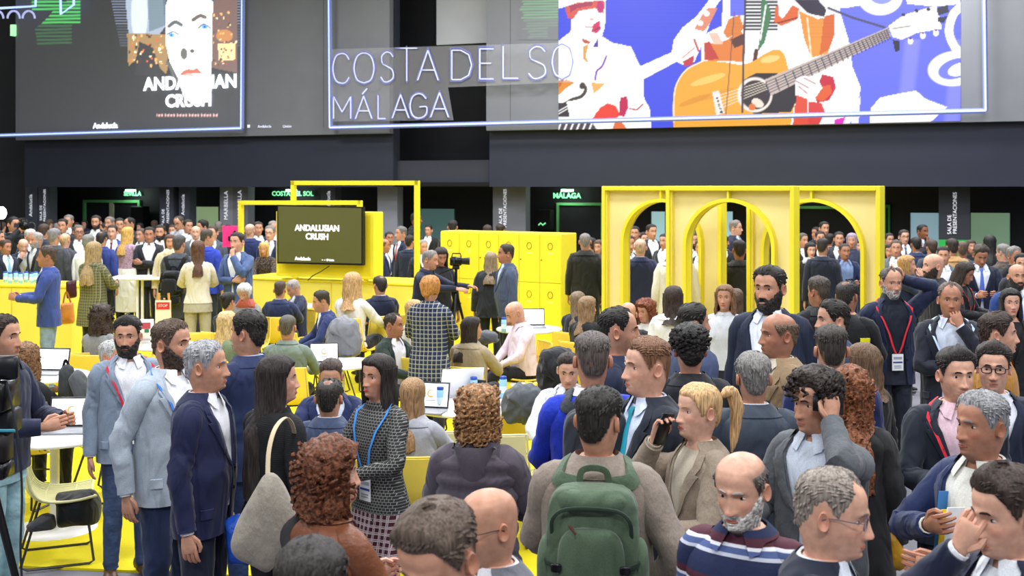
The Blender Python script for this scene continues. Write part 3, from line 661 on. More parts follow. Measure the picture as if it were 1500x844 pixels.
    for sg in (1, -1):
        if sit:
            hp_, kn, an = np.array([sg*.085, .02, .93]), np.array([sg*(.12+.02*(sg > 0)), -.42, .95]), np.array([sg*.12, -.40+.06*sg*st, .535])
            an2 = an.copy()
        else:
            sy = sg*st
            hp_, kn, an = np.array([sg*.085, .0, .90]), np.array([sg*.098, -.015-.11*sy, .49]), np.array([sg*.105, .035-.20*sy, .085])
        rr = np.array([.092, .084, .066, .060, .052, .050])+(.006 if p['lkind'] == 'fold' else 0.0)
        if fem: rr = rr*.93
        if p['top'] == 'dress' or p.get('skirt'): rr = rr*.82
        pts = crm([hp_+[0, 0, .03], hp_*.6+kn*.4, kn, kn*.55+an*.45, kn*.2+an*.8, an+[0, 0, -.01]], sz_l*2)
        rad = crm(rr, sz_l*2)[:, 0]; rg = tube_rings(pts, rad, nlr, up=(0, 1, 0) if not sit else None)
        uu = np.linspace(0, 1, sz_l*2); ph = np.arange(nlr)*2*PI/nlr
        if res: rg = pts[:, None]+(rg-pts[:, None])*(1+(.055*(np.exp(-((uu-.42)/.12)**2)+np.exp(-((uu-.97)/.1)**2)*1.3+.2)[:, None]*np.sin(uu[:, None]*50+1.5*np.sin(ph+sg))))[..., None]
        rg = np.concatenate([rg, (pts[-1]+(rg[-1]-pts[-1])*.7)[None]])
        v = rg.reshape(-1, 3).copy(); v[:, 2] += dz; leg.loft((v*k).reshape(rg.shape), cap0=False)
        an = an+np.array([0, 0, dz]); feet.append((sg, an))
    zs = np.linspace(1.02, .80 if not sit else .86, 7); A_, Z_ = np.meshgrid(np.linspace(0, 2*PI, 24 if res else 14, endpoint=False), zs)
    tp_ = torso_pt(A_, Z_, .002, fem); v = U(tp_.reshape(-1, 3)); leg.loft(v.reshape(tp_.shape), cap0=False)
    lk = p['lkind']; lm = mat(p['legs'], lk)
    if p.get('skirt'):
        zs = np.linspace(1.04, p.get('skz', .55), 12); A_, Z_ = np.meshgrid(np.linspace(0, 2*PI, 30, endpoint=False), zs)
        tp_ = torso_pt(A_, np.maximum(Z_, .78), .012, fem); tp_[..., 2] = Z_; hips.loft(U(tp_.reshape(-1, 3)).reshape(tp_.shape), cap0=False, cap1=False)
        hips.obj('skirt', mat(p['skirt'], p.get('skind', 'fold')), root)
    leg.obj('trousers' if not (p['top'] == 'dress' or p.get('skirt')) else 'tights', lm, root)
    for sg, an in feet:
        o = bpy.data.objects.new('shoe', shoe_mesh(p['shoe'])); C.objects.link(o); o.parent = root; o.location = (an[0]*k, (an[1]+.01)*k, 0 if not sit else 0); o.rotation_euler = (0, 0, sg*.18); o.scale = (k, k, k)
    # ----- upper clothing
    top = p['top']; tm = mat(p['tc'], p['kind'], **p.get('mk', {})); nz_ = {2: 34, 1: 22, 0: 12}[res]; na_ = {2: 44, 1: 30, 0: 18}[res]
    hem = p.get('hem', {'suit': .80, 'coat': .62, 'puffer': .86, 'sweater': .90, 'shirt': .93, 'blouse': .92, 'polo': .88, 'dress': .56, 'tee': .9}[top])
    if sit: hem = max(hem, .90)
    fat = p['fat']; drape = {'suit': .97, 'coat': 1.0, 'puffer': 1.0}.get(top, .86)
    def crease(V, amp):
        if not res: return V
        q = V.reshape(-1, 3); c = q*[1, 1, 0]; n = c/(np.linalg.norm(c, axis=1)[:, None]+1e-6)
        a = sn(q*[.6, .6, 1.3], 16, p['seed'])*amp+sn(q*[1.4, 1.0, .7], 34, p['seed']+2)*amp*.5
        return (q+n*(a*sm(1.44, 1.30, q[:, 2]))[:, None]).reshape(V.shape)
    def open_torso(off, z1, z0, gap, nz, na, amp, drape=.97, name='jacket', m=tm):
        zs = np.linspace(z1, z0, nz); g = np.radians(np.interp(zs, gap[0], gap[1])); u = np.linspace(0, 1, na)
        az = g[:, None]+(2*PI-2*g[:, None])*u[None, :]; Z_ = np.repeat(zs[:, None], na, 1)
        V = torso_pt(az, Z_, off, fem, drape, fat); V = crease(V, amp); 
        Vi = torso_pt(az, Z_, off-.010, fem, drape, fat)
        full = np.concatenate([V, Vi[:, ::-1]], 1); slv.loft(U(full.reshape(-1, 3)).reshape(full.shape)); return zs, g
    if top in ('suit', 'coat') and not p.get('closed'):
        btn = 1.12 if top == 'suit' else 1.16
        og = p.get('open', 0)
        gz = [hem, .97, btn-.03, btn, 1.25, 1.36, 1.44, 1.50]; gv = [10+og, 4+og, 1.5+og, 2+og, 13+og*.8, 22+og*.4, 38, 70]
        open_torso(jm, 1.475, hem, (gz, gv), nz_, na_, .0035 if top == 'suit' else .0055, drape)
        # lapels and collar
        for sg in (1, -1):
            zs = np.array([btn+.01, 1.20, 1.28, 1.35, 1.365, 1.37, 1.40, 1.44, 1.47, 1.487]); g = np.radians(np.interp(zs, gz, gv))
            wl = np.radians(np.array([1.5, 9, 15, 21, 23, 15, 17, 20, 24, 30]))*(1.25 if top == 'coat' else 1.0)
            A = [g+wl*q for q in (-.02, .35, .7, 1.0)]; A.append(g+wl*.98)
            offs = [jm+.004, jm+.012, jm+.011, jm+.010, jm-.004]
            V = np.stack([torso_pt(sg*a_, zs, o_, fem, drape, fat) for a_, o_ in zip(A, offs)], 1)
            slv.loft(U(V.reshape(-1, 3)).reshape(V.shape), close=False)
        azc = np.linspace(math.radians(55), 2*PI-math.radians(55), 22)
        V = np.stack([torso_pt(azc, np.full(22, z), o_, fem, 0, 0) for z, o_ in ((1.445, jm+.006), (1.46, jm+.010), (1.495, jm+.008), (1.505, jm+.001), (1.47, jm-.006))])
        slv.loft(U(V.reshape(-1, 3)).reshape(V.shape), close=False)
        slv.obj({'suit': 'jacket', 'coat': 'coat'}[top], tm, root)
        if res:      # buttons, pocket flaps, breast pocket
            for zb in ((btn-.01, btn-.11) if top == 'suit' else (btn, btn-.16, btn-.32)):
                q = U(torso_pt(np.array([.10+math.radians(og)]), np.array([zb]), jm+.003, fem, drape, fat))[0]; bt = MB(); bt.ell(q, (.010*k, .004*k, .010*k), 8); bt.obj('button', mat('15130f', 'plain', .4), root)
            pk = MB()
            for sg in (1, -1):
                for (z_, a0, a1, h_) in ((.945, 42, 66, .045), (.0, 0, 0, 0)) if not sit else ():
                    if not h_: continue
                    aa = np.radians(np.linspace(a0, a1, 6))*sg
                    V = np.stack([torso_pt(aa, np.full(6, z_+q), jm+o_, fem, drape, fat) for q, o_ in ((.004, .0), (.002, .007), (-h_, .008), (-h_-.002, .0))])
                    pk = MB(); pk.loft(U(V.reshape(-1, 3)).reshape(V.shape), close=False); pk.obj('pocket_flap', tm, root)

        # shirt
        sh = MB(); skind = p.get('skind2', 'fold')
        A_, Z_ = np.meshgrid(np.linspace(0, 2*PI, 28 if res else 14, endpoint=False), np.linspace(1.462, .92, 14)); V = torso_pt(A_, Z_, .006, fem, 0, fat); sh.loft(U(V.reshape(-1, 3)).reshape(V.shape), cap0=False, cap1=False)
        if p.get('neck', 'collar') == 'collar': shirt_collar(sh, fem, U, og)
        elif p['neck'] == 'roll':
            az = np.linspace(0, 2*PI, 24, endpoint=False); V = np.stack([torso_pt(az, np.full(24, z), o_, fem, 0, 0) for z, o_ in ((1.45, .008), (1.48, .012), (1.53, .013), (1.545, .008), (1.52, .0))]); sh.loft(U(V.reshape(-1, 3)).reshape(V.shape), cap0=False, cap1=False)
        for i in range(len(cuff.v)): sh.add(cuff.v[i], [], 0)
        if cuff.f:
            b = sh.n-cuff.n; sh.f += [[i+b for i in q] for q in cuff.f]; sh.mi += [0]*len(cuff.f)
        sh.obj('shirt', mat(p['shirt'], skind), root)
    else:
        drp = drape if top != 'dress' else 0
        zs = np.linspace(1.478 if not p.get('vneck') else 1.47, hem, nz_); A_, Z_ = np.meshgrid(np.linspace(0, 2*PI, na_, endpoint=False), zs)
        V = torso_pt(A_, Z_, jm, fem, drp, fat)
        if top == 'puffer':
            q = np.abs(np.sin((Z_-.86)*PI/.085)); c = V*[1, 1, 0]; V = V+c/(np.linalg.norm(c, axis=-1)[..., None]+1e-6)*((q-.6)*.020)[..., None]
        if top == 'dress': 
            fl = sm(.95, .5, Z_)*.035; c = V*[1, 1, 0]; V = V+c/(np.linalg.norm(c, axis=-1)[..., None]+1e-6)*(fl*(1+.4*np.sin(A_*9)))[..., None]
        V = crease(V, {'puffer': .003, 'sweater': .004, 'shirt': .006, 'coat': .006}.get(top, .004))
        if sit is False and top in ('sweater', 'blouse', 'shirt'):
            pass
        e = torso_pt(A_[-1:], Z_[-1:]+.01, jm-.014, fem, drp, fat); V = np.concatenate([V, e])
        slv.loft(U(V.reshape(-1, 3)).reshape(V.shape), cap0=False, cap1=False)
        az = np.linspace(0, 2*PI, 26, endpoint=False)
        prof = {'crew': ((1.455, .012), (1.475, .014), (1.488, .012), (1.488, .006), (1.46, .002)), 'roll': ((1.45, .008), (1.48, .016), (1.53, .017), (1.548, .012), (1.52, .002)),
                'high': ((1.45, .02), (1.50, .03), (1.54, .032), (1.545, .024), (1.48, .014)), 'hood': ((1.42, .02), (1.46, .035), (1.50, .045), (1.53, .040), (1.50, .02))}
        nk = p.get('neck', 'crew')
        if nk in prof:
            V = np.stack([torso_pt(az, np.full(26, z), o_, fem, 0, 0) for z, o_ in prof[nk]]); slv.loft(U(V.reshape(-1, 3)).reshape(V.shape), cap0=False, cap1=False)
        if nk == 'hood':
            u = np.linspace(0, PI, 12); R = []
            for j_, (rr_, zo) in enumerate(((.02, 1.49), (.05, 1.50), (.062, 1.46), (.055, 1.40), (.03, 1.34))):
                R.append(np.stack([.115*np.cos(u)*(1-.12*j_), .085+rr_*np.sin(u)+.02, zo-.04*np.sin(u)*(j_ > 2)+0*u], 1))
            slv.loft(U(np.array(R).reshape(-1, 3)).reshape(5, 12, 3), close=False)
            slv.loft(U((np.array(R)*[1, .97, 1]-[0, 0, .006]).reshape(-1, 3)).reshape(5, 12, 3)[::-1], close=False)
        if nk == 'coat':
            azc = np.linspace(math.radians(20), 2*PI-math.radians(20), 26)
            V = np.stack([torso_pt(azc, np.full(26, z), o_, fem, 0, 0) for z, o_ in ((1.435, .030), (1.45, .036), (1.495, .032), (1.508, .020), (1.47, .010))]); slv.loft(U(V.reshape(-1, 3)).reshape(V.shape), close=False)
        if nk in ('collar', 'coatshirt'):
            sh = MB(); shirt_collar(sh if nk == 'coatshirt' else slv, fem, U, 8, off=.010 if nk == 'collar' else .004)
            if nk == 'coatshirt':
                sh.obj('shirt_collar', mat(p['shirt'], 'fold'), root)
        if nk == 'innercollar':
            sh = MB(); shirt_collar(sh, fem, U, 8, off=.008); sh.obj('shirt_collar', mat(p['shirt'], 'fold'), root)
        slv.obj({'sweater': 'sweater', 'puffer': 'puffer_jacket', 'shirt': 'shirt', 'blouse': 'blouse', 'polo': 'polo_shirt', 'dress': 'dress', 'coat': 'coat', 'suit': 'jacket', 'tee': 'shirt'}[top], tm, root)
    if p['tie']:
        t_ = MB(); zs = np.array([1.455, 1.435, 1.41, 1.35, 1.25, 1.15, 1.08, 1.05]); wd = np.array([.016, .020, .012, .018, .026, .032, .034, .004])
        fr_ = torso_pt(np.zeros(8), zs, .010, fem, 0, fat); fr_[:, 1] -= [.004, .012, .002, 0, 0, 0, 0, 0]
        V = np.stack([fr_+np.outer(wd*q, [1, 0, 0])+[0, o_, 0] for q, o_ in ((-1, .003), (-.6, -.004), (.6, -.004), (1, .003))], 1); t_.loft(U(V.reshape(-1, 3)).reshape(V.shape), close=False); t_.obj('tie', mat(p['tie'], 'plain', .5), root)
    if p['lan']:
        l_ = MB(); off = jm+(.007 if top in ('suit', 'coat') else .004)
        for sg in (1, -1):
            zs = np.array([1.50, 1.475, 1.42, 1.33, 1.22, 1.12, 1.06]); aa = np.radians([150, 96, 46, 25, 14, 7, 1])*sg
            V0 = torso_pt(aa, zs, off, fem, 0, fat)-[0, .004, 0]; V1 = V0+np.array([.017*sg, -.001, .005]); V0[:, 1] -= .002
            V = np.stack([V0, V1, V1+[0, .002, 0], V0+[0, .002, 0]], 1); l_.loft(U(V.reshape(-1, 3)).reshape(V.shape))
        lo = l_.obj('lanyard', mat(p['lan'], 'plain', .6), root)
        if p['badge']:
            q0 = torso_pt(np.array([0.]), np.array([.99]), off, fem, 0, fat)[0]; b_ = MB(); b_.box((0, 0, 0), (.095, .004, .135)); bv = b_.v[0]+q0+[0, -.006, 0]; b_.v[0] = U(bv); bo = b_.obj('badge', mat('e8e8ec', 'plain', .4), lo, smooth=False)
            if res:
                c_ = MB()
                for zc, h_, w_, mi in ((.035, .02, .07, 0), (.0, .012, .08, 1), (-.03, .008, .06, 0), (-.045, .006, .06, 0)):
                    c_.box((0, -.003, zc), (w_, .002, h_), mi)
                for i in range(len(c_.v)): c_.v[i] = U(c_.v[i]+q0+[0, -.006, 0])
                c_.obj('badge_print', [mat('9aa0ac'), mat('27408a')], lo, smooth=False)
    if p.get('scarf'):
        sc_ = MB(); az = np.linspace(0, 2*PI, 26, endpoint=False); V = np.stack([torso_pt(az, np.full(26, z), o_+.006*np.sin(az*5+z*90), fem, 0, 0) for z, o_ in ((1.42, .012), (1.44, .035), (1.48, .045), (1.52, .038), (1.53, .018))]); sc_.loft(U(V.reshape(-1, 3)).reshape(V.shape), cap0=False, cap1=False)
        sc_.obj('scarf', mat(p['scarf'], p.get('sck', 'fold')), root)
    if p['glasses']:
        g_ = MB(); 
        for sg in (1, -1):
            aa = np.linspace(0, 2*PI, 17); e = 3.0
            ex = .024*np.sign(np.cos(aa))*np.abs(np.cos(aa))**(2/e); ez = .0165*np.sign(np.sin(aa))*np.abs(np.sin(aa))**(2/e)
            q = np.stack([sg*.033+ex, -.096+.28*np.abs(sg*.033+ex)**1.0*.35, -.001+ez], 1); r_ = .0016 if p['glasses'] != 'thick' else .0026
            rg = tube_rings(q, r_, 5); g_.add(T(rg.reshape(-1, 3)), MBf(17, 5))
            q = crm([(sg*.057, -.090, .006), (sg*.074, -.06, .006), (sg*.079, .0, .004), (sg*.077, .03, -.012)], 8); rg = tube_rings(q, r_*.9, 5); g_.add(T(rg.reshape(-1, 3)), MBf(8, 5))
        q = np.array([(-.010, -.095, .004), (0, -.098, .007), (.010, -.095, .004)]); rg = tube_rings(q, .0016, 5); g_.add(T(rg.reshape(-1, 3)), MBf(3, 5))
        g_.obj('glasses', mat('1a1a20' if p['glasses'] != 'grey' else '4a5068', 'plain', .3), root)
    body.obj('body', eyem, root, colattr=True)
    build_hair(p, root, Th if p['hair'] in ('long', 'wavy', 'mid', 'curllong', 'half') else T, res)
    if beard is not None and beard.n: beard.obj('beard', mat(p.get('bc', p['hc']), 'curl'), root)
    # world mapping for held things
    def world(v, upper=True):
        v = np.asarray(v, float).reshape(-1, 3); v = U(v) if upper else v*k
        return np.stack([rx+cz*v[:, 0]-sz*v[:, 1], ry+sz*v[:, 0]+cz*v[:, 1], v[:, 2]], 1)
    info['world'] = world; info['fem'] = fem; info['fat'] = fat; info['jm'] = jm; info['drape'] = drape; info['U'] = U; info['T'] = T; info['res'] = res
    info['p'] = p; info['loc'] = (rx, ry); info['label'] = label; PEOPLE.append(info); return info
def shirt_collar(sh, fem, U, og=0, off=.004):
    for sg in (1, -1):
        aa = np.radians(np.linspace(8+og*.5, 180, 14))*sg
        u = np.linspace(0, 1, 14); drop = .045*np.exp(-(u/.14)**2)
        zt = 1.505-.012*(1-u)
        V = np.stack([torso_pt(aa, zt-.045, off-.004, fem), torso_pt(aa, zt, off-.002, fem), torso_pt(aa, zt+.004, off+.004, fem), torso_pt(aa+.05*sg*np.exp(-(u/.12)**2), zt-.030-drop, off+.014, fem)])
        sh.loft(U(V.reshape(-1, 3)).reshape(V.shape), close=False)
MSKIN = mat('c98f70', 'skin', .5)
# ---------------------------------------------------------------- planes of the place
def ws(x): return 58*(84.2+.01837*(x-750))/84.2
W0 = Plane(0, ws(0), 1500, ws(1500))              # face of the big fascia
WB = W0.shift(-2.6)                                # back wall under it
XL, XR = -700, 2200
ZB, ZT = HC+.04, HC+9.0
M_band = mat('2b2e3b', 'paint', .8); M_led = mat('707278', 'paint', .42, spec=.4); M_dark = mat('0d0d11', 'paint', .8)
def struct(name, mb, m, parent=None, smooth=False): o = mb.obj(name, m, parent, smooth); tag(o, kind='structure'); return o
# floor and the yellow carpet
mb = MB(); mb.box((2, 14, -.06), (70, 60, .1)); struct('floor', mb, mat('6e6e76', 'carpet', .9))
def floor_pt(px, py): s = (py-HZ)/HC; return ((px-750)/s, F/s)
pts = [floor_pt(-1400, 826), floor_pt(30, 830), floor_pt(400, 846), floor_pt(900, 852), floor_pt(1235, 600), floor_pt(1240, 480), floor_pt(1300, 440), floor_pt(-900, 440)]
mb = MB(); n = len(pts); mb.add([(x_, y_, -.012) for x_, y_ in pts]+[(x_, y_, .006) for x_, y_ in pts], [list(range(n))[::-1], [n+i for i in range(n)]]+[[i, (i+1) % n, n+(i+1) % n, n+i] for i in range(n)])
rug = mb.obj('carpet', mat('d2c20e', 'carpet', .85), smooth=False); tag(rug, 'bright yellow carpet laid over the grey hall floor', 'carpet')
# fascia wall: LED faces above, dark band below, black recess between
def zat(pl, px, py): return pl.z(px, py)
def led_panel(name, x0, x1, ya, yb):      # bottom edge runs from pixel row ya at x0 to yb at x1
    t0, t1 = W0.t(x0), W0.t(x1); z0, z1 = zat(W0, x0, ya), zat(W0, x1, yb); mb = MB(); v = []
    for d in (.22, -.1):
        v += [W0.w(t0, z0, d), W0.w(t1, z1, d), W0.w(t1, ZT, d), W0.w(t0, ZT, d)]
    mb.add(v, [[0, 1, 2, 3], [5, 4, 7, 6], [0, 4, 5, 1], [1, 5, 6, 2], [2, 6, 7, 3], [3, 7, 4, 0]]); return struct(name, mb, M_led)
led_panel('wall_left', 31, 576, 206, 196); led_panel('wall_right', 717, 1900, 192, 171)
mb = MB(); plane_box(mb, W0, W0.t(36), W0.t(576), ZB, ZT-2, 0, -.4); struct('wall_band_left', mb, M_band)
mb = MB(); plane_box(mb, W0, W0.t(717), W0.t(XR), ZB, ZT-2, 0, -.4); struct('wall_band_right', mb, M_band)
mb = MB(); plane_box(mb, W0, W0.t(576), W0.t(717), HC+.04, HC+.73, -.25, -.6); struct('wall_band_middle', mb, mat('33353f', 'paint'))
mb = MB(); plane_box(mb, W0, W0.t(540), W0.t(760), HC+.3, ZT, -1.6, -1.8); struct('wall_recess', mb, mat('101116', 'paint'))
mb = MB(); plane_box(mb, W0.shift(-1.4), W0.t(597)+.2, W0.t(687)+.3, HC+3.9, ZT, 0, -.15); struct('trim_2', mb, mat('c4c6cc', 'paint'))
mb = MB(); plane_box(mb, W0, W0.t(XL), W0.t(29), .0, ZT, -1.2, -1.5); struct('wall_side_left', mb, mat('303033', 'paint'))
# underside of the fascia, back wall, outer shell of the hall
mb = MB(); plane_box(mb, W0, W0.t(36), W0.t(XR), HC+.06, HC+.16, -.1, -2.6); struct('ceiling', mb, mat('0c0c0f'))
mb = MB(); plane_box(mb, WB, WB.t(-200), WB.t(XR), 0, HC+.3, 0, -.2); struct('wall_back', mb, mat('14151b', 'paint', .7))
# seams of the LED wall
mb = MB()
for px in (115, 480, 752, 1160): plane_box(mb, W0, W0.t(px)-.006, W0.t(px)+.006, HC+1.62, ZT, .222, .2205)
tag(mb.obj('panel_joints', mat('3c3c42'), smooth=False), kind='structure')['kind'] = 'structure'

# ---------------------------------------------------------------- pictures on the LED wall (painted on a fine grid of the flat screen)
def sRGB(h): return np.array(lin(h)[:3])
class Raster:
    def __init__(s, x0, x1, y0, y1, res, bg):
        s.x = np.linspace(x0, x1, int((x1-x0)/res)+1); s.y = np.linspace(y0, y1, int((y1-y0)/res)+1); s.X, s.Y = np.meshgrid(s.x, s.y); s.c = np.tile(sRGB(bg), s.X.shape+(1,))
    def mask(s, m, col, a=1.0): m = (np.clip(m, 0, 1)*a)[..., None]; s.c = s.c*(1-m)+sRGB(col)*m
    def poly(s, pts, col, a=1.0):
        ins = np.zeros(s.X.shape, bool); n = len(pts)
        for i in range(n):
            (x1, y1), (x2, y2) = pts[i], pts[(i+1) % n]
            if y1 == y2: continue
            c = ((s.Y < y1) != (s.Y < y2)) & (s.X < (x2-x1)*(s.Y-y1)/(y2-y1)+x1); ins ^= c
        s.mask(ins*1.0, col, a)
    def ell(s, cx, cy, rx, ry, col, rot=0, a=1.0):
        c, d = math.cos(rot), math.sin(rot); X, Y = s.X-cx, s.Y-cy; s.mask(sm(1.12, .95, ((X*c+Y*d)/rx)**2+((-X*d+Y*c)/ry)**2), col, a)
    def line(s, pts, w_, col, a=1.0):
        for (x1, y1), (x2, y2) in zip(pts[:-1], pts[1:]):
            dx, dy = x2-x1, y2-y1; L2 = dx*dx+dy*dy+1e-6; t = np.clip(((s.X-x1)*dx+(s.Y-y1)*dy)/L2, 0, 1); dd = np.hypot(s.X-x1-t*dx, s.Y-y1-t*dy); s.mask(sm(w_/2+.5, w_/2-.4, dd), col, a)
    def curve(s, pts, w_, col, a=1.0): s.line([tuple(q) for q in crm(pts, len(pts)*6)], w_, col, a)
    def obj(s, name, pl, d, ycut=None, parent=None, e=1.25, base='707278'):
        nr, nc = s.X.shape; mb = MB(); Tt = np.array([pl.t(x) for x in s.x]); K = np.array([pl.sc(x) for x in s.x]); yb = s.Y if ycut is None else np.minimum(s.Y, ycut(s.X))
        P = np.zeros((nr, nc, 3)); P[..., 0] = pl.a[0]+pl.u[0]*Tt+pl.n[0]*d; P[..., 1] = pl.a[1]+pl.u[1]*Tt+pl.n[1]*d; P[..., 2] = HC-(yb-HZ)/K
        i = np.arange(nr-1)[:, None]*nc; j = np.arange(nc-1)[None, :]; mb.add(P.reshape(-1, 3), np.stack([i+nc+j, i+nc+j+1, i+j+1, i+j], -1).reshape(-1, 4), 0, s.c.reshape(-1, 3))
        return mb.obj(name, mat(base, 'screen', .45, e=e), parent, smooth=False, colattr=True)
def big_picture():
    R = Raster(822.5, 1407, -60, 193, 1.35, '4450e0'); W = 'ffffff'
    R.mask(sm(1120, 1200, R.X), '7078f4', .8); R.mask(sm(.2, .9, np.sin(R.X*.09+R.Y*.01))*(R.X > 1290)*(R.Y > 60), '8c90fa', .8)
    # left player
    R.poly([(822, 62), (840, 48), (843, -10), (892, -10), (890, 40), (886, 55), (900, 64), (928, 70), (938, 92), (946, 105), (947, 145), (955, 160), (958, 193), (822, 193)], W)
    R.poly([(832, 2), (866, -2), (890, 4), (888, 22), (876, 14), (852, 18), (843, 30), (836, 28), (832, 15)], 'd85a4a'); R.poly([(822, 2), (838, -14), (886, -14), (888, 2), (850, 6), (822, 15)], W); R.poly([(838, 10), (872, 4), (872, 10), (850, 14), (840, 20)], 'a83a58')
    R.ell(883, 12, 5, 9, 'c02070'); R.poly([(873, 38), (882, 32), (884, 44), (878, 50), (870, 49)], 'd82860'); R.ell(871, 30, 3, 2, 'e8b0a0'); R.line([(862, 41), (872, 42)], 1.5, 'c07060'); R.line([(875, 46), (882, 42)], 2, '803058')
    R.poly([(857, 58), (870, 63), (866, 66), (858, 64)], 'c05038'); R.poly([(858, 70), (866, 66), (862, 84), (866, 94), (858, 88)], 'dda050'); R.poly([(873, 70), (880, 57), (880, 70)], '5038b0')
    R.curve([(892, 84), (886, 98), (878, 106), (876, 118)], 2.5, '7030b0', .8); R.poly([(822, 122), (834, 118), (846, 122), (834, 130), (826, 138), (822, 140)], 'e0903a'); R.poly([(822, 120), (830, 117), (824, 130)], 'c86028')
    R.poly([(870, 122), (890, 124), (884, 130), (874, 138)], 'f0b060'); R.poly([(912, 144), (922, 142), (924, 158), (918, 172), (911, 170)], 'c02050')
    R.curve([(858, 124), (862, 132), (856, 142), (840, 148), (824, 160)], 4.5, '4a4038'); R.ell(857, 127, 4, 5, '4a4038'); R.poly([(822, 152), (838, 150), (838, 172), (822, 172)], '3c3438'); R.poly([(834, 150), (846, 148), (856, 172), (840, 176)], W); R.line([(822, 168), (836, 160)], 1.2, W); R.line([(822, 164), (836, 156)], 1.2, W)
    R.poly([(884, 158), (894, 152), (906, 156), (912, 168), (908, 174), (872, 175), (876, 168)], 'e8402e'); R.line([(926, 160), (936, 162), (945, 154)], 2, 'b83058'); R.poly([(905, 178), (912, 176), (925, 193), (900, 193)], 'e07040'); R.poly([(822, 176), (870, 178), (880, 193), (822, 193)], '524a50')
    for q in range(6): R.line([(826+q*9, 181), (822+q*9, 191)], 2.2, W)
    # hand and neck of the left guitar
    R.poly([(938, 100), (987, 78), (990, 60), (1003, 42), (1023, 26), (1040, 4), (1046, -14), (1072, -14), (1052, 10), (1046, 24), (1040, 44), (1030, 70), (1020, 92), (1008, 99), (994, 92), (947, 117)], W)
    R.poly([(1040, 14), (1054, 14), (1044, 34), (1034, 48), (1020, 44), (1030, 26)], 'e08a70'); R.ell(1038, 22, 4, 4, W); R.ell(1029, 36, 4, 4, W); R.poly([(1003, 92), (1020, 82), (1018, 96), (1006, 99)], 'c03848'); R.line([(1020, 60), (1026, 76)], 3, 'c04038'); R.line([(1003, 86), (1020, 72)], 1.5, 'd88878')
    # singer's jacket and sleeves
    R.poly([(1030, 56), (1046, 46), (1060, 40), (1062, -20), (1230, -20), (1232, 20), (1244, 60), (1250, 100), (1262, 130), (1255, 165), (1240, 193), (1150, 193), (1150, 120), (1030, 92)], W)
    R.poly([(1034, 64), (1050, 66), (1068, 60), (1088, 44), (1094, 70), (1092, 92), (1034, 90)], 'e08038'); R.poly([(1034, 66), (1042, 62), (1056, 88), (1036, 90)], 'c04038'); R.poly([(1040, 50), (1054, 50), (1062, 66), (1048, 66)], 'f4c4b0'); R.poly([(1070, 30), (1086, 24), (1092, 44), (1068, 58), (1062, 50)], 'dc8038'); R.poly([(1072, 60), (1094, 50), (1094, 66), (1078, 72)], '5c3830')
    R.poly([(1062, 20), (1072, 0), (1072, -20), (1062, -20)], W); R.poly([(1072, 26), (1072, -20), (1094, -20), (1092, 24)], '6a72f4')
    for yy in range(-20, 46, 5): R.line([(1094, yy), (1140, yy)], 3.0, '2c2a34')
    R.poly([(1138, 12), (1152, 4), (1172, 14), (1170, 30), (1146, 40), (1136, 34)], 'e06830'); R.poly([(1142, 4), (1160, -4), (1164, 8), (1148, 30), (1142, 24)], W); R.line([(1140, 36), (1170, 28)], 2, '803020')
    R.poly([(1172, 18), (1200, 30), (1224, 22), (1224, 50), (1214, 80), (1190, 86), (1180, 60)], 'e8963a'); R.poly([(1208, 26), (1224, 22), (1224, 52), (1216, 74), (1202, 82), (1206, 50)], 'd86828'); R.line([(1184, 28), (1190, 86)], 1.8, 'fff0d0'); R.poly([(1165, 2), (1200, 2), (1212, 16), (1208, 30), (1186, 22)], '30283c'); R.curve([(1168, 8), (1184, 22), (1208, 28)], 2.5, W)
    R.poly([(1118, -10), (1128, 10), (1132, 24), (1122, 64), (1112, 78), (1116, 50)], '4a8058'); R.line([(1124, 10), (1116, 60)], 2, W); R.line([(1110, 76), (1106, 104)], 6, '5a3020')
    R.poly([(1206, 110), (1222, 114), (1226, 130), (1216, 148), (1198, 152), (1194, 138)], 'c82840'); R.poly([(1200, 128), (1218, 126), (1220, 138), (1206, 150), (1196, 146)], 'e06030'); R.poly([(1168, 140), (1184, 146), (1186, 193), (1162, 193)], 'e05038'); R.poly([(1186, 150), (1205, 152), (1210, 165), (1196, 193), (1186, 193)], 'd84040'); R.poly([(1224, 176), (1240, 172), (1232, 193), (1222, 193)], 'e030c0'); R.poly([(1250, 165), (1262, 140), (1258, 193), (1246, 193)], 'e8e8ff')
    # the big guitar
    R.poly([tuple(q) for q in crm([(990, 193), (990, 150), (994, 125), (1008, 104), (1030, 92), (1060, 92), (1086, 96), (1104, 92), (1120, 82), (1138, 74), (1150, 80), (1156, 100), (1164, 120), (1166, 150), (1158, 193)], 60)], 'f0a838')
    R.ell(1040, 118, 26, 5, 'ffd070', -.3, .8); R.ell(1020, 148, 24, 4, 'd88c28', -.35, .7); R.ell(1130, 88, 14, 5, 'ffd88a', -.2, .8); R.ell(1050, 140, 30, 4, 'd89030', -.3, .5); R.curve([(990, 180), (990, 150), (994, 125), (1008, 104), (1030, 92)], 1.6, 'fff0d8')
    R.poly([(1092, 118), (1110, 108), (1166, 110), (1168, 150), (1160, 165), (1106, 168), (1090, 150)], '302a30'); R.ell(1108, 140, 25, 25, 'f4e8e0'); R.ell(1109, 140, 21, 21, '3c3034'); R.ell(1112, 152, 9, 6, 'f0e0d0', .5); R.ell(1104, 158, 5, 5, 'e07838')
    R.poly([(1046, 136), (1056, 134), (1064, 166), (1052, 170)], 'e8e4e0')
    for q in range(5): R.ell(1053+q*1.6, 145+q*5, 1.8, 1.8, '2c2428')
    for q in range(5): R.line([(1052, 142+q*5), (1128, 118+q*3.2)], .9, 'fff4e0', .8)
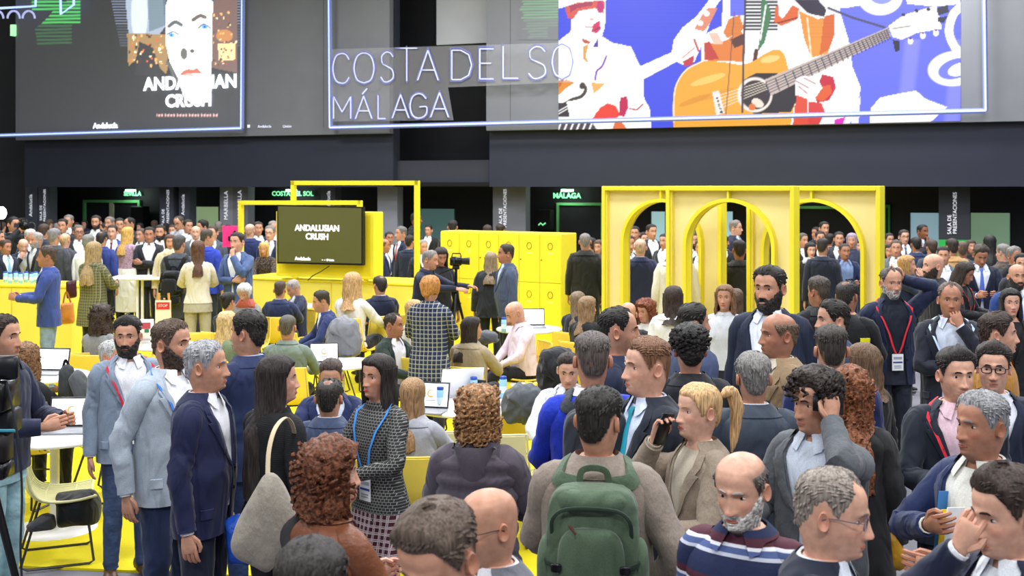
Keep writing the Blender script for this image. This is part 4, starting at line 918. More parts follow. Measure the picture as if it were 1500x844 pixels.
    nk = np.array([(1122, 116), (1300, 34)]); R.poly([(1122, 118), (1302, 42), (1306, 56), (1130, 142)], 'c8b8b0')
    for q in range(24):
        f = 1-.94**q; f = f/.78; x_, y_ = 1124+180*min(f, 1), 122+(-78)*min(f, 1); R.line([(x_, y_), (x_+6, y_+18-5*min(f, 1))], 1.5, '302a3c')
    for q in range(5): R.line([(1124, 122+q*4.4), (1303, 44+q*2.9)], 1.1, '4c4454')
    R.poly([(1302, 40), (1324, 24), (1372, 10), (1380, 44), (1344, 50), (1322, 60), (1308, 56)], W)
    for cx_, cy_ in ((1343, 18), (1324, 24), (1360, 16)): R.ell(cx_, cy_, 3, 2.5, '20203c')
    for cx_, cy_ in ((1334, 62), (1352, 54), (1371, 50)): R.ell(cx_, cy_, 4, 5, W); R.ell(cx_, cy_-4, 2, 1.5, '802060')
    R.poly([(1372, 14), (1388, 9), (1390, 20), (1374, 25)], '2a2840'); R.poly([(1374, 28), (1388, 26), (1382, 36), (1374, 34)], '2a2840'); R.line([(1309, 44), (1334, 40)], 2.4, 'b8b0a8'); R.poly([(1308, 60), (1318, 62), (1318, 76), (1312, 78)], '20203c'); R.line([(1215, 14), (1250, 28), (1296, 42)], 3.4, '48486a')
    R.poly([(1166, 118), (1180, 112), (1200, 118), (1206, 130), (1196, 144), (1180, 142), (1170, 132)], W); R.line([(1168, 120), (1186, 130)], 1.5, 'b05048'); R.line([(1172, 128), (1184, 138)], 1.5, 'b05048'); R.line([(1180, 116), (1196, 124)], 1.5, 'b05048')
    # white swirls and cloud
    R.ell(1290, -2, 32, 26, W); R.ell(1292, -10, 20, 18, '9098f8'); R.poly([(1215, -20), (1270, -20), (1262, 10), (1240, 14), (1216, 12)], W); R.poly([(1320, -20), (1407, -20), (1407, 8), (1370, 12), (1330, 8)], W)
    R.curve([(1407, 12), (1396, 24), (1390, 48), (1398, 70), (1407, 78)], 12, W); R.ell(1398, 102, 38, 25, W, -.1); R.ell(1400, 102, 26, 14, '7880f0', -.3); R.ell(1406, 103, 18, 9, W, -.3); R.poly([(1275, 193), (1276, 160), (1290, 144), (1318, 138), (1342, 134), (1356, 146), (1388, 158), (1365, 178), (1345, 193)], W)
    R.line([(1095, -20), (1091, 100), (1090, 165)], 3, '48404c'); R.line([(1078, 20), (1066, 168)], 1.3, '7a5048'); R.line([(857, 20), (857, 115)], 1.0, 'b0b0b0', .6); R.mask(sm(.6, 1, np.sin(R.Y*1.26))*(R.Y < 60), '20206a', .10)
    yc = lambda X: 191-.0222*(X-822)
    o = R.obj('led_screen', W0, .235, yc, e=.98, base='141418'); tag(o, 'huge bright LED picture of a guitarist playing before a blue backdrop', 'screen')
big_picture()
def poster():
    R = Raster(36, 366, -60, 196, 1.35, '000000'); W = 'ffffff'
    for q in range(-60, 70, 5):
        a = 1 if q < 40 else .55
        R.line([(56+max(0, q-12)*.15, q), (125 if q < 40 else 112, q-1)], 2.6, '38b048' if q < 36 else '2a6a38', a)
    R.poly([(36, -60), (52, -60), (52, 12), (36, 16)], '000000'); R.poly([(36, 20), (88, 16), (72, 34), (36, 60)], '000000'); R.mask((R.X > 98)*(R.X < 106)*(R.Y < 5)*1.0, '000000')
    for q in range(-60, 72, 4): R.line([(171+.2*max(0, q), q), (366, q)], 1.5, '7c86a0' if q < 40 else '4c5260', .8)
    R.poly([(186, -60), (240, -60), (250, 40), (238, 56), (196, 50)], 'aab8cc', .75); R.poly([(222, -60), (252, -60), (252, 38), (226, 48)], '5a707a', .8); R.ell(212, 22, 12, 42, 'dde4f8', 0, .6)
    R.poly([(194, 50), (256, 52), (252, 110), (236, 96), (214, 66), (206, 90), (196, 98)], '9a7848'); R.poly([(212, 62), (232, 72), (246, 112), (206, 112), (208, 84)], '1c1a1e')
    rs = np.random.RandomState(5)
    for q in range(60): R.ell(rs.uniform(196, 254), rs.uniform(50, 98), rs.uniform(.8, 2.2), rs.uniform(.8, 2.6), rs.choice(['e8b060', 'c07830', 'fff0c0', '3a2018', 'e05020']))
    R.poly([(318, -60), (354, -60), (354, 108), (316, 100)], '6a4c44'); R.poly([(326, 66), (352, 64), (352, 90), (328, 90)], 'f0d090'); R.ell(336, 54, 12, 9, 'b87838')
    for q in range(50): R.ell(rs.uniform(318, 353), rs.uniform(20, 104), rs.uniform(.8, 2), rs.uniform(.8, 2), rs.choice(['e8b060', '802818', 'fff0c0', '3a2018', 'a03828']))
    R.poly([(250, -60), (320, -60), (318, 60), (316, 150), (296, 150), (276, 142), (270, 120), (256, 92), (250, 60)], W); R.ell(297, 130, 20, 24, W)
    R.poly([(250, 12), (254, 0), (268, -4), (300, -8), (322, 6), (322, -60), (248, -60)], '4a4850'); R.curve([(255, 40), (264, 34), (273, 38)], 5, '50585c'); R.curve([(290, 31), (300, 25), (308, 27)], 5, '60504c')
    R.curve([(252, 52), (261, 48), (269, 52)], 1.6, '505868'); R.ell(259, 53, 4, 3.4, '68b0f0'); R.ell(259, 53, 1.4, 1.4, '102040'); R.curve([(298, 43), (306, 37), (316, 43)], 1.8, '405064'); R.ell(307, 41, 4.5, 3.2, '58a8f0'); R.ell(307, 41, 1.4, 1.4, '102040')
    R.ell(277, 80, 5, 8, '5c5c54'); R.ell(289, 76, 3.5, 2.6, '5a4a46'); R.poly([(270, 110), (278, 104), (284, 102), (290, 104), (296, 101), (304, 108), (296, 109), (284, 108), (274, 112)], 'c06048'); R.ell(284, 111, 8, 2, 'e8a898'); R.curve([(252, 92), (258, 102), (264, 118)], 4, '5a5a5c', .7); R.curve([(268, 116), (270, 128)], 3, '6a6a6c', .6)
    for q in range(46):
        if q % 9 != 5: R.line([(238+q*1.95, 168+(q % 3)*.4), (238+q*1.95, 171)], 1.1, 'e8b0b0')
    R.mask((R.Y > 190)*1.0, '000000')
    o = R.obj('led_screen', W0, .235, None, e=1.3); tag(o, 'LED poster of a pale face with blue eyes above the white lettering', 'screen'); return o
post = poster()
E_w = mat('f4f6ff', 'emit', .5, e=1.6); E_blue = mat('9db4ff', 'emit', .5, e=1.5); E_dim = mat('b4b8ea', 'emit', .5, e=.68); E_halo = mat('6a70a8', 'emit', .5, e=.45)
TR = textR(W0)
def ltext(px, py, body, pxh, m, parent, name='lettering', d=.26, bold=.0, sx=1.0, pl=W0, vert=False, align='CENTER', depth=.004):
    s_ = pl.sc(px); return text(name, body, pxh/s_/.72, m, pl.p(px, py, d), textR(pl, vert), parent, depth, align, bold, sx)
ltext(286, 123, 'ANDALUSIAN', 19, E_w, post, bold=.018, sx=.98)
ltext(284, 149, 'CRUSH', 18, E_w, post, bold=.018, sx=1.0)
al = ltext(163, 185, 'Andalucía', 8, E_w, None, bold=.006); tag(al, 'small white handwritten region name low on the left LED wall', 'lettering')
for px_, tx_, lb_ in ((372, '■', 'tiny pale square mark right of the light frame'), (395, 'Andalucía', 'tiny pale sponsor word right of the light frame'), (428, 'Unión', 'tiny pale sponsor word farthest right under the grey LED wall')):
    al = ltext(px_, 186, tx_, 4.2, mat('c8ccdc', 'emit', e=.8), None); tag(al, lb_, 'lettering')
R = Raster(764, 822, -60, 60, 1.6, '000000')
for q in range(-60, 58, 4): R.line([(764+abs(math.sin(q))*8+max(0, q-20)*.3, q), (822 if q < 42 else 806, q-1)], 1.8, '2c8a3c' if q < 30 else '2a5a34', .75)
tag(R.obj('led_screen', W0, .232, None), 'patch of thin green lines left of the guitarist picture', 'screen')
# light-line frames that hang before the screens
WF = W0.shift(.55)
def light_line(name, P, r, m, label=None, parent=None, cat='light line'):
    mb = MB()
    for a_, b_ in zip(P[:-1], P[1:]): mb.tube([a_, b_], r, 8)
    o = mb.obj(name, m, parent)
    if label: tag(o, label, cat)
    return o
def frame_tubes(px, r_core, label):
    root = empty('neon_rectangle', (0, 0, 0), 0, label, 'light frame')
    for i, (a_, b_) in enumerate(zip(px[:-1], px[1:])):
        A, B = WF.p(*a_), WF.p(*b_); mb = MB(); mb.tube([A, B], r_core, 8); mb.obj('light_tube', E_blue, root)
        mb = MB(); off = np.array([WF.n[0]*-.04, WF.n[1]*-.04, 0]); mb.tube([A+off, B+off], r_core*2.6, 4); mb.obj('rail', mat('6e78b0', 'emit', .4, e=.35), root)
    return root
frame_tubes([(-60, 200), (353, 188), (355, -80)], .022, 'blue-white light tube frame around the LED poster on the left')
frame_tubes([(481, -80), (483, 187), (1444, 162), (1441, -80)], .022, 'long blue-white light tube frame crossing the guitarist picture')
# neon sign in the top left corner
root = empty('neon_sign', (0, 0, 0), 0, 'white neon outline with small arches in the top left corner', 'neon sign')
for P in ([(-60, 17), (0, 12), (52, 9), (54, -60)], [(88, -60), (89, 21), (108, 7), (108, -60)]):
    mb = MB(); mb.tube([WF.p(*q) for q in P], .035, 6); mb.obj('light_tube', E_blue, root)
for cx_ in (-4, 20, 42):
    mb = MB(); mb.tube([WF.p(cx_+9*math.cos(t), 27-11*math.sin(t)) for t in np.linspace(0, PI, 10)], .03, 6); mb.obj('light_tube', E_dim, root)
# exit-like green lamp on the left
mb = MB(); plane_box(mb, W0, W0.t(26), W0.t(32), W0.z(29, 54), W0.z(29, 38), .3, .1); o = mb.obj('emergency_lamp', mat('a8f0b0', 'emit', e=.9), smooth=False); tag(o, 'small green glowing lamp box at the left edge of the LED wall', 'lamp')
# COSTA DEL SOL / MÁLAGA in single-line neon letters on a clear sheet
G = {'C': [[(.95, .2), (.75, .03), (.45, 0), (.15, .12), (0, .5), (.15, .88), (.45, 1), (.75, .97), (.95, .8)]], 'O': [[(.5, 0), (.15, .12), (0, .5), (.15, .88), (.5, 1), (.85, .88), (1, .5), (.85, .12), (.5, 0)]],
     'S': [[(.9, .85), (.7, .98), (.4, 1), (.12, .86), (.15, .64), (.5, .52), (.85, .4), (.92, .16), (.65, .02), (.3, .0), (.05, .16)]], 'T': [[(0, 1), (1, 1)], [(.5, 1), (.5, 0)]], 'A': [[(0, 0), (.5, 1), (1, 0)], [(.18, .34), (.82, .34)]],
     'D': [[(0, 0), (0, 1), (.45, 1), (.85, .85), (1, .5), (.85, .15), (.45, 0), (0, 0)]], 'E': [[(.9, 1), (0, 1), (0, 0), (.9, 0)], [(0, .52), (.75, .52)]], 'L': [[(0, 1), (0, 0), (.85, 0)]], 'M': [[(0, 0), (0, 1), (.5, .3), (1, 1), (1, 0)]],
     'G': [[(.93, .8), (.7, .98), (.4, 1), (.12, .85), (0, .5), (.12, .15), (.4, 0), (.75, .04), (.95, .2), (.95, .46), (.55, .46)]]}
root = empty('neon_lettering', (0, 0, 0), 0, 'thin white neon words naming a coast and city between the screens', 'neon sign')
def neon(ch, x0, x1, yb, yt, acc=False):
    for st_ in G[ch]:
        P = [WF.p(x0+(x1-x0)*a_, yb+(yt-yb)*b_, .05) for a_, b_ in st_]
        mb = MB(); mb.tube(crm(P, len(P)*4) if ch in 'CSOG' else P, .016, 6, up=(0, 1, 0)) if ch in 'CSOG' else [mb.tube([p0, p1], .016, 6) for p0, p1 in zip(P[:-1], P[1:])]
        mb.obj('letter', E_dim, root)
        # faint outline halo of each letter
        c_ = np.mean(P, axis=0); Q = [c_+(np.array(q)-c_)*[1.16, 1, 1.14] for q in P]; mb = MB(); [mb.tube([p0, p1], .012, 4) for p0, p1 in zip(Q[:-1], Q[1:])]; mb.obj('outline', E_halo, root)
    if acc: mb = MB(); mb.tube([WF.p((x0+x1)/2-2, yt-3, .05), WF.p((x0+x1)/2+5, yt-11, .05)], .02, 6); mb.obj('accent', E_dim, root)
for ch, a_, b_, t_, bt in (('C', 489, 514, 79, 122), ('O', 520, 549, 78, 122), ('S', 558, 579, 77, 120), ('T', 582, 612, 71, 119), ('A', 613, 643, 74, 118), ('D', 663, 692, 74, 117), ('E', 704, 726, 72, 116), ('L', 738, 764, 68, 115), ('S', 774, 802, 69, 115), ('O', 810, 838, 68, 114)): neon(ch, a_, b_, bt, t_)
for ch, a_, b_, t_, bt, ac in (('M', 490, 515, 142, 174, 0), ('A', 522, 546, 141, 174, 1), ('L', 555, 568, 140, 174, 0), ('A', 576, 600, 139, 173, 0), ('G', 602, 627, 138, 173, 0), ('A', 632, 658, 136, 172, 0)): neon(ch, a_, b_, bt, t_, ac)
mb = MB(); v = [WF.p(486, 178), WF.p(664, 176), WF.p(656, 128), WF.p(846, 120), WF.p(846, 62), WF.p(486, 72)]; nn = np.array([WF.n[0], WF.n[1], 0])*.015
mb.add(v+[q-nn for q in v], [[0, 1, 2, 3, 4, 5], [11, 10, 9, 8, 7, 6]]+[[i, 6+i, 6+(i+1) % 6, (i+1) % 6] for i in range(6)])
gm = bpy.data.materials.new('clear_sheet'); gm.use_nodes = True; gb = gm.node_tree.nodes['Principled BSDF']; gb.inputs['Alpha'].default_value = .16; gb.inputs['Roughness'].default_value = .1; gb.inputs['Base Color'].default_value = (.5, .5, .55, 1)
mb.obj('backing_sheet', gm, root, smooth=False)

# ---------------------------------------------------------------- back wall under the fascia
def wbox(name, pl, x0, x1, y0, y1, m, d0=.03, d1=0, parent=None, label=None, cat=None, kind=None, bottom=None):
    mb = MB(); z1 = pl.z((x0+x1)/2, y0); z0 = bottom if bottom is not None else pl.z((x0+x1)/2, y1); plane_box(mb, pl, pl.t(x0), pl.t(x1), z0, z1, d0, d1); o = mb.obj(name, m, parent, smooth=False); return tag(o, label, cat, None, kind)
G_frame = mat('5fa868', 'paint', .5)
def doorway(n, x0, x1, y0, mid=None, m=G_frame):
    r = empty('door_%d' % n, (0, 0, 0)); r['kind'] = 'structure'; th = 3.2
    wbox('door_frame', WB, x0, x0+th, y0, 0, m, .12, 0, r, bottom=0); wbox('door_frame', WB, x1-th, x1, y0, 0, m, .12, 0, r, bottom=0)
    wbox('door_frame', WB, x0+th, x1-th, y0, y0+th*1.2, m, .12, 0, r); wbox('door_leaf', WB, x0+th, mid or (x1-th), y0+th, 0, mat('1b1c22'), .05, 0, r, bottom=0)
    if mid: wbox('door_leaf', WB, mid, x1-th, y0+th, 0, mat('121318'), .05, 0, r, bottom=0); wbox('door_post', WB, mid-3, mid+3, y0+th, 0, mat('a09c84'), .1, 0, r, bottom=0)
doorway(1, 125, 208, 293, 166); doorway(2, 817, 885, 297); doorway(3, 1295, 1304, 300, None, mat('2f7a3a')); 
doorway(4, 1150, 1262, 302)
def lit_panel(n, x0, x1, y0, h): 
    r = empty('window_%d' % n, (0, 0, 0)); r['kind'] = 'structure'
    wbox('pane', WB, x0, x1, y0, 0, mat(h, 'emit', .25, e=.55), .05, 0, r, bottom=.05); wbox('window_frame', WB, x0-1, x0, y0, 0, mat('3a4a40'), .08, 0, r, bottom=.0); wbox('window_frame', WB, x1, x1+1, y0, 0, mat('3a4a40'), .08, 0, r, bottom=.0)
lit_panel(1, 280, 322, 303, '8fa87c'); lit_panel(2, 613, 667, 306, '45605e'); lit_panel(3, 955, 975, 310, '9cc4cc'); lit_panel(4, 1063, 1074, 310, '9cc4d4'); lit_panel(5, 1334, 1375, 312, '86a4b4'); lit_panel(6, 1422, 1479, 312, '6f8a70')
# illuminated names
E_green = mat('7fe0a0', 'emit', e=.9); E_glow = mat('e8fff0', 'emit', e=2.2)
for (px, body, w_) in ((197, 'SEVILLA', 7.5), (431, 'COSTA DEL SOL', 8), (832, 'MÁLAGA', 9)):
    o = ltext(px, 284 if px < 800 else 287, body, w_*.85, E_green, None, 'lettering', .1, bold=.006, pl=WB); tag(o, {197: 'green lit SEVILLA lettering over the left doorway', 431: 'green lit COSTA DEL SOL lettering behind the yellow frames', 832: 'green lit MÁLAGA lettering near the yellow arches'}[px], 'lettering')
    mb = MB(); q = WB.p(px+5, 279, .35); mb.box(q, (.32, .10, .06), 0, WB.R()); o = mb.obj('wall_lamp', E_glow, smooth=False); tag(o, {197: 'small bright spot lamp above the SEVILLA sign', 431: 'small bright spot lamp above the COSTA DEL SOL sign', 832: 'small bright spot lamp above the MÁLAGA sign'}[px], 'lamp')
    d = bpy.data.lights.new('spot', 'POINT'); d.energy = 14; d.color = (.8, 1, .88); d.shadow_soft_size = .1; lo = bpy.data.objects.new('wall_lamp_light', d); C.objects.link(lo); lo.location = q+np.array([WB.n[0], WB.n[1], 0])*.12+[0, 0, -.12]
mb = MB(); q = WB.p(1192, 286, .3); mb.box(q, (.5, .08, .14), 0, WB.R()); tag(mb.obj('wall_lamp', E_glow, smooth=False), 'small bright lamp seen behind the right arch top', 'lamp')
# pillars
WP = W0.shift(-.8)
M_pil = mat('85878f', 'paint', .6); M_pil2 = mat('4a4c58', 'paint', .6)
def pillar(x0, x1, m, label, txt=None, tw=None, tpy=0, size=7, lines=None, foot=None):
    r = empty('pillar', WP.w(WP.t((x0+x1)/2), 0), 0, label, 'pillar'); mb = MB(); R0 = WP.w(WP.t((x0+x1)/2), 0)
    plane_box(mb, WP, WP.t(x0), WP.t(x1), 0, HC+.05, 0, -.35); o = mb.obj('shaft', m, r, smooth=False); o.matrix_parent_inverse = Matrix.Translation(-Vector(R0))
    for (b_, px, py, s_) in (lines or []):
        q = ltext(px, py, b_, s_, mat('e0e2ea', 'emit', e=.55), None, 'lettering', .03, .0, 1.0, WP, True); q.parent = r; q.matrix_parent_inverse = Matrix.Translation(-Vector(R0))
    if foot:
        for (a0, a1, y0_, y1_, h_) in foot:
            mb = MB(); plane_box(mb, WP, WP.t(a0), WP.t(a1), WP.z(a0, y1_), WP.z(a0, y0_), .04, 0); q = mb.obj('coloured_panel', mat(h_, 'plain', .5), r, smooth=False); q.matrix_parent_inverse = Matrix.Translation(-Vector(R0))
    return r
pillar(37, 55, M_pil2, 'dark pillar with white vertical script at the far left', lines=[('Andalucía', 46, 301, 6)], foot=[(44, 52, 329, 338, '3fa850')])
pillar(56, 72, M_pil2, 'dark pillar with small vertical room name beside the far left pillar', lines=[('SALA DE', 61, 312, 4.2), ('PRESENTACIONES', 66.5, 301, 4.2)])
pillar(234, 254, M_pil2, 'dark pillar with vertical room name left of the green window', lines=[('SALA DE', 240, 318, 4.4), ('PRESENTACIONES', 247, 303, 4.4)], foot=[(238, 246, 332, 345, '3fa850')])
pillar(262, 277, M_pil2, 'dark pillar with white vertical script left of the green window', lines=[('Andalucía', 269, 300, 5.6)])
pillar(322, 341, M_pil, 'grey pillar with vertical MARBELLA lettering, left of the pair', lines=[('MARBELLA', 332, 301, 6.4)])
pillar(341, 363, mat('74767e', 'paint'), 'grey pillar with vertical MARBELLA lettering, right of the pair', lines=[('MARBELLA', 352, 300, 6.4)])
pillar(553, 582, M_pil, 'plain grey pillar right of the television board')
pillar(470, 491, M_pil2, 'dark pillar with white script behind the television', lines=[('Andalucía', 482, 296, 6)])
pillar(722, 770, mat('6a6c74', 'paint'), 'wide grey pillar with vertical room name behind the lockers', lines=[('SALA DE', 734, 318, 5), ('PRESENTACIONES', 740.5, 305, 5)])
pillar(1375, 1421, mat('34363e', 'paint'), 'wide black pillar with white vertical room name on the right', lines=[('SALA DE', 1391, 329, 5.4), ('PRESENTACIONES', 1399, 312, 5.4)], foot=[(1375, 1421, 351, 420, '2fae4c')])
WS_ = Plane(326, 83, 349, 83); mb = MB(); plane_box(mb, WS_, 0, WS_.W, WS_.z(336, 362), WS_.z(336, 331), 0, -.05); o = mb.obj('sign', mat('e02f7c', 'plain', .5), smooth=False); tag(o, 'pink square sign with a black arrow below the MARBELLA pillar', 'sign')
mb = MB(); plane_box(mb, WS_, WS_.W/2-.02, WS_.W/2+.02, 0, WS_.z(336, 331)-.02, -.05, -.09); mb.obj('pole', mat('2a2c30'), o, smooth=False); mb = MB(); WQ = WS_
for P in (((336, 352), (345, 338)), ((336, 352), (336, 346)), ((336, 352), (341, 351))): mb.tube([WQ.p(*P[0], .02), WQ.p(*P[1], .02)], .018, 6)
mb.obj('arrow', mat('1a1016'), o)
mb = MB(); plane_box(mb, WB, WB.t(793), WB.t(815), WB.z(804, 336), WB.z(804, 307), .5, .15, bev=.02); o = mb.obj('speaker', mat('0b0b0d'), smooth=False); tag(o, 'black loudspeaker box with green mark right of the wide pillar', 'loudspeaker')
mb = MB(); mb.tube([WB.p(798, 329, .52), WB.p(801, 326, .52), WB.p(804, 329, .52), WB.p(808, 326, .52)], .02, 5); mb.obj('logo', E_green, o)
mb = MB(); plane_box(mb, WB, WB.t(206), WB.t(224), WB.z(215, 334), WB.z(215, 302), .5, .15, bev=.02); o = mb.obj('speaker', mat('0b0b0d'), smooth=False); tag(o, 'black loudspeaker box beside the left doorway', 'loudspeaker')

# ---------------------------------------------------------------- yellow furniture
Y1 = mat('e2d434', 'paint', .45); Y2 = mat('e2d45a', 'paint', .5); CREAM = mat('e4d492', 'paint', .55)
# lockers
LK = Plane(645, 84, 822, 90); Wd = LK.W; Hk = 1.83
r = empty('locker_block', LK.w(Wd/2, 0, -.25), 0, 'yellow block of twelve square-door lockers', 'lockers'); R0 = Vector(LK.w(Wd/2, 0, -.25)); inv = Matrix.Translation(-R0)
def kid(mb, name, m, par, smooth=False, inv_=None):
    o = mb.obj(name, m, par, smooth); o.matrix_parent_inverse = (inv_ or inv) if par.type == 'EMPTY' else Matrix.Identity(4); return o
mb = MB(); plane_box(mb, LK, 0, Wd, 0, Hk, -.012, -.5, bev=.01); kid(mb, 'cabinet', Y1, r)
for c_ in range(6):
    for rw in range(2):
        t0 = Wd*c_/6+.006; t1 = Wd*(c_+1)/6-.006; z1 = Hk-.02-rw*.80; z0 = z1-.79 if rw == 0 else max(.12, z1-.80)
        mb = MB(); plane_box(mb, LK, t0, t1, z0, z1, .004, -.012, bev=.004); d_ = kid(mb, 'door', Y1, r)
        mb = MB(); a = np.linspace(0, 2*PI, 25); mb.tube([LK.w((t0+t1)/2+.045*math.cos(q), z1-.19+.055*math.sin(q), .006) for q in a], .006, 5); kid(mb, 'ring_emblem', mat('8a7a10'), d_)
        mb = MB(); plane_box(mb, LK, (t0+t1)/2-.05, (t0+t1)/2+.05, z1-.32, z1-.30, .006, .003); kid(mb, 'name_label', mat('e8dc8a'), d_)
        mb = MB(); mb.ell(LK.w(t0+.03, z1-.42, .006), (.012, .012, .012), 8); kid(mb, 'keyhole', mat('2a2410'), d_)
# arches
def arch(x0, s0, x1, s1, ax, ar, label, H=2.60):
    pl = Plane(x0, s0, x1, s1); Wd = pl.W; R0 = Vector(pl.w(Wd/2, 0)); r = empty('arch_portal', R0, 0, label, 'arch'); iv = Matrix.Translation(-R0); fr = .05; dp = .17
    def k(mb, n, m, p=r, smooth=False): o = mb.obj(n, m, p, smooth); o.matrix_parent_inverse = iv; return o
    for t0, t1 in ((0, fr), (Wd-fr, Wd)): mb = MB(); plane_box(mb, pl, t0, t1, 0, H, .02, -dp, bev=.006); k(mb, 'post', Y1)
    mb = MB(); plane_box(mb, pl, fr, Wd-fr, H-.06, H, .02, -dp, bev=.006); k(mb, 'top_beam', Y1)
    tc = pl.t(ax); tr = ar/pl.sc(ax); zc = pl.z(ax, 296)-tr; 
    # panel with arched opening
    n = 28; aa = np.linspace(PI, 0, n); inner = [(tc-tr, .02)]+[(tc+tr*math.cos(q), zc+tr*math.sin(q)) for q in aa]+[(tc+tr, .02)]
    outer = [(fr, .02)]+[(fr if q > PI*.75 else (Wd-fr if q < PI*.25 else tc+(tr*math.cos(q))*1.0), (zc+tr*math.sin(q)) if (q > PI*.75 or q < PI*.25) else H-.06) for q in aa]+[(Wd-fr, .02)]
    outer = [(fr, .02)]+[(fr, zc+tr*math.sin(q)) if q > PI*.78 else ((Wd-fr, zc+tr*math.sin(q)) if q < PI*.22 else (fr+(Wd-2*fr)*(PI*.78-q)/(PI*.56), H-.06)) for q in aa]+[(Wd-fr, .02)]
    mb = MB()
    for d, fl in ((-.09, 0), (-.19, 1)):
        v = [pl.w(t, z, d) for t, z in inner]+[pl.w(t, z, d) for t, z in outer]; m_ = len(inner)
        f = [[i, i+1, m_+i+1, m_+i] for i in range(m_-1)]; mb.add(v, [q[::-1] for q in f] if fl == 0 else f)
    k(mb, 'panel', CREAM)
    mb = MB(); rg = []
    for (t, z), (a_, b_) in zip(inner, [(-1, 0)]+[(math.cos(q), math.sin(q)) for q in aa]+[(1, 0)]):
        rg.append([pl.w(t, z, .01), pl.w(t+a_*.045, z+b_*.045, .01), pl.w(t+a_*.045, z+b_*.045, -dp+.02), pl.w(t, z, -dp+.02)])
    mb.loft(rg); k(mb, 'arch_rim', Y1, smooth=False)
    mb = MB(); plane_box(mb, pl, tc-.012, tc+.012, zc+tr+.03, H-.06, 0, -.12); k(mb, 'centre_rib', Y1)
    for t0, t1 in ((fr, fr+.02), (Wd-fr-.02, Wd-fr)): mb = MB(); plane_box(mb, pl, t0, t1, .02, H-.06, -.02, -.09); k(mb, 'inner_lip', Y2)
arch(882, 105, 1057, 112, 967, 61, 'yellow arched portal nearest the lockers, behind the middle one')
arch(1094, 114, 1290, 122, 1188, 73, 'yellow arched portal at the right end of the row')
arch(976, 116, 1164, 124, 1066, 67, 'yellow arched portal in the middle, standing before the other two')
# counter with television board
CT = Plane(352, 88, 613, 95); zt = 1.10
def counter(name, pl, t0, t1, label, dep=.95, H=1.10):
    R0 = Vector(pl.w((t0+t1)/2, 0, -dep/2)); r = empty(name, R0, 0, label, 'counter'); iv = Matrix.Translation(-R0)
    mb = MB(); plane_box(mb, pl, t0, t1, 0, H-.04, 0, -dep, bev=.01); kid(mb, 'front', Y2, r, inv_=iv); mb = MB(); plane_box(mb, pl, t0-.02, t1+.02, H-.04, H, .02, -dep-.02, bev=.01); kid(mb, 'countertop', Y1, r, inv_=iv)
    for q in np.arange(t0+.9, t1-.3, .9): mb = MB(); plane_box(mb, pl, q-.006, q+.006, .04, H-.05, .003, -.005); kid(mb, 'joint_strip', mat('c8b020'), r, inv_=iv)
counter('counter', CT, 0, CT.t(618), 'long pale yellow counter below the television')
C2 = Plane(-60, 95, 110, 97); counter('counter', C2, 0, C2.t(106), 'bright yellow counter at the far left under blue bottles', .8)
TV = Plane(404, 92, 548, 96).shift(-.3)
R0 = Vector(TV.w(.75, 1.1)); r = empty('display_board', R0, 0, 'yellow boxed display board standing on the counter', 'board'); iv = Matrix.Translation(-R0)
mb = MB(); plane_box(mb, TV, TV.t(404), TV.t(548), TV.z(476, 407), TV.z(476, 310), 0, -.28, bev=.012); kid(mb, 'box', Y1, r, inv_=iv)
mb = MB(); plane_box(mb, TV, TV.t(404)+.06, TV.t(548)-.06, TV.z(476, 407)+.05, TV.z(476, 310)-.05, .004, 0); kid(mb, 'back_panel', mat('d8c418', 'paint'), r, inv_=iv)
mb = MB(); plane_box(mb, TV, TV.t(427), TV.t(431), 1.10, TV.z(430, 407), -.05, -.12); kid(mb, 'foot', Y1, r, inv_=iv); mb = MB(); plane_box(mb, TV, TV.t(530), TV.t(534), 1.10, TV.z(530, 407), -.05, -.12); kid(mb, 'foot', Y1, r, inv_=iv)
T2 = TV.shift(.12); R0 = Vector(T2.w(.75, 1.5)); r = empty('television', R0, 0, 'flat television with white lettering on an olive screen', 'television'); iv = Matrix.Translation(-R0)
def quad_slab(mb, pl, c, d0, d1, mi=0):
    v = [pl.p(*q, d0) for q in c]+[pl.p(*q, d1) for q in c]; mb.add(v, [[0, 1, 2, 3], [7, 6, 5, 4], [0, 4, 5, 1], [1, 5, 6, 2], [2, 6, 7, 3], [3, 7, 4, 0]], mi)
mb = MB(); quad_slab(mb, T2, [(407, 386), (532, 389), (532, 303), (407, 300)], .02, -.06); kid(mb, 'bezel', mat('15161a', 'plain', .3), r, inv_=iv)
mb = MB(); quad_slab(mb, T2, [(409, 383.5), (530.5, 386), (530.5, 305), (409, 302)], .026, .018)
tvm = mat('4a4a26', 'emit', .12, e=.55, spec=.6); kid(mb, 'screen', tvm, r, inv_=iv)
for b_, px, py, h_ in (('ANDALUSIAN', 466, 334.5, 9), ('CRUSH', 466, 347, 9), ('Andalucía', 445, 379, 5), ('▪  ▪  ■ Unión', 482, 381, 2.6)):
    q = ltext(px, py, b_, h_, mat('f0f0f4', 'emit', e=1.0), None, 'lettering', .03, .003 if h_ > 6 else .001, 1.0, T2); q.parent = r; q.matrix_parent_inverse = iv
mb = MB(); mb.tube([T2.p(480, 390, -.05), T2.p(470, 398, 0), T2.p(459, 404, .02), T2.p(452, 411, .02)], .008, 5); kid(mb, 'cable', mat('1a1a10'), r, True, iv)
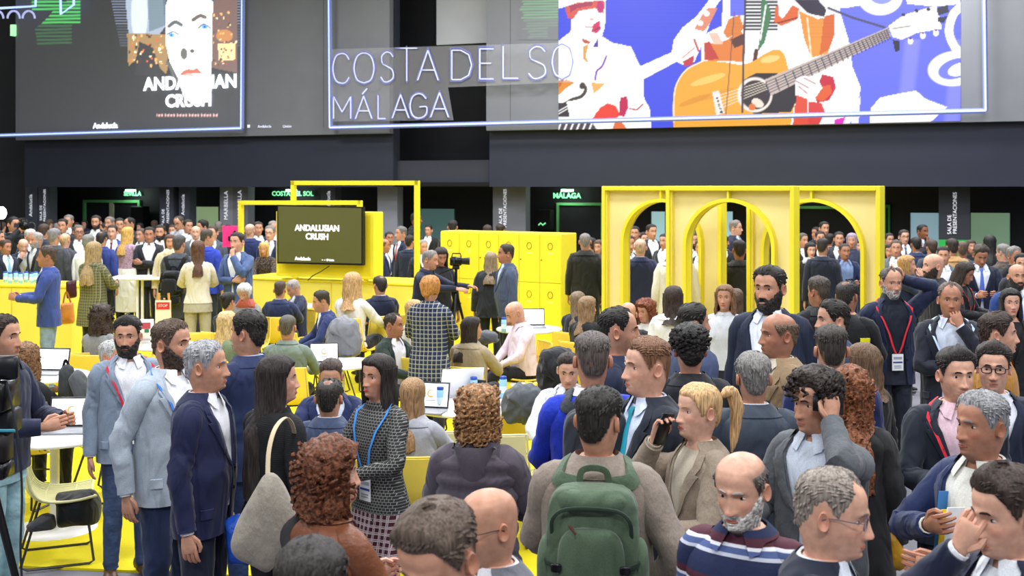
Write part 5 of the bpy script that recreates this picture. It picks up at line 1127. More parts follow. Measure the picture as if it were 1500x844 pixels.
def tube_frame(pts, pl, label, w_=.07):
    R0 = Vector(pl.p(*pts[1])); r = empty('frame_sculpture', R0, 0, label, 'frame'); iv = Matrix.Translation(-R0)
    for a_, b_ in zip(pts[:-1], pts[1:]):
        A, B = pl.p(*a_), pl.p(*b_); mb = MB(); u = unit(B-A); ext = u*w_/2; mb.loft(tube_rings([A-ext, B+ext], w_*.707, 4, up=(0, 0, 1) if abs(u[2]) < .5 else (pl.u[0], pl.u[1], 0)) if False else _sq(A-ext, B+ext, w_, pl)); kid(mb, 'bar', Y1, r, inv_=iv)
def _sq(A, B, w_, pl):
    u = unit(B-A); n = np.array([pl.n[0], pl.n[1], 0]); v = unit(np.cross(u, n)); h = w_/2; return np.array([[P+v*h+n*h, P-v*h+n*h, P-v*h-n*h, P+v*h-n*h] for P in (A, B)])
PA, PB = TV.shift(-.15), TV.shift(.05)
tube_frame([(430, 410), (430, 268), (611, 268), (611, 412)], TV.shift(-.44), 'tall open yellow square frame rising behind the television')
tube_frame([(353, 412), (353, 297), (527, 297), (527, 412)], TV.shift(-.34), 'lower open yellow square frame left of the television')
# ---------------------------------------------------------------- the crowd
# person(column, row of the top of the head, pixels per metre there, yaw (0 towards camera, 90 right, 180 away), label, looks...)
P = person; Q = {}
# -- nearest people
Q['operator'] = P(2, 463, 245, 80, 'camera operator in navy jacket and pale jeans at the left edge', tc='141c38', legs='8fb0b8', lkind='denim', hair='short', hc='2a1a14', beard=1, R='hold', L='hold', top='coat', closed=True, neck='coat', hem=.86, skin='b')
Q['grey'] = P(187, 466, 222, 30, 'bearded young man in grey-blue blazer with red lanyard, facing the camera', tc='7c8a9c', shirt='e4e4ea', hair='quiff', hc='17120f', beard=3, lan='c8203c', badge=False, legs='3c4c6a', lkind='denim', L='pocket', R='down', hy=-22, shoe='4a3020')
Q['lightgrey'] = P(250, 470, 262, 62, 'man in pale grey blazer with blue lanyard behind the grey haired man', tc='a6b0bc', shirt='f0f2f6', hair='short', hc='4a3a2e', beard=2, bc='3a2a22', lan='3a7ad0', badge=False, legs='1d2a4a', R='down2', L='pocket', hy=12)
Q['navy'] = P(300, 501, 284, 84, 'grey haired man in dark navy suit standing side on, hand hanging down', tc='11183c', shirt='d8d8e0', hc='8c8c90', hair='short', R='down', L='down', legs='10182c', hy=4, fat=.03)
Q['tallback'] = P(365, 458, 240, -128, 'dark haired man in navy blazer seen from behind, turned left', tc='1f2b50', shirt='a8bcdc', hair='medium', hc='18130f', hy=18, L='hold', R='hold2', legs='2a3a60', lkind='denim')
Q['longhair'] = P(405, 523, 284, 142, 'woman with very long straight dark hair and black top carrying a beige bag', sex='f', top='sweater', tc='101114', kind='knit', hair='long', hc='1e1512', hl=.62, legs='16171c', L='hold', R='down', hy=-38, neck='crew', skin='a')
Q['dress'] = P(555, 521, 266, -42, 'woman with dark bob in patterned grey and burgundy dress with blue lanyard', sex='f', top='dress', tc='2e2e2c', kind='geo', mk=dict(c2='8c8c8c', sc=26, ms=.03), hair='mid', hc='1c1310', lan='3f8ad8', L='hold2', R='hold', hy=2, skin='b', legs='17171a', hl=.17)
Q['auburn'] = P(482, 650, 408, 142, 'woman with frizzy auburn hair in brown leather jacket at the bottom', sex='f', top='blouse', tc='74452f', kind='leather', hair='curlmid', hc='5a3018', hl=.15, neck='collar', L='hold', R='hold', hy=-30, skin='a')
P(455, 798, 590, 180, 'top of a dark haired head at the bottom edge left of centre', hair='medium', hc='1e1816', tc='1c1c20')
P(640, 746, 600, -32, 'man with swept greying brown hair cut off by the bottom edge', hair='quiff', hc='4c3e34', tc='23262e', skin='b', hp=24)
P(716, 715, 470, -62, 'bald man with glasses and grey jacket at the bottom centre', hair='none', hc='5a4a40', bc='6a5a50', beard=1, glasses='thin', tc='62656e', shirt='e0e0e6', hp=8, skin='b')
Q['puffer'] = P(700, 572, 316, 172, 'woman with curly light brown hair in purple-grey hooded puffer jacket', sex='f', top='puffer', tc='4a434e', hair='curlmid', hc='8a6440', neck='hood', L='hold', R='hold')
Q['pack'] = P(876, 570, 374, 172, 'man in taupe coat wearing a green rucksack, seen from behind', top='coat', tc='82766c', kind='fabric', closed=True, neck='coat', hair='short', hc='17130f', hy=-20, L='hold', R='pocket', skin='b')
Q['blue'] = P(868, 490, 294, 180, 'broad man in bright blue sweater with dark backpack, seen from behind', top='sweater', tc='1532b4', kind='fabric', hair='fade', hc='4a4340', neck='coatshirt', shirt='e4e6ee', fat=.04, L='hold', R='hold')
Q['blond'] = P(950, 497, 300, -72, 'fair haired man in dark suit with turquoise tie facing left', tc='17202e', tie='2898b0', shirt='c8d4ea', hair='fade', hc='6a4a34', skin='p', fat=.05)
Q['pony'] = P(1025, 562, 322, -72, 'blonde woman with ponytail in beige blazer speaking on a phone', sex='f', tc='8a7c6c', kind='fabric', shirt='b8ae9c', neck='x', hair='pony', hc='b89468', R='mouth', L='hold2', hy=4, skin='p', legs='1a1a1c')
P(905, 452, 252, 76, 'man with receding dark hair in navy jacket, profile to the right', tc='141e38', hair='recede', hc='16120f', beard=1, shirt='c8d0de', hy=8)
Q['polo'] = P(1086, 662, 446, -34, 'bald man with grey beard in striped polo shirt near the bottom', top='polo', tc='1c2440', kind='stripe', mk=dict(sc=7.5, stops=((0, '1c2648'), (.30, 'b8bccb'), (.38, '4a5a8a'), (.52, 'd8dae4'), (.60, '4a2030'), (.80, '1c2648'))), neck='collar', hair='ring', hc='4a4440', bc='b4b0ac', beard=2, hp=10, fat=.05, skin='a')
P(1218, 690, 500, 68, 'man with short grey hair, glasses and dark blazer, bottom right', tc='161d30', shirt='d4dcea', hair='recede', hc='7a7068', glasses='grey', hp=8, skin='a')
Q['phone'] = P(1195, 546, 338, -52, 'man with curly dark hair in grey coat holding a phone to his ear', top='coat', tc='4e5258', kind='fabric', shirt='c4cede', hair='curlshort', hc='241b16', R='hold', L='ear', hy=-6, hp=6, skin='b')
P(1246, 545, 296, 165, 'woman with very long wavy ginger hair beside the man on the phone', sex='f', top='coat', tc='1a1a1e', closed=True, hair='curllong', hc='6a3c1e', hl=.50, hs=1.0)
P(1218, 480, 266, 172, 'man in royal blue suit seen from behind, right of centre', tc='1b2658', hair='fade', hc='2a2420', shirt='c8d4ec')
P(1104, 520, 286, 178, 'man with curly grey hair in slate suit seen from behind', tc='353e4c', hair='medium', hc='6c6a68', shirt='d4dae6')
P(1142, 459, 246, -82, 'balding man in camel coat turned left', top='coat', tc='8a7458', kind='fabric', hair='ring', hc='5a4a3a', neck='collar', shirt='c0b8a8', skin='c', hy=4)
Q['big'] = P(1128, 392, 211, -24, 'very tall laughing bearded man in dark pinstripe suit', tc='1c2438', kind='pinstripe', shirt='dde4f2', beard=3, hc='1b1613', hair='medium', smile=1, hy=-14, hs=1.06, fat=.05, open=10)
P(1011, 482, 256, 178, 'man with tousled black hair in black suit seen from behind', tc='14161c', hair='curlshort', hc='15110f', shirt='20242c')
P(1015, 447, 214, 118, 'dark haired man in steel blue jacket facing right behind the black suit', tc='3e4a6c', hair='medium', hc='1a1613', hy=-14, skin='b')
# -- right group
Q['frontr'] = P(1400, 513, 292, -6, 'dark haired man in dark suit with red lanyard looking at the camera', tc='141c2a', shirt='d8b8c4', hair='quiff', hc='1c1715', lan='d0283c', R='hold', L='down', hy=8, skin='a')
P(1455, 505, 284, -14, 'man with thick black glasses and dark blue jacket behind the grey haired man', tc='1a2238', glasses='thick', hair='quiff', hc='241c18', shirt='e0e4ee', hy=-8, skin='a')
Q['papers'] = P(1440, 576, 372, -66, 'grey haired man in navy jacket and pale shirt clutching papers', tc='1c2a52', shirt='dcdcd4', hair='short', hc='7c7c7e', R='chest', L='hold', skin='c', open=14, hy=-2)
P(1476, 688, 500, -76, 'brown haired man with hand on his mouth at the bottom right corner', tc='141c36', hair='quiff', hc='2c1e16', R='face', L='hold', hp=10, skin='a')
Q['redlan'] = P(1305, 393, 166, 6, 'grey bearded man with red lanyard and raised arm in navy jacket', tc='141e3c', shirt='101828', neck='roll', hair='recede', hc='4a4440', beard=2, bc='9a9694', lan='d42c38', L='raise', R='pocket', open=16, skin='b')
Q['chin'] = P(1392, 415, 188, -14, 'man in long dark coat resting hand on chin, pale blue lanyard', top='coat', tc='141928', shirt='ccd6e8', hair='recede', hc='5c5048', lan='b8d0ee', badge=False, L='chin', R='cross2', skin='c', open=12)
P(1460, 460, 234, 62, 'young brown haired man in ochre jacket facing right', tc='a87428', top='coat', kind='fabric', closed=True, neck='coat', hair='medium', hc='2e211a', skin='a', hy=10)
P(1480, 424, 168, -8, 'woman with black hair in black suit at the right edge', sex='f', tc='121318', shirt='16171c', neck='x', hair='mid', hc='110e0e', skin='a')
P(1490, 387, 142, -6, 'bald man with dark beard in blue suit and tie at the right edge', tc='1c3a78', tie='1a3c90', shirt='e4ecf6', hair='none', hc='2a2220', bc='1c1614', beard=2, skin='b')
P(1368, 372, 136, -84, 'bald bearded man in dark coat, profile to the left', top='coat', tc='17181e', closed=True, neck='coat', hair='none', hc='2c2420', bc='2c2420', beard=2, skin='a')
Q['bl2'] = P(1328, 375, 116, 66, 'dark blonde woman drinking beside the grey bearded man', sex='f', tc='23304c', top='blouse', hair='bob', hc='a07c50', R='mouth', skin='a')
P(1414, 385, 128, 48, 'dark haired woman in black jacket with red lanyard reading her phone', sex='f', tc='15151a', shirt='15151a', neck='x', hair='mid', hc='231814', lan='d02c38', badge=False, R='hold', L='hold', hp=24, skin='c', eyes=1)
P(1437, 360, 113, -8, 'man with blue tie in dark navy suit reading his phone', tc='141d34', tie='5068c0', shirt='dce4f4', hair='quiff', hc='3a3028', R='hold', L='hold', hp=24, skin='c', eyes=1)
P(1395, 350, 99, 178, 'man in camel coat seen from behind below the black pillar', top='coat', tc='b08a5a', kind='fabric', closed=True, neck='coat', hc='241b16')
P(1324, 337, 81, 2, 'man with glasses, grey suit and tie right of the arches', tc='3c4048', tie='4a5068', shirt='dfe4ee', glasses='thin', hc='2a2420', skin='a')
P(1351, 329, 79, 26, 'dark skinned man with hand on face before the blue glass', tc='12151f', shirt='c0c8d8', skin='d', hair='buzz', hc='0c0a0a', R='chin', lan='b03038', badge=False)
P(1450, 345, 92, 160, 'dark haired woman seen from behind before the green glass', sex='f', top='coat', tc='16181c', closed=True, hair='long', hc='121010')
P(1302, 342, 78, 10, 'man with dark hair right beside the arch edge', tc='1c2028', hc='1c1714', skin='b')
P(1304, 358, 92, -30, 'woman with dark bob beside the right arch edge', sex='f', tc='17181e', hair='bob', hc='181210', top='sweater')
P(1200, 407, 166, -160, 'man with clipped hair in black jacket left of the photographer', tc='14151b', top='coat', closed=True, neck='coat', hair='fade', hc='3c342e', hy=10, skin='c')
Q['photog'] = P(1241, 412, 176, 150, 'photographer with bald crown in black jacket with yellow patches', top='sweater', tc='15161b', kind='fabric', hair='spot', hc='1e1a18', L='hold', R='hold', hy=-10, skin='c')
P(1221, 442, 214, -84, 'black haired man facing left with pale shirt collar', tc='22304e', hair='medium', hc='17130f', shirt='ccd4e4', hy=0, skin='a', beard=1)
P(1266, 505, 246, -140, 'woman with wavy brown hair in dark jacket turned away', sex='f', top='coat', closed=True, tc='16181f', hair='wavy', hc='5a4430', hl=.22)
P(1497, 372, 120, -20, 'dark haired man behind the bald man at the right edge', tc='1c1f28', hc='15110f')
# -- seen through the arches
P(920, 345, 97, 20, 'man in bright navy suit at the left side of the first arch', tc='1c2a60', hair='short', hc='241c18')
P(938, 350, 101, 176, 'bald man in navy suit seen from behind in the first arch', tc='1c2444', hair='ring', hc='a08878', skin='p')
P(954, 329, 80, 22, 'dark haired man with white collar deep in the first arch', tc='1b2130', hc='1c1613', skin='b')
P(930, 332, 78, -10, 'short dark haired man at the back of the first arch', tc='23262e', hc='15110f')
P(974, 343, 84, -40, 'man with dark hair behind the middle arch post', tc='2a2c34', hc='1d1815')
P(990, 350, 112, 172, 'person in cream coat seen from behind between two arches', top='coat', tc='cfcab8', kind='fabric', closed=True, neck='coat', hair='short', hc='2c2018')
P(1018, 341, 88, -12, 'bearded man in dark jacket in the slim arch opening', tc='2a2024', hc='1a1512', beard=2)
P(1077, 323, 78, 60, 'man with glasses and grey hair deep in the middle arch', tc='1c2236', hair='short', hc='6c6460', glasses='thin', shirt='c8d2e6', skin='a')
P(1083, 353, 108, 178, 'man in black jacket seen from behind in the middle arch', top='coat', tc='14140f', closed=True, neck='coat', hair='fade', hc='16120f', skin='c')
P(1060, 345, 84, -30, 'man in dark clothes beside the middle arch post', tc='181a20', hc='2a2420')
P(1175, 342, 84, 30, 'man with grey temples at the left of the right arch', tc='23252c', hc='4a4440', shirt='d8dae0')
P(1187, 356, 94, 2, 'woman with dark hair and black and white scarf in the right arch', sex='f', top='coat', tc='111216', closed=True, hair='bob', hc='1c1512', scarf='b8b8b8', sck='tweed' if False else 'fold', skin='a')
P(1207, 325, 74, 10, 'tall dark haired man at the very back of the right arch', tc='1a1c26', hc='14110f')
P(1201, 339, 80, 0, 'man with pale collar behind the right arch group', tc='1c1e26', hc='1e1815')
P(1205, 350, 98, 170, 'man in dark navy suit seen from behind in the right arch', tc='121a2c', hair='fade', hc='201a16', hy=-20)
Q['archcam'] = P(1237, 357, 98, 2, 'short haired man holding a small camera in the right arch', top='coat', tc='14224a', shirt='7a90b8', hair='buzz', hc='2c2420', R='hold', L='hold', skin='c', open=20)
P(1229, 340, 82, -10, 'dark haired man at the right of the right arch', tc='2a2c38', hc='201a16')
P(1248, 342, 84, -20, 'woman with lilac grey hair at the right arch edge', sex='f', top='sweater', tc='2a3048', hair='bob', hc='8a7c90')
# -- behind and beside the lockers
P(857, 342, 94, 176, 'man with shaved grey head and black jacket right of the lockers', top='coat', tc='14150f', closed=True, neck='coat', hair='buzz', hc='6a6460')
P(878, 352, 92, -30, 'woman with red lanyard between lockers and first arch', sex='f', tc='17171b', hair='bob', hc='4a3428', lan='c83040', badge=False, shirt='e0e0e0', neck='x')
P(663, 323, 74, 180, 'dark haired man behind the left end of the lockers', tc='17181e', hc='15110f')
P(714, 330, 74, 180, 'brown haired person behind the middle of the lockers', tc='17181e', hc='2a2018')
P(733, 329, 74, 160, 'second brown haired person behind the middle of the lockers', tc='17181e', hc='241a14', hair='medium')
Q['puff2'] = P(719, 370, 104, 172, 'woman with long light brown hair in black puffer coat by the lockers', sex='f', top='puffer', tc='22262c', hair='wavy', hc='7c6a54', hl=.34, neck='high', hem=.80)
P(742, 358, 105, -78, 'man in blue-grey suit talking before the lockers', tc='3c475e', hair='short', hc='26201c', shirt='b8c6e0', skin='c', fat=.04)
Q['vid'] = P(630, 366, 112, 70, 'grey haired cameraman in navy jacket reaching to his camera', tc='161e38', top='shirt', kind='fabric', hair='spot', hc='6c6866', L='reach', R='reach', lean=10, neck='collar')
P(646, 363, 108, 18, 'dark haired woman looking down behind the cameraman', sex='f', top='sweater', tc='14161e', hair='mid', hc='1c1412', hp=18, skin='c')
Q['plaid'] = P(630, 405, 149, 168, 'woman with short ginger hair and glasses in navy plaid coat', sex='f', top='coat', tc='1a2440', kind='plaid', closed=True, mk=dict(c2='a8a898', c3='2c3a60', sc=7.5), hair='bob', hc='a8743c', hl=.06, glasses='thin', neck='coat', L='hold', R='hold', hy=-22, hem=.72)
# -- right of the television
P(562, 350, 85, 84, 'balding man in navy suit, profile right, behind the counter', tc='1c2a58', hair='ring', hc='4a3c34', skin='c')
P(588, 332, 78, -60, 'grey haired man in dark navy suit with red tie behind the counter', tc='141d3c', tie='b03038', hair='short', hc='5c5a5a')
P(609, 312, 66, 86, 'tall dark man in black standing at the back beside the frame', tc='0f1014', top='coat', closed=True, neck='coat', hc='14110f', skin='d')
P(619, 352, 86, 30, 'grey haired man with moustache behind the cameraman', tc='1c2030', hair='short', hc='7c7876', beard=1)
P(600, 345, 84, 160, 'man in dark suit behind the tall yellow frame', tc='1a2238', hc='1c1714')
P(553, 335, 74, -20, 'woman with dark hair behind the balding man', sex='f', tc='17181e', hair='bob', hc='2a1c18', top='sweater')
# -- middle tables, seated
S = dict(sit=True)
P(148, 449, 137, 165, 'seated woman with curly dark brown hair and grey wool jumper', sex='f', top='sweater', tc='8a8c90', kind='knit', hair='curlbig', hc='2c1c16', L='table', R='table', **S)
P(163, 500, 176, 80, 'seated grey haired man hidden behind the bearded man', hair='short', hc='a0a0a0', tc='b8b8bc', L='table', R='table', **S)
P(358, 416, 110, -14, 'seated white haired woman in grey cardigan with red scarf', sex='f', top='sweater', tc='84807e', kind='knit', hair='bob', hc='b4b4b6', hl=.05, scarf='a4503c', hp=22, L='lap', R='lap', eyes=1, **S)
P(334, 428, 118, 155, 'seated woman with black bun and charcoal jacket', sex='f', top='sweater', tc='23252c', kind='fabric', hair='bun', hc='15110f', L='table', R='table', **S)
P(332, 457, 140, 150, 'seated blonde woman in sage green cardigan', sex='f', top='sweater', tc='76866a', kind='knit', hair='mid', hc='b89c70', L='table', R='table', **S)
P(410, 413, 108, 178, 'seated man in blue suit seen from behind below the television', tc='1a264a', hair='fade', hc='3c2e26', shirt='d4dcea', L='table', R='table', **S)
P(429, 411, 101, -60, 'seated grey haired man leaning over beside the blue suit', tc='222a44', hair='short', hc='8a8280', hp=26, L='table', R='table', **S)
Q['sage'] = P(421, 462, 147, 178, 'seated broad man in sage green shirt seen from behind', top='shirt', tc='707e74', hair='buzz', hc='4a443e', neck='collar', fat=.05, L='table', R='table', **S)
P(471, 427, 119, -74, 'seated man in blue suit with short dark hair facing left', tc='1e2c5c', hair='fade', hc='2a221c', L='table', R='table', lean=10, **S)
Q['whiteb'] = P(516, 400, 114, 158, 'blonde woman in white blouse sitting high with her back turned', sex='f', top='blouse', tc='d8d8de', hair='wavy', hc='a8865c', hl=.26, hs=1.1, L='table', R='table', **S)
P(557, 404, 112, -150, 'seated man with thinning hair in dark navy suit by the counter', tc='151d38', hair='spot', hc='1c1815', L='table', R='table', **S)
Q['greenj'] = P(576, 460, 146, 58, 'seated dark haired man in dark green jacket and white shirt', tc='1c2c28', shirt='dcdce4', hair='recede', hc='2a1f1a', hy=14, L='table', R='table', skin='c', open=14, **S)
P(606, 440, 128, 60, 'woman with blonde hair half hidden behind the plaid coat', sex='f', top='sweater', tc='b8b4ac', hair='half', hc='a88c60', **S)
Q['beige'] = P(690, 465, 149, 158, 'seated woman with long dark hair in beige jacket', sex='f', top='coat', tc='9a8c74', kind='fabric', closed=True, neck='coat', hair='long', hc='1f1613', hl=.34, hy=-48, L='table', R='table', **S)
Q['pink'] = P(753, 443, 131, -72, 'seated bald man in pale pink shirt looking down at his lap', top='shirt', tc='dccbd8', hair='none', hc='8a6a5a', neck='collar', hp=24, lean=6, L='lap', R='lap', fat=.06, skin='a', legs='15161c', eyes=1, **S)
P(485, 528, 198, 2, 'seated man in navy blazer facing the camera behind the bald spot', tc='1a2650', hair='fade', hc='3a2e28', shirt='c8d2e4', hp=14, L='table', R='table', **S)
P(482, 556, 219, 176, 'seated man with bald spot in slate blue suit, back to the camera', tc='36435f', hair='spot', hc='1e1815', shirt='c8d2e4', hs=1.08, L='table', R='table', fat=.03, **S)
P(604, 556, 214, 170, 'seated woman in light grey jacket behind the patterned dress', sex='f', top='coat', tc='9c9ea6', closed=True, neck='coat', hair='half', hc='8a6a48', L='table', R='table', **S)
P(833, 519, 192, -6, 'seated young man peeking out beside the blue sweater', hair='fade', hc='241b16', tc='cfd2da', hp=14, L='table', R='table', skin='a', **S)
P(36, 506, 180, 168, 'seated woman with long curly caramel hair at the left edge', sex='f', top='sweater', tc='14151a', hair='curllong', hc='6a4a2c', hl=.34, L='table', R='table', **S)
P(846, 428, 118, 150, 'seated woman with ash brown hair behind the brown-blonde one', sex='f', top='sweater', tc='1a2030', hair='half', hc='6c5a48', L='table', R='table', **S)
P(860, 435, 128, 150, 'seated woman with long brown-blonde hair in black top', sex='f', top='sweater', tc='14161a', hair='long', hc='7a6248', hl=.30, L='table', R='table', hy=-30, **S)
P(946, 440, 130, -50, 'seated woman with red curly hair facing left', sex='f', top='sweater', tc='c8c4c0', hair='curlmid', hc='6a341c', L='table', R='table', hp=10, **S)
P(986, 420, 158, 160, 'woman with brown wavy hair in white jacket and red top', sex='f', top='coat', closed=True, tc='dcdcde', neck='coat', hair='wavy', hc='2c1e18', hl=.24)
P(920, 443, 134, 178, 'man with pale bald crown in black suit before the first arch', tc='15171e', hair='none', hc='a08070', **S)
P(1062, 418, 156, -20, 'brown-blonde woman between middle arch and tall man', sex='f', top='blouse', tc='c8ccd4', hair='wavy', hc='6e5038', hl=.2)
P(1077, 424, 158, 168, 'woman with brown hair in navy jacket before the middle arch', sex='f', top='coat', closed=True, tc='20283c', neck='coat', hair='half', hc='4e3828', hl=.22)
# -- left standing group
P(-3, 338, 82, 86, 'man in charcoal coat cut by the left edge behind the counter', tc='2a2c32', top='coat', closed=True, neck='coat', hc='1c1714')
P(8, 352, 88, 60, 'brown haired man with light blue tie at the left counter', tc='1a2034', tie='7ab8d8', shirt='dce6f0', hair='medium', hc='3a2820', skin='c')
P(34, 350, 87, 30, 'fair faced man in dark suit leaning at the left counter', tc='232a3c', hair='ring', hc='b8a898', skin='p', lean=14, R='chin', L='table')
P(44, 336, 84, 60, 'white haired man behind the left counter', tc='2a2e38', hair='short', hc='b0b0b0')
P(54, 341, 86, -40, 'grey bearded man behind the left counter', tc='22262e', hair='short', hc='8a8684', beard=2)
Q['blueman'] = P(70, 361, 116, -76, 'man in royal blue blazer and jeans standing before the left counter', tc='2e4182', shirt='dce2ee', hair='short', hc='3c3029', legs='7488a4', lkind='denim', L='hold', R='hold', skin='c', shoe='5a4434')
Q['lcam'] = P(19, 318, 76, 60, 'cameraman in dark clothes beside the bright camera lamp', tc='14161c', top='coat', closed=True, hc='15110f', L='cam', R='cam')
P(32, 320, 72, -20, 'woman in dark coat beside the far left cameraman', sex='f', tc='1a1c24', top='coat', closed=True, hair='bob', hc='15110f')
P(64, 329, 84, 178, 'man with thick brown hair seen from behind beside the script pillar', tc='2a3040', hair='medium', hc='3a2a20')
P(79, 335, 90, 176, 'man with grey hair in charcoal suit seen from behind', tc='34373f', hair='short', hc='6c6a70', fat=.03)
P(92, 321, 74, 4, 'dark haired man facing forward under the black wall', tc='1c1e26', hc='1c1613')
P(101, 315, 66, -10, 'grey haired man at the very back left', tc='23262e', hc='6c6868', hair='short')
P(95, 342, 84, 170, 'blond balding man between the grey suit and white shirt', tc='3a3c44', hair='ring', hc='a88a60', skin='p')
P(115, 330, 78, 30, 'man with sunglasses and grey hair in the left crowd', tc='23262e', hair='short', hc='5c544c', glasses='thick')
P(129, 344, 90, 168, 'man with grey hair in white shirt seen from behind', top='shirt', tc='dfe2e8', neck='collar', hair='short', hc='6a6a6a')
P(141, 316, 70, 2, 'bearded man facing forward by the left doorway', tc='1c1d22', beard=2, hc='2a201a')
P(149, 339, 86, 176, 'man with bald crown in bright blue suit seen from behind', tc='1e2f70', hair='spot', hc='1e1a18')
P(165, 330, 78, 4, 'man in blue suit, white shirt and dark red tie facing forward', tc='23408e', tie='6a2030', shirt='e8ecf4', hc='2a221c', skin='a')
P(161, 318, 68, -20, 'grey haired man before the left doorway post', tc='2a2c34', hair='short', hc='6c6460')
P(175, 320, 69, 20, 'dark haired man before the left doorway', tc='2a2c34', hc='1c1714')
P(190, 319, 69, -50, 'man with receding hair by the left doorway, turned left', tc='1e2028', hair='recede', hc='1c1714')
Q['pinkj'] = P(187, 333, 80, 156, 'woman with long golden hair in pink tweed jacket and white skirt', sex='f', top='blouse', tc='c8a8b8', kind='tweed', mk=dict(c2='8a7088', sc=70), hair='wavy', hc='b8924e', hl=.36, skirt='dcdcd6', skz=.30, L='table', R='table', hem=1.0, hy=-20)
P(207, 335, 76, -20, 'man half hidden behind the golden haired woman', tc='23262e', hc='4a3e36')
Q['plaidg'] = P(137, 355, 104, 160, 'woman with long ash blonde hair in olive plaid jacket holding a phone', sex='f', top='coat', closed=True, tc='5c5c44', kind='plaid', mk=dict(c2='8c8a60', c3='3c3e30', sc=8), neck='coat', hair='wavy', hc='8a7450', hl=.42, hs=1.1, R='hold', L='hold')
P(219, 333, 84, 10, 'man in dark suit with arms folded by the high table', tc='1a1c24', hc='1c1714', L='cross', R='cross2', skin='c')
P(235, 330, 80, 4, 'bearded man in dark blue suit right of the folded arms', tc='1c2440', hc='1e1815', beard=2)
P(249, 344, 88, 20, 'woman with pale scarf behind the backpack man', sex='f', top='coat', closed=True, tc='c0b494', hair='bob', hc='4a3224', scarf='d8d0b8')
Q['gb'] = P(262, 345, 99, 172, 'man with grey hair in grey jacket wearing a black backpack', top='coat', tc='3c424a', closed=True, neck='coat', hair='short', hc='3c3a3a', legs='3a3428', L='hold', R='hold')
P(290, 353, 101, -165, 'woman with long chestnut hair in cream jacket', sex='f', top='blouse', tc='cfc8b4', kind='fold', hair='long', hc='4e3222', hl=.36, legs='a8a28c', L='hold', R='hold')
P(303, 337, 90, 168, 'man in bright cobalt blazer seen from behind', tc='2238a4', hair='fade', hc='3a342e', hy=-40)
P(262, 317, 70, -20, 'man with glasses looking down before the script pillar', tc='b8bcc8', top='shirt', neck='collar', hair='recede', hc='3c342e', glasses='thin', hp=16)
P(275, 322, 72, 40, 'dark haired man with pale shirt left of the green window', tc='c8ccd6', top='shirt', neck='collar', hc='221c18')
P(287, 331, 76, 10, 'bald man below the green window', tc='5a5c64', hair='none', hc='a08878', skin='p')
P(297, 323, 72, -50, 'black haired man before the green window', tc='1d1f26', hc='110e0d', hair='medium')
P(312, 331, 76, -12, 'pale man with dark tie beside the pink sign', tc='4a5060', shirt='dfe4ee', tie='23252e', hc='3c302a', skin='a')
Q['chinl'] = P(348, 341, 102, -22, 'man in mid blue blazer with hand on chin and folded arm', tc='40557f', shirt='e4e8f0', hc='1e1815', L='chin', R='cross2', skin='a', legs='3c4c74')
P(387, 355, 83, -6, 'blonde woman in patterned top leaning on the counter', sex='f', top='blouse', tc='6a5c58', kind='tweed', mk=dict(c2='2a2424', sc=50), hair='bob', hc='b8985c', lean=16, L='table2', R='table2', hp=-6)
P(366, 328, 78, 174, 'bald man in navy suit seen from behind under the grey pillars', tc='1a2858', hair='ring', hc='a08070', skin='p')
P(378, 325, 74, 20, 'dark haired man behind the bald navy suit', tc='1c2130', hc='2a221e')
P(396, 331, 82, -10, 'man with glasses, grey hair and lilac tie beside the television', tc='1f2c5a', tie='7a70a0', glasses='thin', hair='short', hc='6a6664', skin='p')
P(400, 324, 74, 30, 'grey haired man at the back beside the television', tc='1c2130', hc='7c7876')
rs = np.random.RandomState(11)
TONE = ['14161e', '1c2440', '2a2c34', '1a1a1e', '3a3e48', '202a4c', '4a4038', '5a6270']; HCL = ['15110f', '241a15', '3a2a20', '6c6866', '1c1714', '4a3c30']
desc_h = {'15110f': 'black', '241a15': 'dark brown', '3a2a20': 'brown', '6c6866': 'grey', '1c1714': 'very dark', '4a3c30': 'light brown'}; desc_t = {'14161e': 'black', '1c2440': 'navy', '2a2c34': 'charcoal', '1a1a1e': 'black', '3a3e48': 'slate grey', '202a4c': 'deep blue', '4a4038': 'brown', '5a6270': 'grey'}
BACK = [(112, 326, 'left of the first doorway'), (124, 323, 'at the left jamb of the first doorway'), (152, 327, 'inside the first doorway'), (205, 327, 'below the black loudspeaker on the left'), (226, 323, 'left of the room name pillar'), (243, 327, 'below the room name pillar'), (253, 330, 'between two dark pillars on the left'), (320, 325, 'at the right edge of the green window'), (334, 330, 'under the MARBELLA pillars'), (72, 322, 'under the second dark pillar'), (84, 327, 'right of the thick brown hair'), (107, 334, 'behind the grey suit'), (46, 326, 'below the far left pillar'), (3, 326, 'at the far left wall'),
        (570, 340, 'behind the balding navy suit'), (628, 330, 'before the teal glass'), (866, 349, 'right behind the shaved head'), (942, 341, 'behind the bald man in the first arch'), (1027, 352, 'in the slim opening of the first arch'), (1215, 343, 'in the middle of the right arch crowd'), (1255, 352, 'at the right arch reveal'), (1196, 333, 'top left of the right arch crowd'), (1313, 352, 'right of the arches below the wall'), (1342, 348, 'left of the blue glass'), (1365, 352, 'left of the black pillar'), (1410, 355, 'under the black pillar, right side'), (1422, 352, 'beside the black pillar'), (1470, 358, 'before the green glass, right side'), (1485, 362, 'near the right edge at the back'), (1382, 362, 'under the black pillar, left side')]
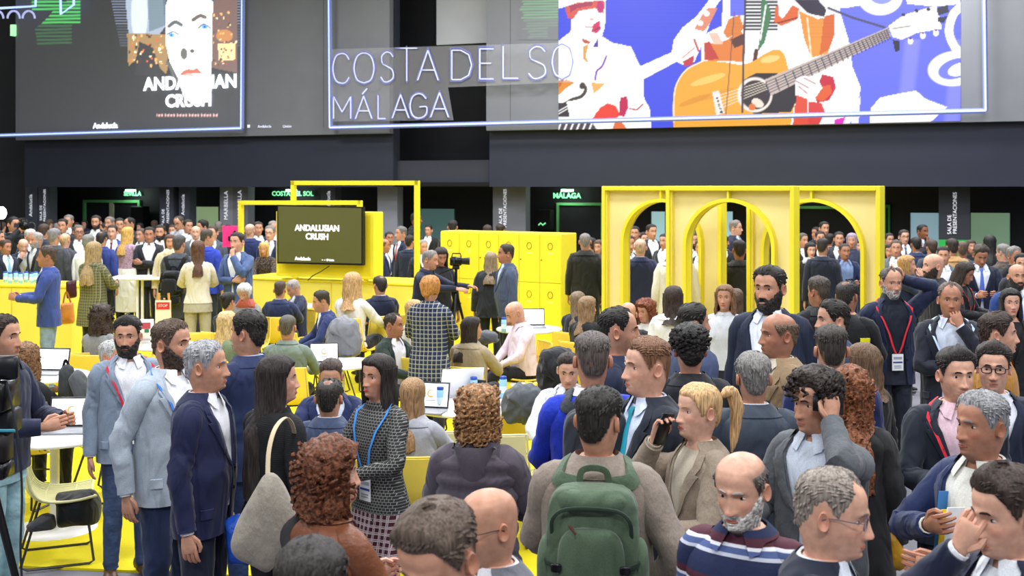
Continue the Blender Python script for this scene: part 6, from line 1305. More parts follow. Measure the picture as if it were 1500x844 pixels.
for i, (px, py, where) in enumerate(BACK):
    h_, t_ = HCL[rs.randint(6)], TONE[rs.randint(8)]; f_ = rs.rand() < .25; s_ = (py-HZ)/(HC-(1.64 if f_ else 1.75))
    P(px, py, s_, rs.choice([0, 20, -20, 160, 180, -60, 60, -150]), ('%s haired %s in %s standing %s' % (desc_h[h_], 'woman' if f_ else 'man', desc_t[t_], where)), sex='f' if f_ else 'm', tc=t_, hc=h_, hair='bob' if f_ else rs.choice(['short', 'medium', 'fade']), top='coat' if f_ else 'suit', closed=bool(f_), neck='coat' if f_ else 'collar', skin=rs.choice(['a', 'b', 'c']))
print('people', len(PEOPLE))
# ---------------------------------------------------------------- furniture and small things
WHITE = mat('e6e6ea', 'paint', .35); STEEL = mat('3a3a3c', 'plain', .35)
def root_at(name, x, y, z, rz, label, cat, group=None): return empty(name, (x, y, z), rz, label, cat, group)
def round_table(px, py, dia, label, H=.74, name='round_table'):
    s = (py-HZ)/(HC-H); x, y = (px-750)/s, F/s; r = root_at(name, x, y, 0, 0, label, 'table', 'white round tables' if H < 1 else None)
    mb = MB(); mb.cyl((0, 0, H-.028), dia/2, .028, 40, bev=.008); mb.obj('tabletop', WHITE, r)
    mb = MB(); mb.cyl((0, 0, .02), .035, H-.05, 14); mb.obj('pedestal', mat('d8d8dc', 'plain', .3), r)
    mb = MB(); mb.cyl((0, 0, 0), dia*.30, .02, 28, r2=dia*.28); mb.obj('base_plate', mat('d8d8dc', 'plain', .3), r)
    return x, y, H
T1 = round_table(80, 632, 1.05, 'white round table with laptops at the lower left'); T2t = round_table(66, 549, .85, 'white round table behind the curly haired woman at the left')
T3 = round_table(686, 593, .94, 'white round table with laptops and cans in the centre'); T4 = round_table(500, 531, .80, 'white round table behind the man in the dark green jacket')
T5 = round_table(775, 481, .86, 'white round table beside the lockers with an open laptop'); T6 = round_table(432, 447, .75, 'white round table between the seated men in blue')
T7 = round_table(240, 505, .8, 'white round table behind the two men in pale blazers')
hs_ = (405-HZ)/(HC-1.1); r = root_at('high_table', (205-750)/hs_, F/hs_, 0, .1, 'tall white table on slim square legs beside the golden haired woman', 'table')
mb = MB(); mb.box((0, 0, 1.08), (.86, .6, .045), bev=.008); mb.obj('tabletop', WHITE, r)
for lx in (-.04, .04): mb = MB(); mb.box((lx, 0, .54), (.035, .06, 1.06)); mb.obj('leg', WHITE, r, smooth=False)
mb = MB(); mb.box((0, 0, .01), (.5, .4, .02), bev=.006); mb.obj('base_plate', WHITE, r)
# wire chair
def build_wire_chair(col, leg='3c3a34', opaque=True):
    r = empty('wire_chair'); m = mat(col, 'plain', .45); lm = mat(leg, 'plain', .35)
    def prof(u):      # u 0 top of the back .. 1 front of the seat
        return crm([(.0, .275, .82), (.0, .245, .66), (.0, .205, .52), (.0, .12, .445), (.0, -.06, .425), (.0, -.22, .44)], 15)
    pr = prof(0); wires = MB(); W_ = [.235, .245, .25, .25, .245, .24]; ww = crm(W_, 15)[:, 0]; n = 22
    for i in range(n):
        q = -1+2*i/(n-1); P_ = pr.copy(); P_[:, 0] = q*ww; P_[:, 1] -= .055*q*q*np.linspace(1, .3, 15); P_[:, 2] += .03*q*q*np.linspace(0, 1, 15)
        wires.tube(P_, .0052, 4)
    for k in (3, 6, 9, 12):
        q = np.linspace(-1, 1, 9); P_ = np.stack([q*ww[k], pr[k, 1]-.055*q*q*(1-k/20), pr[k, 2]+.03*q*q*k/14], 1); wires.tube(P_, .0045, 4)
    o = wires.obj('wire_mesh', m, r); o['kind'] = 'stuff'
    rim = MB(); a = []
    for k in range(15): a.append((-ww[k], pr[k, 1]-.055*(1-.7*k/14), pr[k, 2]+.03*k/14))
    b = [(-x_, y_, z_) for x_, y_, z_ in a[::-1]]; q = np.linspace(-1, 1, 9)[1:-1]
    bot = [(t*ww[-1], pr[-1, 1]-.0165*t*t, pr[-1, 2]+.03*t*t) for t in q]; top = [(t*ww[0], pr[0, 1]-.055*t*t, pr[0, 2]) for t in q[::-1]]
    loop = a+bot+b+top+[a[0], a[1]]; rim.tube(loop, .009, 6); rim.obj('rim', m, r)
    if opaque:
        pad = MB(); g = []; gi = []
        for k in range(15):
            q = np.linspace(-.96, .96, 9); row = np.stack([q*ww[k], pr[k, 1]-.055*q*q*(1-.7*k/14)+.004, pr[k, 2]+.03*q*q*k/14-.004], 1); g.append(row); gi.append(row+[0, .006, -.006])
        full = np.concatenate([np.array(g), np.array(gi)[:, ::-1]], 1); pad.loft(full); pad.obj('woven_seat', m, r)
    for sx in (-1, 1):
        mb = MB(); mb.tube([(sx*.20, -.17, .43), (sx*.235, -.22, .03), (sx*.235, -.19, .012), (sx*.235, .20, .012), (sx*.235, .24, .03), (sx*.17, .12, .44)], .010, 6); mb.obj('leg', lm, r)
    mb = MB(); mb.tube([(-.215, -.19, .25), (.215, -.19, .25)], .008, 6); mb.obj('stretcher', lm, r)
    return r
def copy_tree(o, parent=None):
    c = o.copy(); C.objects.link(c); c.parent = parent
    for ch in list(o.children): copy_tree(ch, c)
    return c
PROTO = {}
def chair(x, y, rz, label, col='e6cc52', k=1.0, opaque=True):
    key = (col, opaque)
    if key not in PROTO: PROTO[key] = build_wire_chair(col, opaque=opaque); c = PROTO[key]
    else: c = copy_tree(PROTO[key])
    c.location = (x, y, 0); c.rotation_euler = (0, 0, rz); c.scale = (k, k, k); tag(c, label, 'chair', 'woven wire chairs round the tables'); return c
for inf in PEOPLE:
    if inf['p']['sit']:
        who = inf['label'].replace('seated ', '').split(' ')
        chair(inf['loc'][0]-math.sin(inf['rz'])*.0, inf['loc'][1], inf['rz'], 'yellow wire chair carrying the '+' '.join(who[:11]), k=inf['k'])
def chair_px(px, py_top, yaw, label, col='e6cc52', opaque=True):
    s = (py_top-HZ)/(HC-.82); chair((px-750)/s, F/s, math.radians(yaw), label, col, 1.0, opaque)
chair_px(120, 513, 178, 'empty yellow wire chair behind the grey bags at the left'); chair_px(214, 517, 176, 'empty yellow wire chair between the two men in blazers'); chair_px(292, 484, 176, 'empty yellow wire chair behind the grey haired man')
chair_px(450, 484, 120, 'empty yellow wire chair right of the sage green shirt'); chair_px(86, 645, 112, 'pale wire chair with dark sled legs in the lower left', 'cfcb98'); chair_px(652, 622, 180, 'pale wire chair behind the curly haired puffer jacket, left', 'd8d2a0'); chair_px(732, 626, 170, 'pale wire chair behind the curly haired puffer jacket, right', 'd8d2a0')
chair_px(610, 520, 150, 'empty yellow wire chair beside the plaid coat')
# laptops
def pxw(px, py, H): s = (py-HZ)/(HC-H); return (px-750)/s, F/s
def laptop(px, py, yaw, label, scr='f2f2f6', logo=True, H=.74, lid='2a2c34', k=1.0, ang=15):
    x, y = pxw(px, py, H); r = root_at('laptop', x, y, H, math.radians(yaw), label, 'laptop'); r.scale = (k, k, k)
    mb = MB(); mb.box((0, 0, .009), (.33, .23, .016), bev=.004); mb.obj('keyboard_base', mat('8a8c92' if lid != 'e4e4e8' else 'd8d8dc', 'plain', .4), r)
    a = math.radians(ang); Rm = np.array([[1, 0, 0], [0, math.cos(-a), -math.sin(-a)], [0, math.sin(-a), math.cos(-a)]]); c = np.array([0, .115, .016])
    mb = MB(); mb.box((0, 0, 0), (.33, .010, .225), bev=.003); mb.v[0] = (mb.v[0]+[0, 0, .1125])@Rm.T+c; li = mb.obj('lid', mat(lid, 'plain', .35), r)
    mb = MB(); mb.box((0, -.0065, .1125), (.305, .002, .195)); mb.v[0] = mb.v[0]@Rm.T+c; mb.obj('screen', mat(scr, 'emit', .2, e=.75), li, smooth=False)
    if logo:
        mb = MB(); t = np.linspace(.9, 5.4, 14); P_ = np.stack([.028*np.cos(t), np.full(14, -.009), .125+.028*np.sin(t)], 1)@Rm.T+c; mb.tube(P_, np.linspace(.004, .010, 14), 6); mb.obj('logo', mat('e08a4a', 'emit', e=.8), li)
        mb = MB(); mb.box((0, -.009, .066), (.09, .001, .008)); mb.v[0] = mb.v[0]@Rm.T+c; mb.obj('caption', mat('a0a0a8'), li, smooth=False)
    return r
laptop(97, 633, 4, 'open laptop with orange logo screen on the lower left table', k=1.0); laptop(46, 628, 186, 'grey open laptop seen from behind on the lower left table', logo=False, lid='5a5c64'); laptop(68, 548, -6, 'open laptop with white screen on the left round table', logo=False, k=1.0)
laptop(624, 604, -14, 'open laptop with orange logo screen on the centre table', k=.95); laptop(668, 578, 200, 'white open laptop lid tilted far back on the centre table', logo=False, lid='e4e4e8', k=1.15, ang=20); laptop(475, 535, 10, 'open laptop with logo screen on the table behind the slate blue suit', k=.9); laptop(781, 480, 4, 'open laptop with white screen beside the lockers', logo=False, k=1.0)
laptop(706, 580, 150, 'small dark tablet standing on the centre table', logo=False, k=.7, scr='5a6478')
def bottle(px, py, label, H=.74, h=.19, r_=.033, group='blue drinks cartons and bottles'):
    x, y = pxw(px, py, H); r = root_at('water_bottle', x, y, H, 0, label, 'bottle', group)
    mb = MB(); mb.cyl((0, 0, 0), r_, h*.86, 16, bev=.004); mb.obj('bottle_body', mat('8ec0e4', 'plain', .3), r)
    mb = MB(); mb.cyl((0, 0, h*.25), r_+.001, h*.3, 16); mb.obj('sleeve', mat('c8dcec', 'plain', .5), r)
    mb = MB(); mb.cyl((0, 0, h*.86), r_*.9, h*.14, 14, bev=.003); mb.obj('cap', mat('2a4ea8', 'plain', .4), r)
for (px, py, lb) in ((645, 600, 'light blue bottle beside the logo laptop'), (682, 577, 'light blue bottle behind the white laptop lid'), (694, 584, 'short blue bottle beside the tablet'), (737, 583, 'light blue bottle at the right rim of the centre table')): bottle(px, py, lb)
bottle(738, 487, 'light blue bottle on the table by the lockers')
for i, px in enumerate((8, 15, 23, 30, 38, 46, 52, 59)): bottle(px, 413.5+(i % 2)*1.5, 'pale blue bottle on the left counter, number %d row place counted from the left edge' % (i+1) if False else ['first', 'second', 'third', 'fourth', 'fifth', 'sixth', 'seventh', 'eighth'][i]+' pale blue bottle from the left on the far left counter', H=1.10, h=.17)
def cup(px, py, label): x, y = pxw(px, py, .74); mb = MB(); mb.cyl((0, 0, 0), .028, .095, 16, r2=.038); o = mb.obj('paper_cup', WHITE); o.location = (x, y, .74); tag(o, label, 'cup')
cup(38, 636, 'white paper cup at the left rim of the lower left table')
x, y = pxw(52, 637, .74); mb = MB(); mb.ell((0, 0, .03), (.07, .045, .03), 12); v = mb.v[0]; mb.v[0] = v+.008*sn(v, 60)[:, None]; o = mb.obj('napkin', mat('c8c8cc', 'fold')); o.location = (x, y, .742); tag(o, 'crumpled pale napkin beside the paper cup', 'napkin')
x, y = pxw(330, 700, .74)
# sign cards
def card(px, py, w_, h_, H, yaw, label, parts, base='f0f0f2', cat='sign'):
    x, y = pxw(px, py, H); r = root_at('sign_card', x, y, H, math.radians(yaw), label, cat); mb = MB(); mb.box((0, 0, h_/2), (w_, .012, h_), bev=.003); mb.obj('card', mat(base, 'plain', .5), r)
    for (cx, cz, pw, ph, col) in parts: mb = MB(); mb.box((cx*w_, -.008, cz*h_), (pw*w_, .003, ph*h_)); mb.obj('print', mat(col), r, smooth=False)
    return r
card(214, 510, .17, .33, .74, 6, 'white leaflet card with red and green marks behind the blazers', ((0, .78, .6, .22, 'c05060'), (.05, .6, .3, .12, '3a7a60'), (0, .3, .6, .06, 'b8b8c0'), (0, .18, .5, .04, 'c8c8d0')))
q = pxw(240, 484, .74); r = root_at('easel', q[0], q[1], 0, 0, 'small wooden easel with red headed notice behind the tall table', 'easel')
for sx in (-1, 1): mb = MB(); mb.tube([(sx*.17, -.05, 0), (sx*.06, 0, 1.22)], .016, 6); mb.obj('leg', mat('c89048', 'plain', .5), r)
mb = MB(); mb.tube([(0, .28, 0), (0, .02, 1.15)], .014, 6); mb.obj('leg', mat('c89048', 'plain', .5), r)
mb = MB(); mb.box((0, -.03, .96), (.20, .012, .34)); b = mb.obj('notice_board', mat('e8dcc0', 'plain', .5), r, smooth=False)
mb = MB(); mb.box((0, -.04, 1.06), (.17, .004, .09)); mb.obj('red_heading', mat('c8342c'), b, smooth=False); text('lettering', 'STOP', .05, mat('f0e0d8'), (0, -.044, 1.06), np.array([[1, 0, 0], [0, 0, -1], [0, 1, 0]]), b, .001)
# held things
def held(inf, hand_, name, dims, m, label, cat, fwd=.085, off=.022, long='t', extra=None):
    Wr, d, t, n = inf[hand_]; c = Wr+d*fwd+n*off; ax = {'t': (t, n, d), 'd': (d, n, t)}[long]
    mb = MB(); mb.box((0, 0, 0), dims, bev=.004); R_ = np.stack([ax[0], ax[1], ax[2]], 1); mb.v[0] = mb.v[0]@R_.T+c; w_ = inf['world'](mb.v[0]); ctr = w_.mean(0); mb.v[0] = w_-ctr
    o = mb.obj(name, m); o.location = ctr; tag(o, label, cat)
    if extra: 
        e = MB(); e.box((0, dims[1]*.5+.0005, 0), (dims[0]*.9, .001, dims[2]*.88)); e.v[0] = inf['world'](e.v[0]@R_.T+c)-ctr; e.obj('screen', mat(extra, 'emit', .2, e=.4), o, smooth=False)
    return o
BK = mat('0e0e12', 'plain', .25)
held(Q['phone'], 'L', 'mobile_phone', (.15, .009, .074), BK, 'black phone held to the ear by the curly haired man in grey', 'phone', off=.03)
held(Q['pony'], 'R', 'mobile_phone', (.075, .009, .15), BK, 'black phone held before the mouth by the ponytail woman', 'phone', off=.03, long='t')
held(Q['pony'], 'L', 'paper_sheet', (.10, .003, .20), mat('e4e6ec'), 'folded white paper in the hand of the ponytail woman', 'paper', off=.02)
held(Q['frontr'], 'R', 'mobile_phone', (.074, .009, .15), BK, 'black phone in the hand of the man with red lanyard and pink shirt', 'phone', off=.03, extra='3a5060')
held(Q['plaidg'], 'R', 'mobile_phone', (.08, .009, .16), BK, 'phone filming in the hand of the plaid jacket woman', 'phone', fwd=.11, extra='98a8b8')
o = held(Q['archcam'], 'R', 'camera', (.13, .07, .10), BK, 'small black camera held by the short haired man in the right arch', 'camera', fwd=.10)
held(Q['puffer'], 'R', 'mobile_phone', (.074, .009, .15), BK, 'phone held low by the curly haired puffer jacket woman', 'phone')
def papers():
    inf = Q['papers']; s = 360
    for i, (w_, h_, col, lb, dx) in enumerate(((.17, .30, '3a78b8', 'blue folder pressed against the grey haired man in navy', 0), (.16, .20, 'e8c81c', 'yellow leaflet on the blue folder of the grey haired man', .012), (.13, .26, 'e8e8ec', 'white sheet on the folder of the grey haired man', .024))):
        mb = MB(); mb.box((0, 0, 0), (w_, .006, h_)); o = mb.obj('folder' if not i else 'leaflet', mat(col, 'plain', .5), smooth=False); o.location = PX(1393+i*4, 775+i*9, s+8+i*5); o.rotation_euler = (0, .12, .5); tag(o, lb, 'paper')
papers()
# rucksacks, built on the wearer's back
def rucksack(inf, col, label, w_=.34, h_=.54, dep=.17, ztop=1.44, detail=True, dark=None):
    r = empty('rucksack', (inf['loc'][0], inf['loc'][1], 0), inf['rz'], label, 'backpack'); U = inf['U']; m = mat(col, 'fold', .8); m2 = mat(dark or col, 'fabric', .8); fem = inf['fem']; jm = inf['jm']
    y0 = torso_pt(np.array([PI]), np.array([1.25]), jm, fem, 1.0, 0)[0][1]-.005
    def blob(name, cx, cy, cz, a, b, c, e=4.6, mm=None, par=None, amp=.004, n=26):
        th = np.linspace(0, PI, 16)[1:-1]; ph = np.linspace(0, 2*PI, n, endpoint=False); T_, Pp = np.meshgrid(th, ph, indexing='ij'); pw = lambda q: np.sign(q)*np.abs(q)**(2/e)
        V = np.stack([a*pw(np.sin(T_))*pw(np.cos(Pp)), b*pw(np.sin(T_))*pw(np.sin(Pp)), c*pw(np.cos(T_))], -1); V = V+np.array([cx, cy, cz]); V += amp*sn(V, 24, 3)[..., None]*np.array([.4, 1, .4])
        mb = MB(); mb.loft(U(V.reshape(-1, 3)).reshape(V.shape)); return mb.obj(name, mm or m, par or r)
    def strap(name, pts, w2, th, mm=None, par=None, n=22, up=(0, 1, 0)):
        P_ = crm(pts, n); mb = MB(); rg = tube_rings(P_, w2, 6, flat=th/w2, up=up); mb.loft(U(rg.reshape(-1, 3)).reshape(rg.shape)); return mb.obj(name, mm or m2, par or r)
    zc = ztop-h_/2; b0 = blob('main_bag', 0, y0+dep/2, zc, w_/2, dep/2, h_/2)
    if detail:
        blob('front_pocket', 0, y0+dep+.012, zc-.035, w_*.36, .035, h_*.32, 3.6); blob('bottom_pocket', 0, y0+dep*.75, ztop-h_-.03, w_*.46, dep*.42, .075, 3.0); blob('top_lid', 0, y0+dep*.62, ztop-.055, w_*.42, dep*.48, .055, 2.4)
        for sx in (-1, 1): blob('side_pocket', sx*w_*.5, y0+dep*.5, zc-.06, .035, dep*.35, h_*.26, 2.6)
        strap('carry_handle', [(-.055, y0+.03, ztop-.02), (-.045, y0+.035, ztop+.035), (0, y0+.04, ztop+.05), (.045, y0+.035, ztop+.035), (.055, y0+.03, ztop-.02)], .014, .006)
        strap('lid_seam', [(-w_*.42, y0+dep*.9, ztop-.17), (-w_*.40, y0+dep+.02, ztop-.10), (-.08, y0+dep+.02, ztop-.065), (.08, y0+dep+.02, ztop-.065), (w_*.40, y0+dep+.02, ztop-.10), (w_*.42, y0+dep*.9, ztop-.17)], .008, .006, mat('2c3c30' if dark is None else dark, 'plain'))
        for sx in (-1, 1):
            strap('compression_strap', [(sx*w_*.50, y0+.03, ztop-.26), (sx*w_*.49, y0+dep*.9, ztop-.265), (sx*w_*.34, y0+dep+.035, ztop-.27)], .011, .004, mat('26332a', 'plain')); blob('buckle', sx*w_*.36, y0+dep+.042, ztop-.27, .02, .008, .016, 3.5, BK, None, 0, 12)
        strap('zip_pull', [(.06, y0+dep+.05, ztop-.13), (.075, y0+dep+.053, ztop-.115), (.05, y0+dep+.055, ztop-.145)], .005, .004, mat('4a2a20')); strap('cross_strap', [(-w_*.46, y0+dep*.95, ztop-h_+.03), (0, y0+dep+.045, ztop-h_+.02), (w_*.46, y0+dep*.95, ztop-h_+.03)], .012, .005, mat('26332a', 'plain'))
    for sx in (-1, 1):
        pts = [(sx*.06, y0+.015, ztop-.02)]
        for az, z in ((PI-.75, 1.43), (PI-1.15, 1.455), (PI/2-.1, 1.475), (.95, 1.44), (.75, 1.36), (.72, 1.24), (.95, 1.12), (PI/2+.2, 1.05), (PI-.9, 1.02)):
            q = torso_pt(np.array([sx*az]), np.array([z]), jm+.016, fem, .95, 0)[0]; pts.append(tuple(q))
        strap('shoulder_strap', pts, .034, .011, None, None, 40, up=(0, 1, .2))
    return r
rucksack(Q['pack'], '4a5c48', 'green canvas rucksack on the back of the taupe coat', detail=True)
rucksack(Q['blue'], '2c3038', 'dark grey backpack over the bright blue sweater', w_=.30, h_=.46, detail=False)
rucksack(Q['gb'], '16181e', 'black rucksack on the grey jacket by the high table', w_=.30, h_=.36, ztop=1.28, detail=True, dark='0c0c10')
# bags
def bag_px(outline, s0, dep, name, m, label, strap=None, sm_=None, cat='bag', amp=.010):
    c0 = np.mean([PX(a_, b_, s0) for a_, b_ in outline], axis=0); n = 54; L = list(outline)+[outline[0]]; P_ = []
    d = np.cumsum([0]+[math.dist(L[i], L[i+1]) for i in range(len(L)-1)]); t = np.linspace(0, d[-1], n, endpoint=False)
    xs, ys = np.interp(t, d, [q[0] for q in L]), np.interp(t, d, [q[1] for q in L])
    for _ in range(2): xs = (np.roll(xs, 1)+2*xs+np.roll(xs, -1))/4; ys = (np.roll(ys, 1)+2*ys+np.roll(ys, -1))/4
    O = np.array([PX(a_, b_, s0) for a_, b_ in zip(xs, ys)])-c0; rg = []
    for f, y_ in ((.02, -.5), (.4, -.48), (.75, -.40), (.95, -.18), (1, 0), (.95, .18), (.75, .4), (.4, .48), (.02, .5)): rg.append(O*f*[1, 1, 1]+[0, y_*dep, 0])
    V = np.array(rg); V += amp*(sn(V, 16, 2)+.8*(amp > .02)*sn(V, 38, 4))[..., None]*np.array([.6, 1, .7]); mb = MB(); mb.loft(V); o = mb.obj(name, m); o.location = c0; tag(o, label, cat)
    if strap:
        P_ = crm([np.array(PX(*q))-c0 for q in strap], 24); mb = MB(); mb.loft(tube_rings(P_, .012, 6, flat=.35, up=(0, 1, 0))); mb.obj('strap', sm_ or m, o)
    return o
TOTE = mat('8a8378', 'fabric', .8)
bag_px([(388, 692), (402, 690), (428, 735), (436, 758), (424, 800), (392, 843), (344, 818), (336, 800), (352, 755)], 322, .14, 'shoulder_bag', TOTE, 'large beige canvas shoulder bag hanging from the long haired woman', [(392, 700, 322), (394, 660, 318), (403, 628, 312), (418, 612, 302), (428, 622, 296), (432, 640, 290)], mat('b4a488', 'plain', .7))
bag_px([(1298, 780), (1306, 776), (1322, 800), (1330, 828), (1318, 838), (1302, 834)], 300, .09, 'handbag', mat('a87a18', 'leather', .5), 'mustard leather handbag hanging beside the ginger haired woman', [(1300, 782, 300), (1296, 740, 298), (1290, 700, 294), (1276, 640, 290)], BK)
bag_px([(90, 444), (107, 443), (109, 474), (88, 476)], 112, .12, 'handbag', mat('c07a34', 'leather', .5), 'tan leather tote bag hanging before the yellow counter', [(92, 446, 112), (97, 428, 112), (104, 444, 112)], mat('a8642c'))
bag_px([(97, 412), (112, 410), (112, 436), (98, 438)], 110, .1, 'handbag', mat('3c1620', 'leather', .5), 'dark burgundy bag beside the olive plaid jacket')
bag_px([(88, 540), (98, 532), (108, 538), (112, 584), (86, 586)], 178, .16, 'travel_bag', mat('34383a', 'fold'), 'upright dark grey bag on the chair at the left', [(92, 540, 178), (96, 528, 178), (102, 538, 178)], BK)
bag_px([(101, 554), (112, 540), (122, 545), (136, 572), (126, 588), (112, 586)], 180, .18, 'laptop_bag', mat('4a4e52', 'fold'), 'slanted grey bag leaning beside the upright dark bag')
bag_px([(82, 722), (136, 716), (146, 740), (144, 768), (88, 770)], 212, .3, 'rucksack', mat('111216', 'fold'), 'black rucksack on the carpet under the pale wire chair', cat='backpack')
bag_px([(40, 768), (62, 752), (78, 756), (80, 776), (44, 778)], 216, .2, 'folded_coat', mat('3a3c40', 'fold'), 'dark grey cloth heap on the carpet beside the black rucksack', cat='coat')
bag_px([(330, 760), (352, 750), (372, 790), (366, 830), (336, 826)], 285, .16, 'carrier_bag', mat('1848a8', 'leather', .35), 'shiny blue carrier bag beside the beige shoulder bag')
# draped coats over chair backs
def drape(outline, s0, m, label, dep=.16, name='draped_coat'): return bag_px(outline, s0, dep, name, m, label, cat='coat', amp=.032)
drape([(483, 470), (500, 462), (522, 470), (530, 495), (528, 522), (498, 524), (476, 500)], 134, mat('74767c', 'fold'), 'grey coat draped over the chair of the blonde woman in white', .3)
drape([(794, 510), (818, 506), (838, 512), (846, 560), (842, 610), (816, 612), (790, 575), (786, 540)], 176, mat('15151a', 'fold'), 'black coat draped over a chair right of the pink shirt', .3)
drape([(738, 574), (760, 560), (786, 566), (798, 590), (788, 616), (752, 622), (734, 600)], 186, mat('4e5258', 'fold'), 'grey padded jacket heaped on the chair right of the centre table', .3)
drape([(692, 492), (712, 482), (730, 490), (730, 502), (700, 505)], 128, mat('4a4e54', 'fold'), 'dark grey coat heap on the table beside the pink shirt', .25)
chair_px(770, 575, 190, 'yellow wire chair under the heaped grey padded jacket'); chair_px(812, 515, 200, 'yellow wire chair under the draped black coat')
# straps worn
def world_strap(pts, r_, m, label, name='bag_strap', cat='strap', flat=.3):
    P_ = crm([PX(*q) for q in pts], 24); c0 = P_.mean(0); mb = MB(); mb.loft(tube_rings(P_-c0, r_, 6, flat=flat, up=(0, 1, 0))); o = mb.obj(name, m); o.location = c0; tag(o, label, cat)
# small video camera on tripod
s_ = 114; b = PX(668, 385, s_); r = root_at('tripod', b[0], b[1], 0, 0, 'black tripod carrying the small video camera by the lockers', 'tripod')
for a_ in (0.3, 2.4, 4.5): mb = MB(); mb.tube([(0, 0, 1.25), (.16*math.cos(a_), .16*math.sin(a_), .62), (.32*math.cos(a_), .32*math.sin(a_), .0)], [.02, .016, .012], 6); mb.obj('leg', BK, r)
mb = MB(); mb.cyl((0, 0, 1.05), .018, b[2]-1.12, 8); mb.obj('centre_column', BK, r); mb = MB(); mb.box((0, 0, b[2]-.06), (.09, .09, .05), bev=.01); mb.obj('tripod_head', BK, r)
mb = MB(); mb.tube([(0, 0, b[2]-.06), (-.22, -.02, b[2]-.15)], .009, 6); mb.obj('pan_handle', BK, r)
def camera_body(loc, rz, label, k=1.0):
    r = root_at('video_camera', loc[0], loc[1], loc[2], rz, label, 'camera'); r.scale = (k, k, k)
    mb = MB(); mb.box((0, 0, .05), (.10, .14, .10), bev=.012); mb.obj('camera_body', BK, r); mb = MB(); mb.tube([(0, -.07, .05), (0, -.10, .05), (0, -.16, .05)], [.035, .04, .045], 14); mb.obj('lens', mat('1c1c22', 'plain', .3), r)
    mb = MB(); mb.tube([(0, .05, .10), (0, .04, .14), (0, -.05, .14), (0, -.06, .10)], .008, 6); mb.obj('top_handle', BK, r); mb = MB(); mb.box((-.09, .02, .06), (.07, .008, .05)); mb.obj('viewfinder', mat('2c3038'), r, smooth=False); return r
camera_body((b[0], b[1], b[2]-.035), PI/2, 'small black video camera on the tripod by the lockers', 1.1)
c_ = Q['lcam']['world'](np.stack([Q['lcam']['L'][0], Q['lcam']['R'][0]])).mean(0)+[.03, 0, .02]; camera_body(c_, Q['lcam']['rz'], 'dark video camera held up in the far left crowd', 1.5)
c_ = Q['photog']['world'](np.stack([Q['photog']['L'][0], Q['photog']['R'][0]])).mean(0)+[.06, .04, 0]; camera_body(c_, Q['photog']['rz'], 'black photo camera held by the photographer with yellow patches', 1.2)
# bright camera lamp
c_ = PX(2, 312, 80); r = root_at('light_stand', c_[0], c_[1], 0, 0, 'round bright camera lamp on a stand at the left edge', 'lamp'); mb = MB(); mb.cyl((0, 0, 0), .015, c_[2]-.1, 8); mb.obj('stand', BK, r)
mb = MB(); mb.ell((0, 0, c_[2]), (.10, .04, .12), 16); mb.obj('lamp_head', mat('ffffff', 'emit', e=6), r)
# broadcast camera rig in the near left corner
r0 = PX(8, 600, 300); r = root_at('camera_rig', r0[0], r0[1], 0, 0, 'black broadcast camera with monitor on a tripod at the near left edge', 'camera')
def rb(name, x0, x1, y0, y1, s, dep, m, smooth=True):
    A, B = PX(x0, y1, s), PX(x1, y0, s); mb = MB(); mb.box(((A[0]+B[0])/2-r0[0], A[1]-r0[1], (A[2]+B[2])/2), (B[0]-A[0], dep, B[2]-A[2]), bev=.012); return mb.obj(name, m, r, smooth)
rb('monitor', -26, 27, 521, 556, 302, .05, mat('101318', 'plain', .35)); rb('camera_body', -30, 18, 556, 600, 300, .22, BK); rb('lens_barrel', -40, 24, 598, 634, 296, .16, mat('17181d', 'plain', .4)); rb('battery', -20, 14, 634, 676, 298, .12, mat('1c1418', 'plain', .5)); rb('tripod_head', -30, 14, 676, 700, 298, .14, BK); rb('blue_trim', -20, 22, 629, 633, 308, .01, mat('3a8aa0'), False)
for px_, f_ in (((-14, 700), (34, 850)), ((-14, 700), (-40, 1010)), ((-14, 700), (-120, 980))):
    A, B = PX(px_[0], px_[1], 300), PX(f_[0]*1.0, f_[1], 300); A[0] -= r0[0]; B[0] -= r0[0]; A[1] = B[1] = 0; dirv = unit(B-A); L_ = A[2]/(-dirv[2]); E_ = A+dirv*L_; E_[1] += {34: -.15, -40: .1, -120: .45}[f_[0]]
    mb = MB(); mb.tube([A, A*.5+E_*.5, E_], [.022, .018, .014], 8); mb.obj('leg', BK, r)
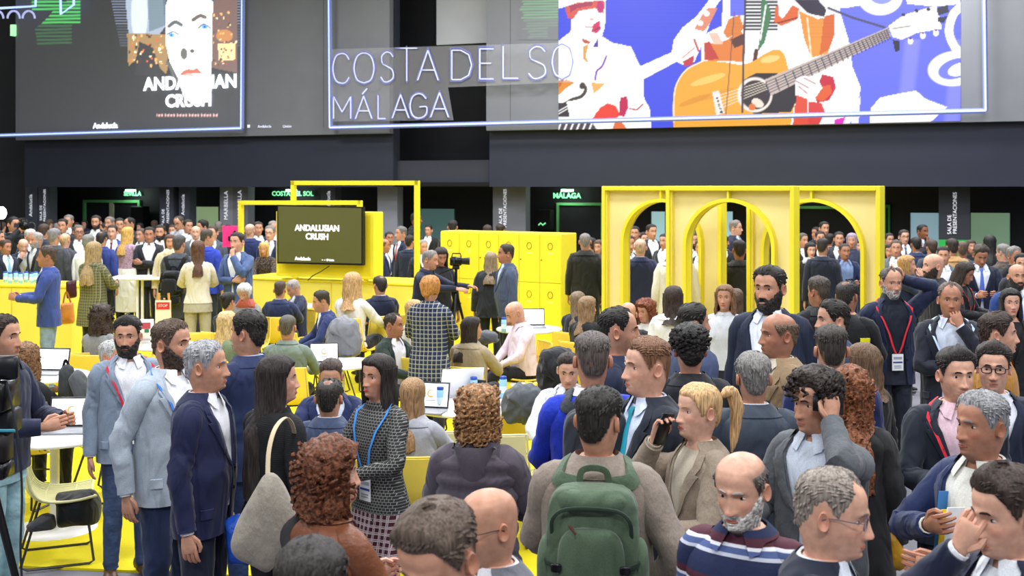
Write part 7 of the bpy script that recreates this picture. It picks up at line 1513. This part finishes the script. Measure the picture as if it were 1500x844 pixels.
mb = MB(); mb.tube(crm([(x_-r0[0], y_-r0[1], z_) for x_, y_, z_ in (PX(10, 560, 304), PX(26, 640, 306), PX(32, 720, 306), PX(30, 800, 306), PX(32, 850, 306))], 20), .006, 6); mb.obj('cable', mat('26282e', 'plain', .4), r)
# yellow patches and strap pads of the photographer; extra details worn on coats
inf = Q['photog']
for sg, z_ in ((1, 1.30), (1, 1.20), (-1, 1.28)):
    V = np.stack([torso_pt(np.linspace(PI*.62, PI*.8, 6)*sg, np.full(6, zz), o_, 0, .9) for zz, o_ in ((z_+.03, .014), (z_+.028, .024), (z_-.03, .024), (z_-.032, .014))]); mb = MB(); mb.loft(inf['U'](V.reshape(-1, 3)).reshape(V.shape), close=False); mb.obj('yellow_patch', mat('e6dc20', 'plain', .6), inf['root'])
inf = Q['dress']      # burgundy cuffs and hem band
for key in ('L', 'R'):
    Wr, d_, t_, n_ = inf[key]; S_ = np.array([(1 if key == 'L' else -1)*.148, .004, 1.395])
zs = np.linspace(.86, .56, 8); A_, Z_ = np.meshgrid(np.linspace(0, 2*PI, 36, endpoint=False), zs); V = torso_pt(A_, Z_, .012, 1); fl = sm(.95, .5, Z_)*.038; c = V*[1, 1, 0]; V = V+c/(np.linalg.norm(c, axis=-1)[..., None])*((fl*(1+.4*np.sin(A_*9)))[..., None]); mb = MB(); mb.loft(inf['U'](V.reshape(-1, 3)).reshape(V.shape), cap0=False, cap1=False); mb.obj('hem_band', mat('3c1420', 'plaid', c2='b0a0a4', sc=9), inf['root'])
inf = Q['auburn']; pts = []
for az, z in ((.9, 1.30), (.8, 1.42), (PI/2-.3, 1.475), (PI/2+.5, 1.46), (PI-.6, 1.40), (PI, 1.27), (-PI+.7, 1.12), (-PI/2-.2, 1.0)): pts.append(tuple(torso_pt(np.array([az]), np.array([z]), .022, 1, .9)[0]))
rg = tube_rings(crm(pts, 34), .024, 6, flat=.25, up=(0, 1, 0)); mb = MB(); mb.loft(inf['U'](rg.reshape(-1, 3)).reshape(rg.shape)); mb.obj('black_strap', mat('121214', 'plain', .6), inf['root'])
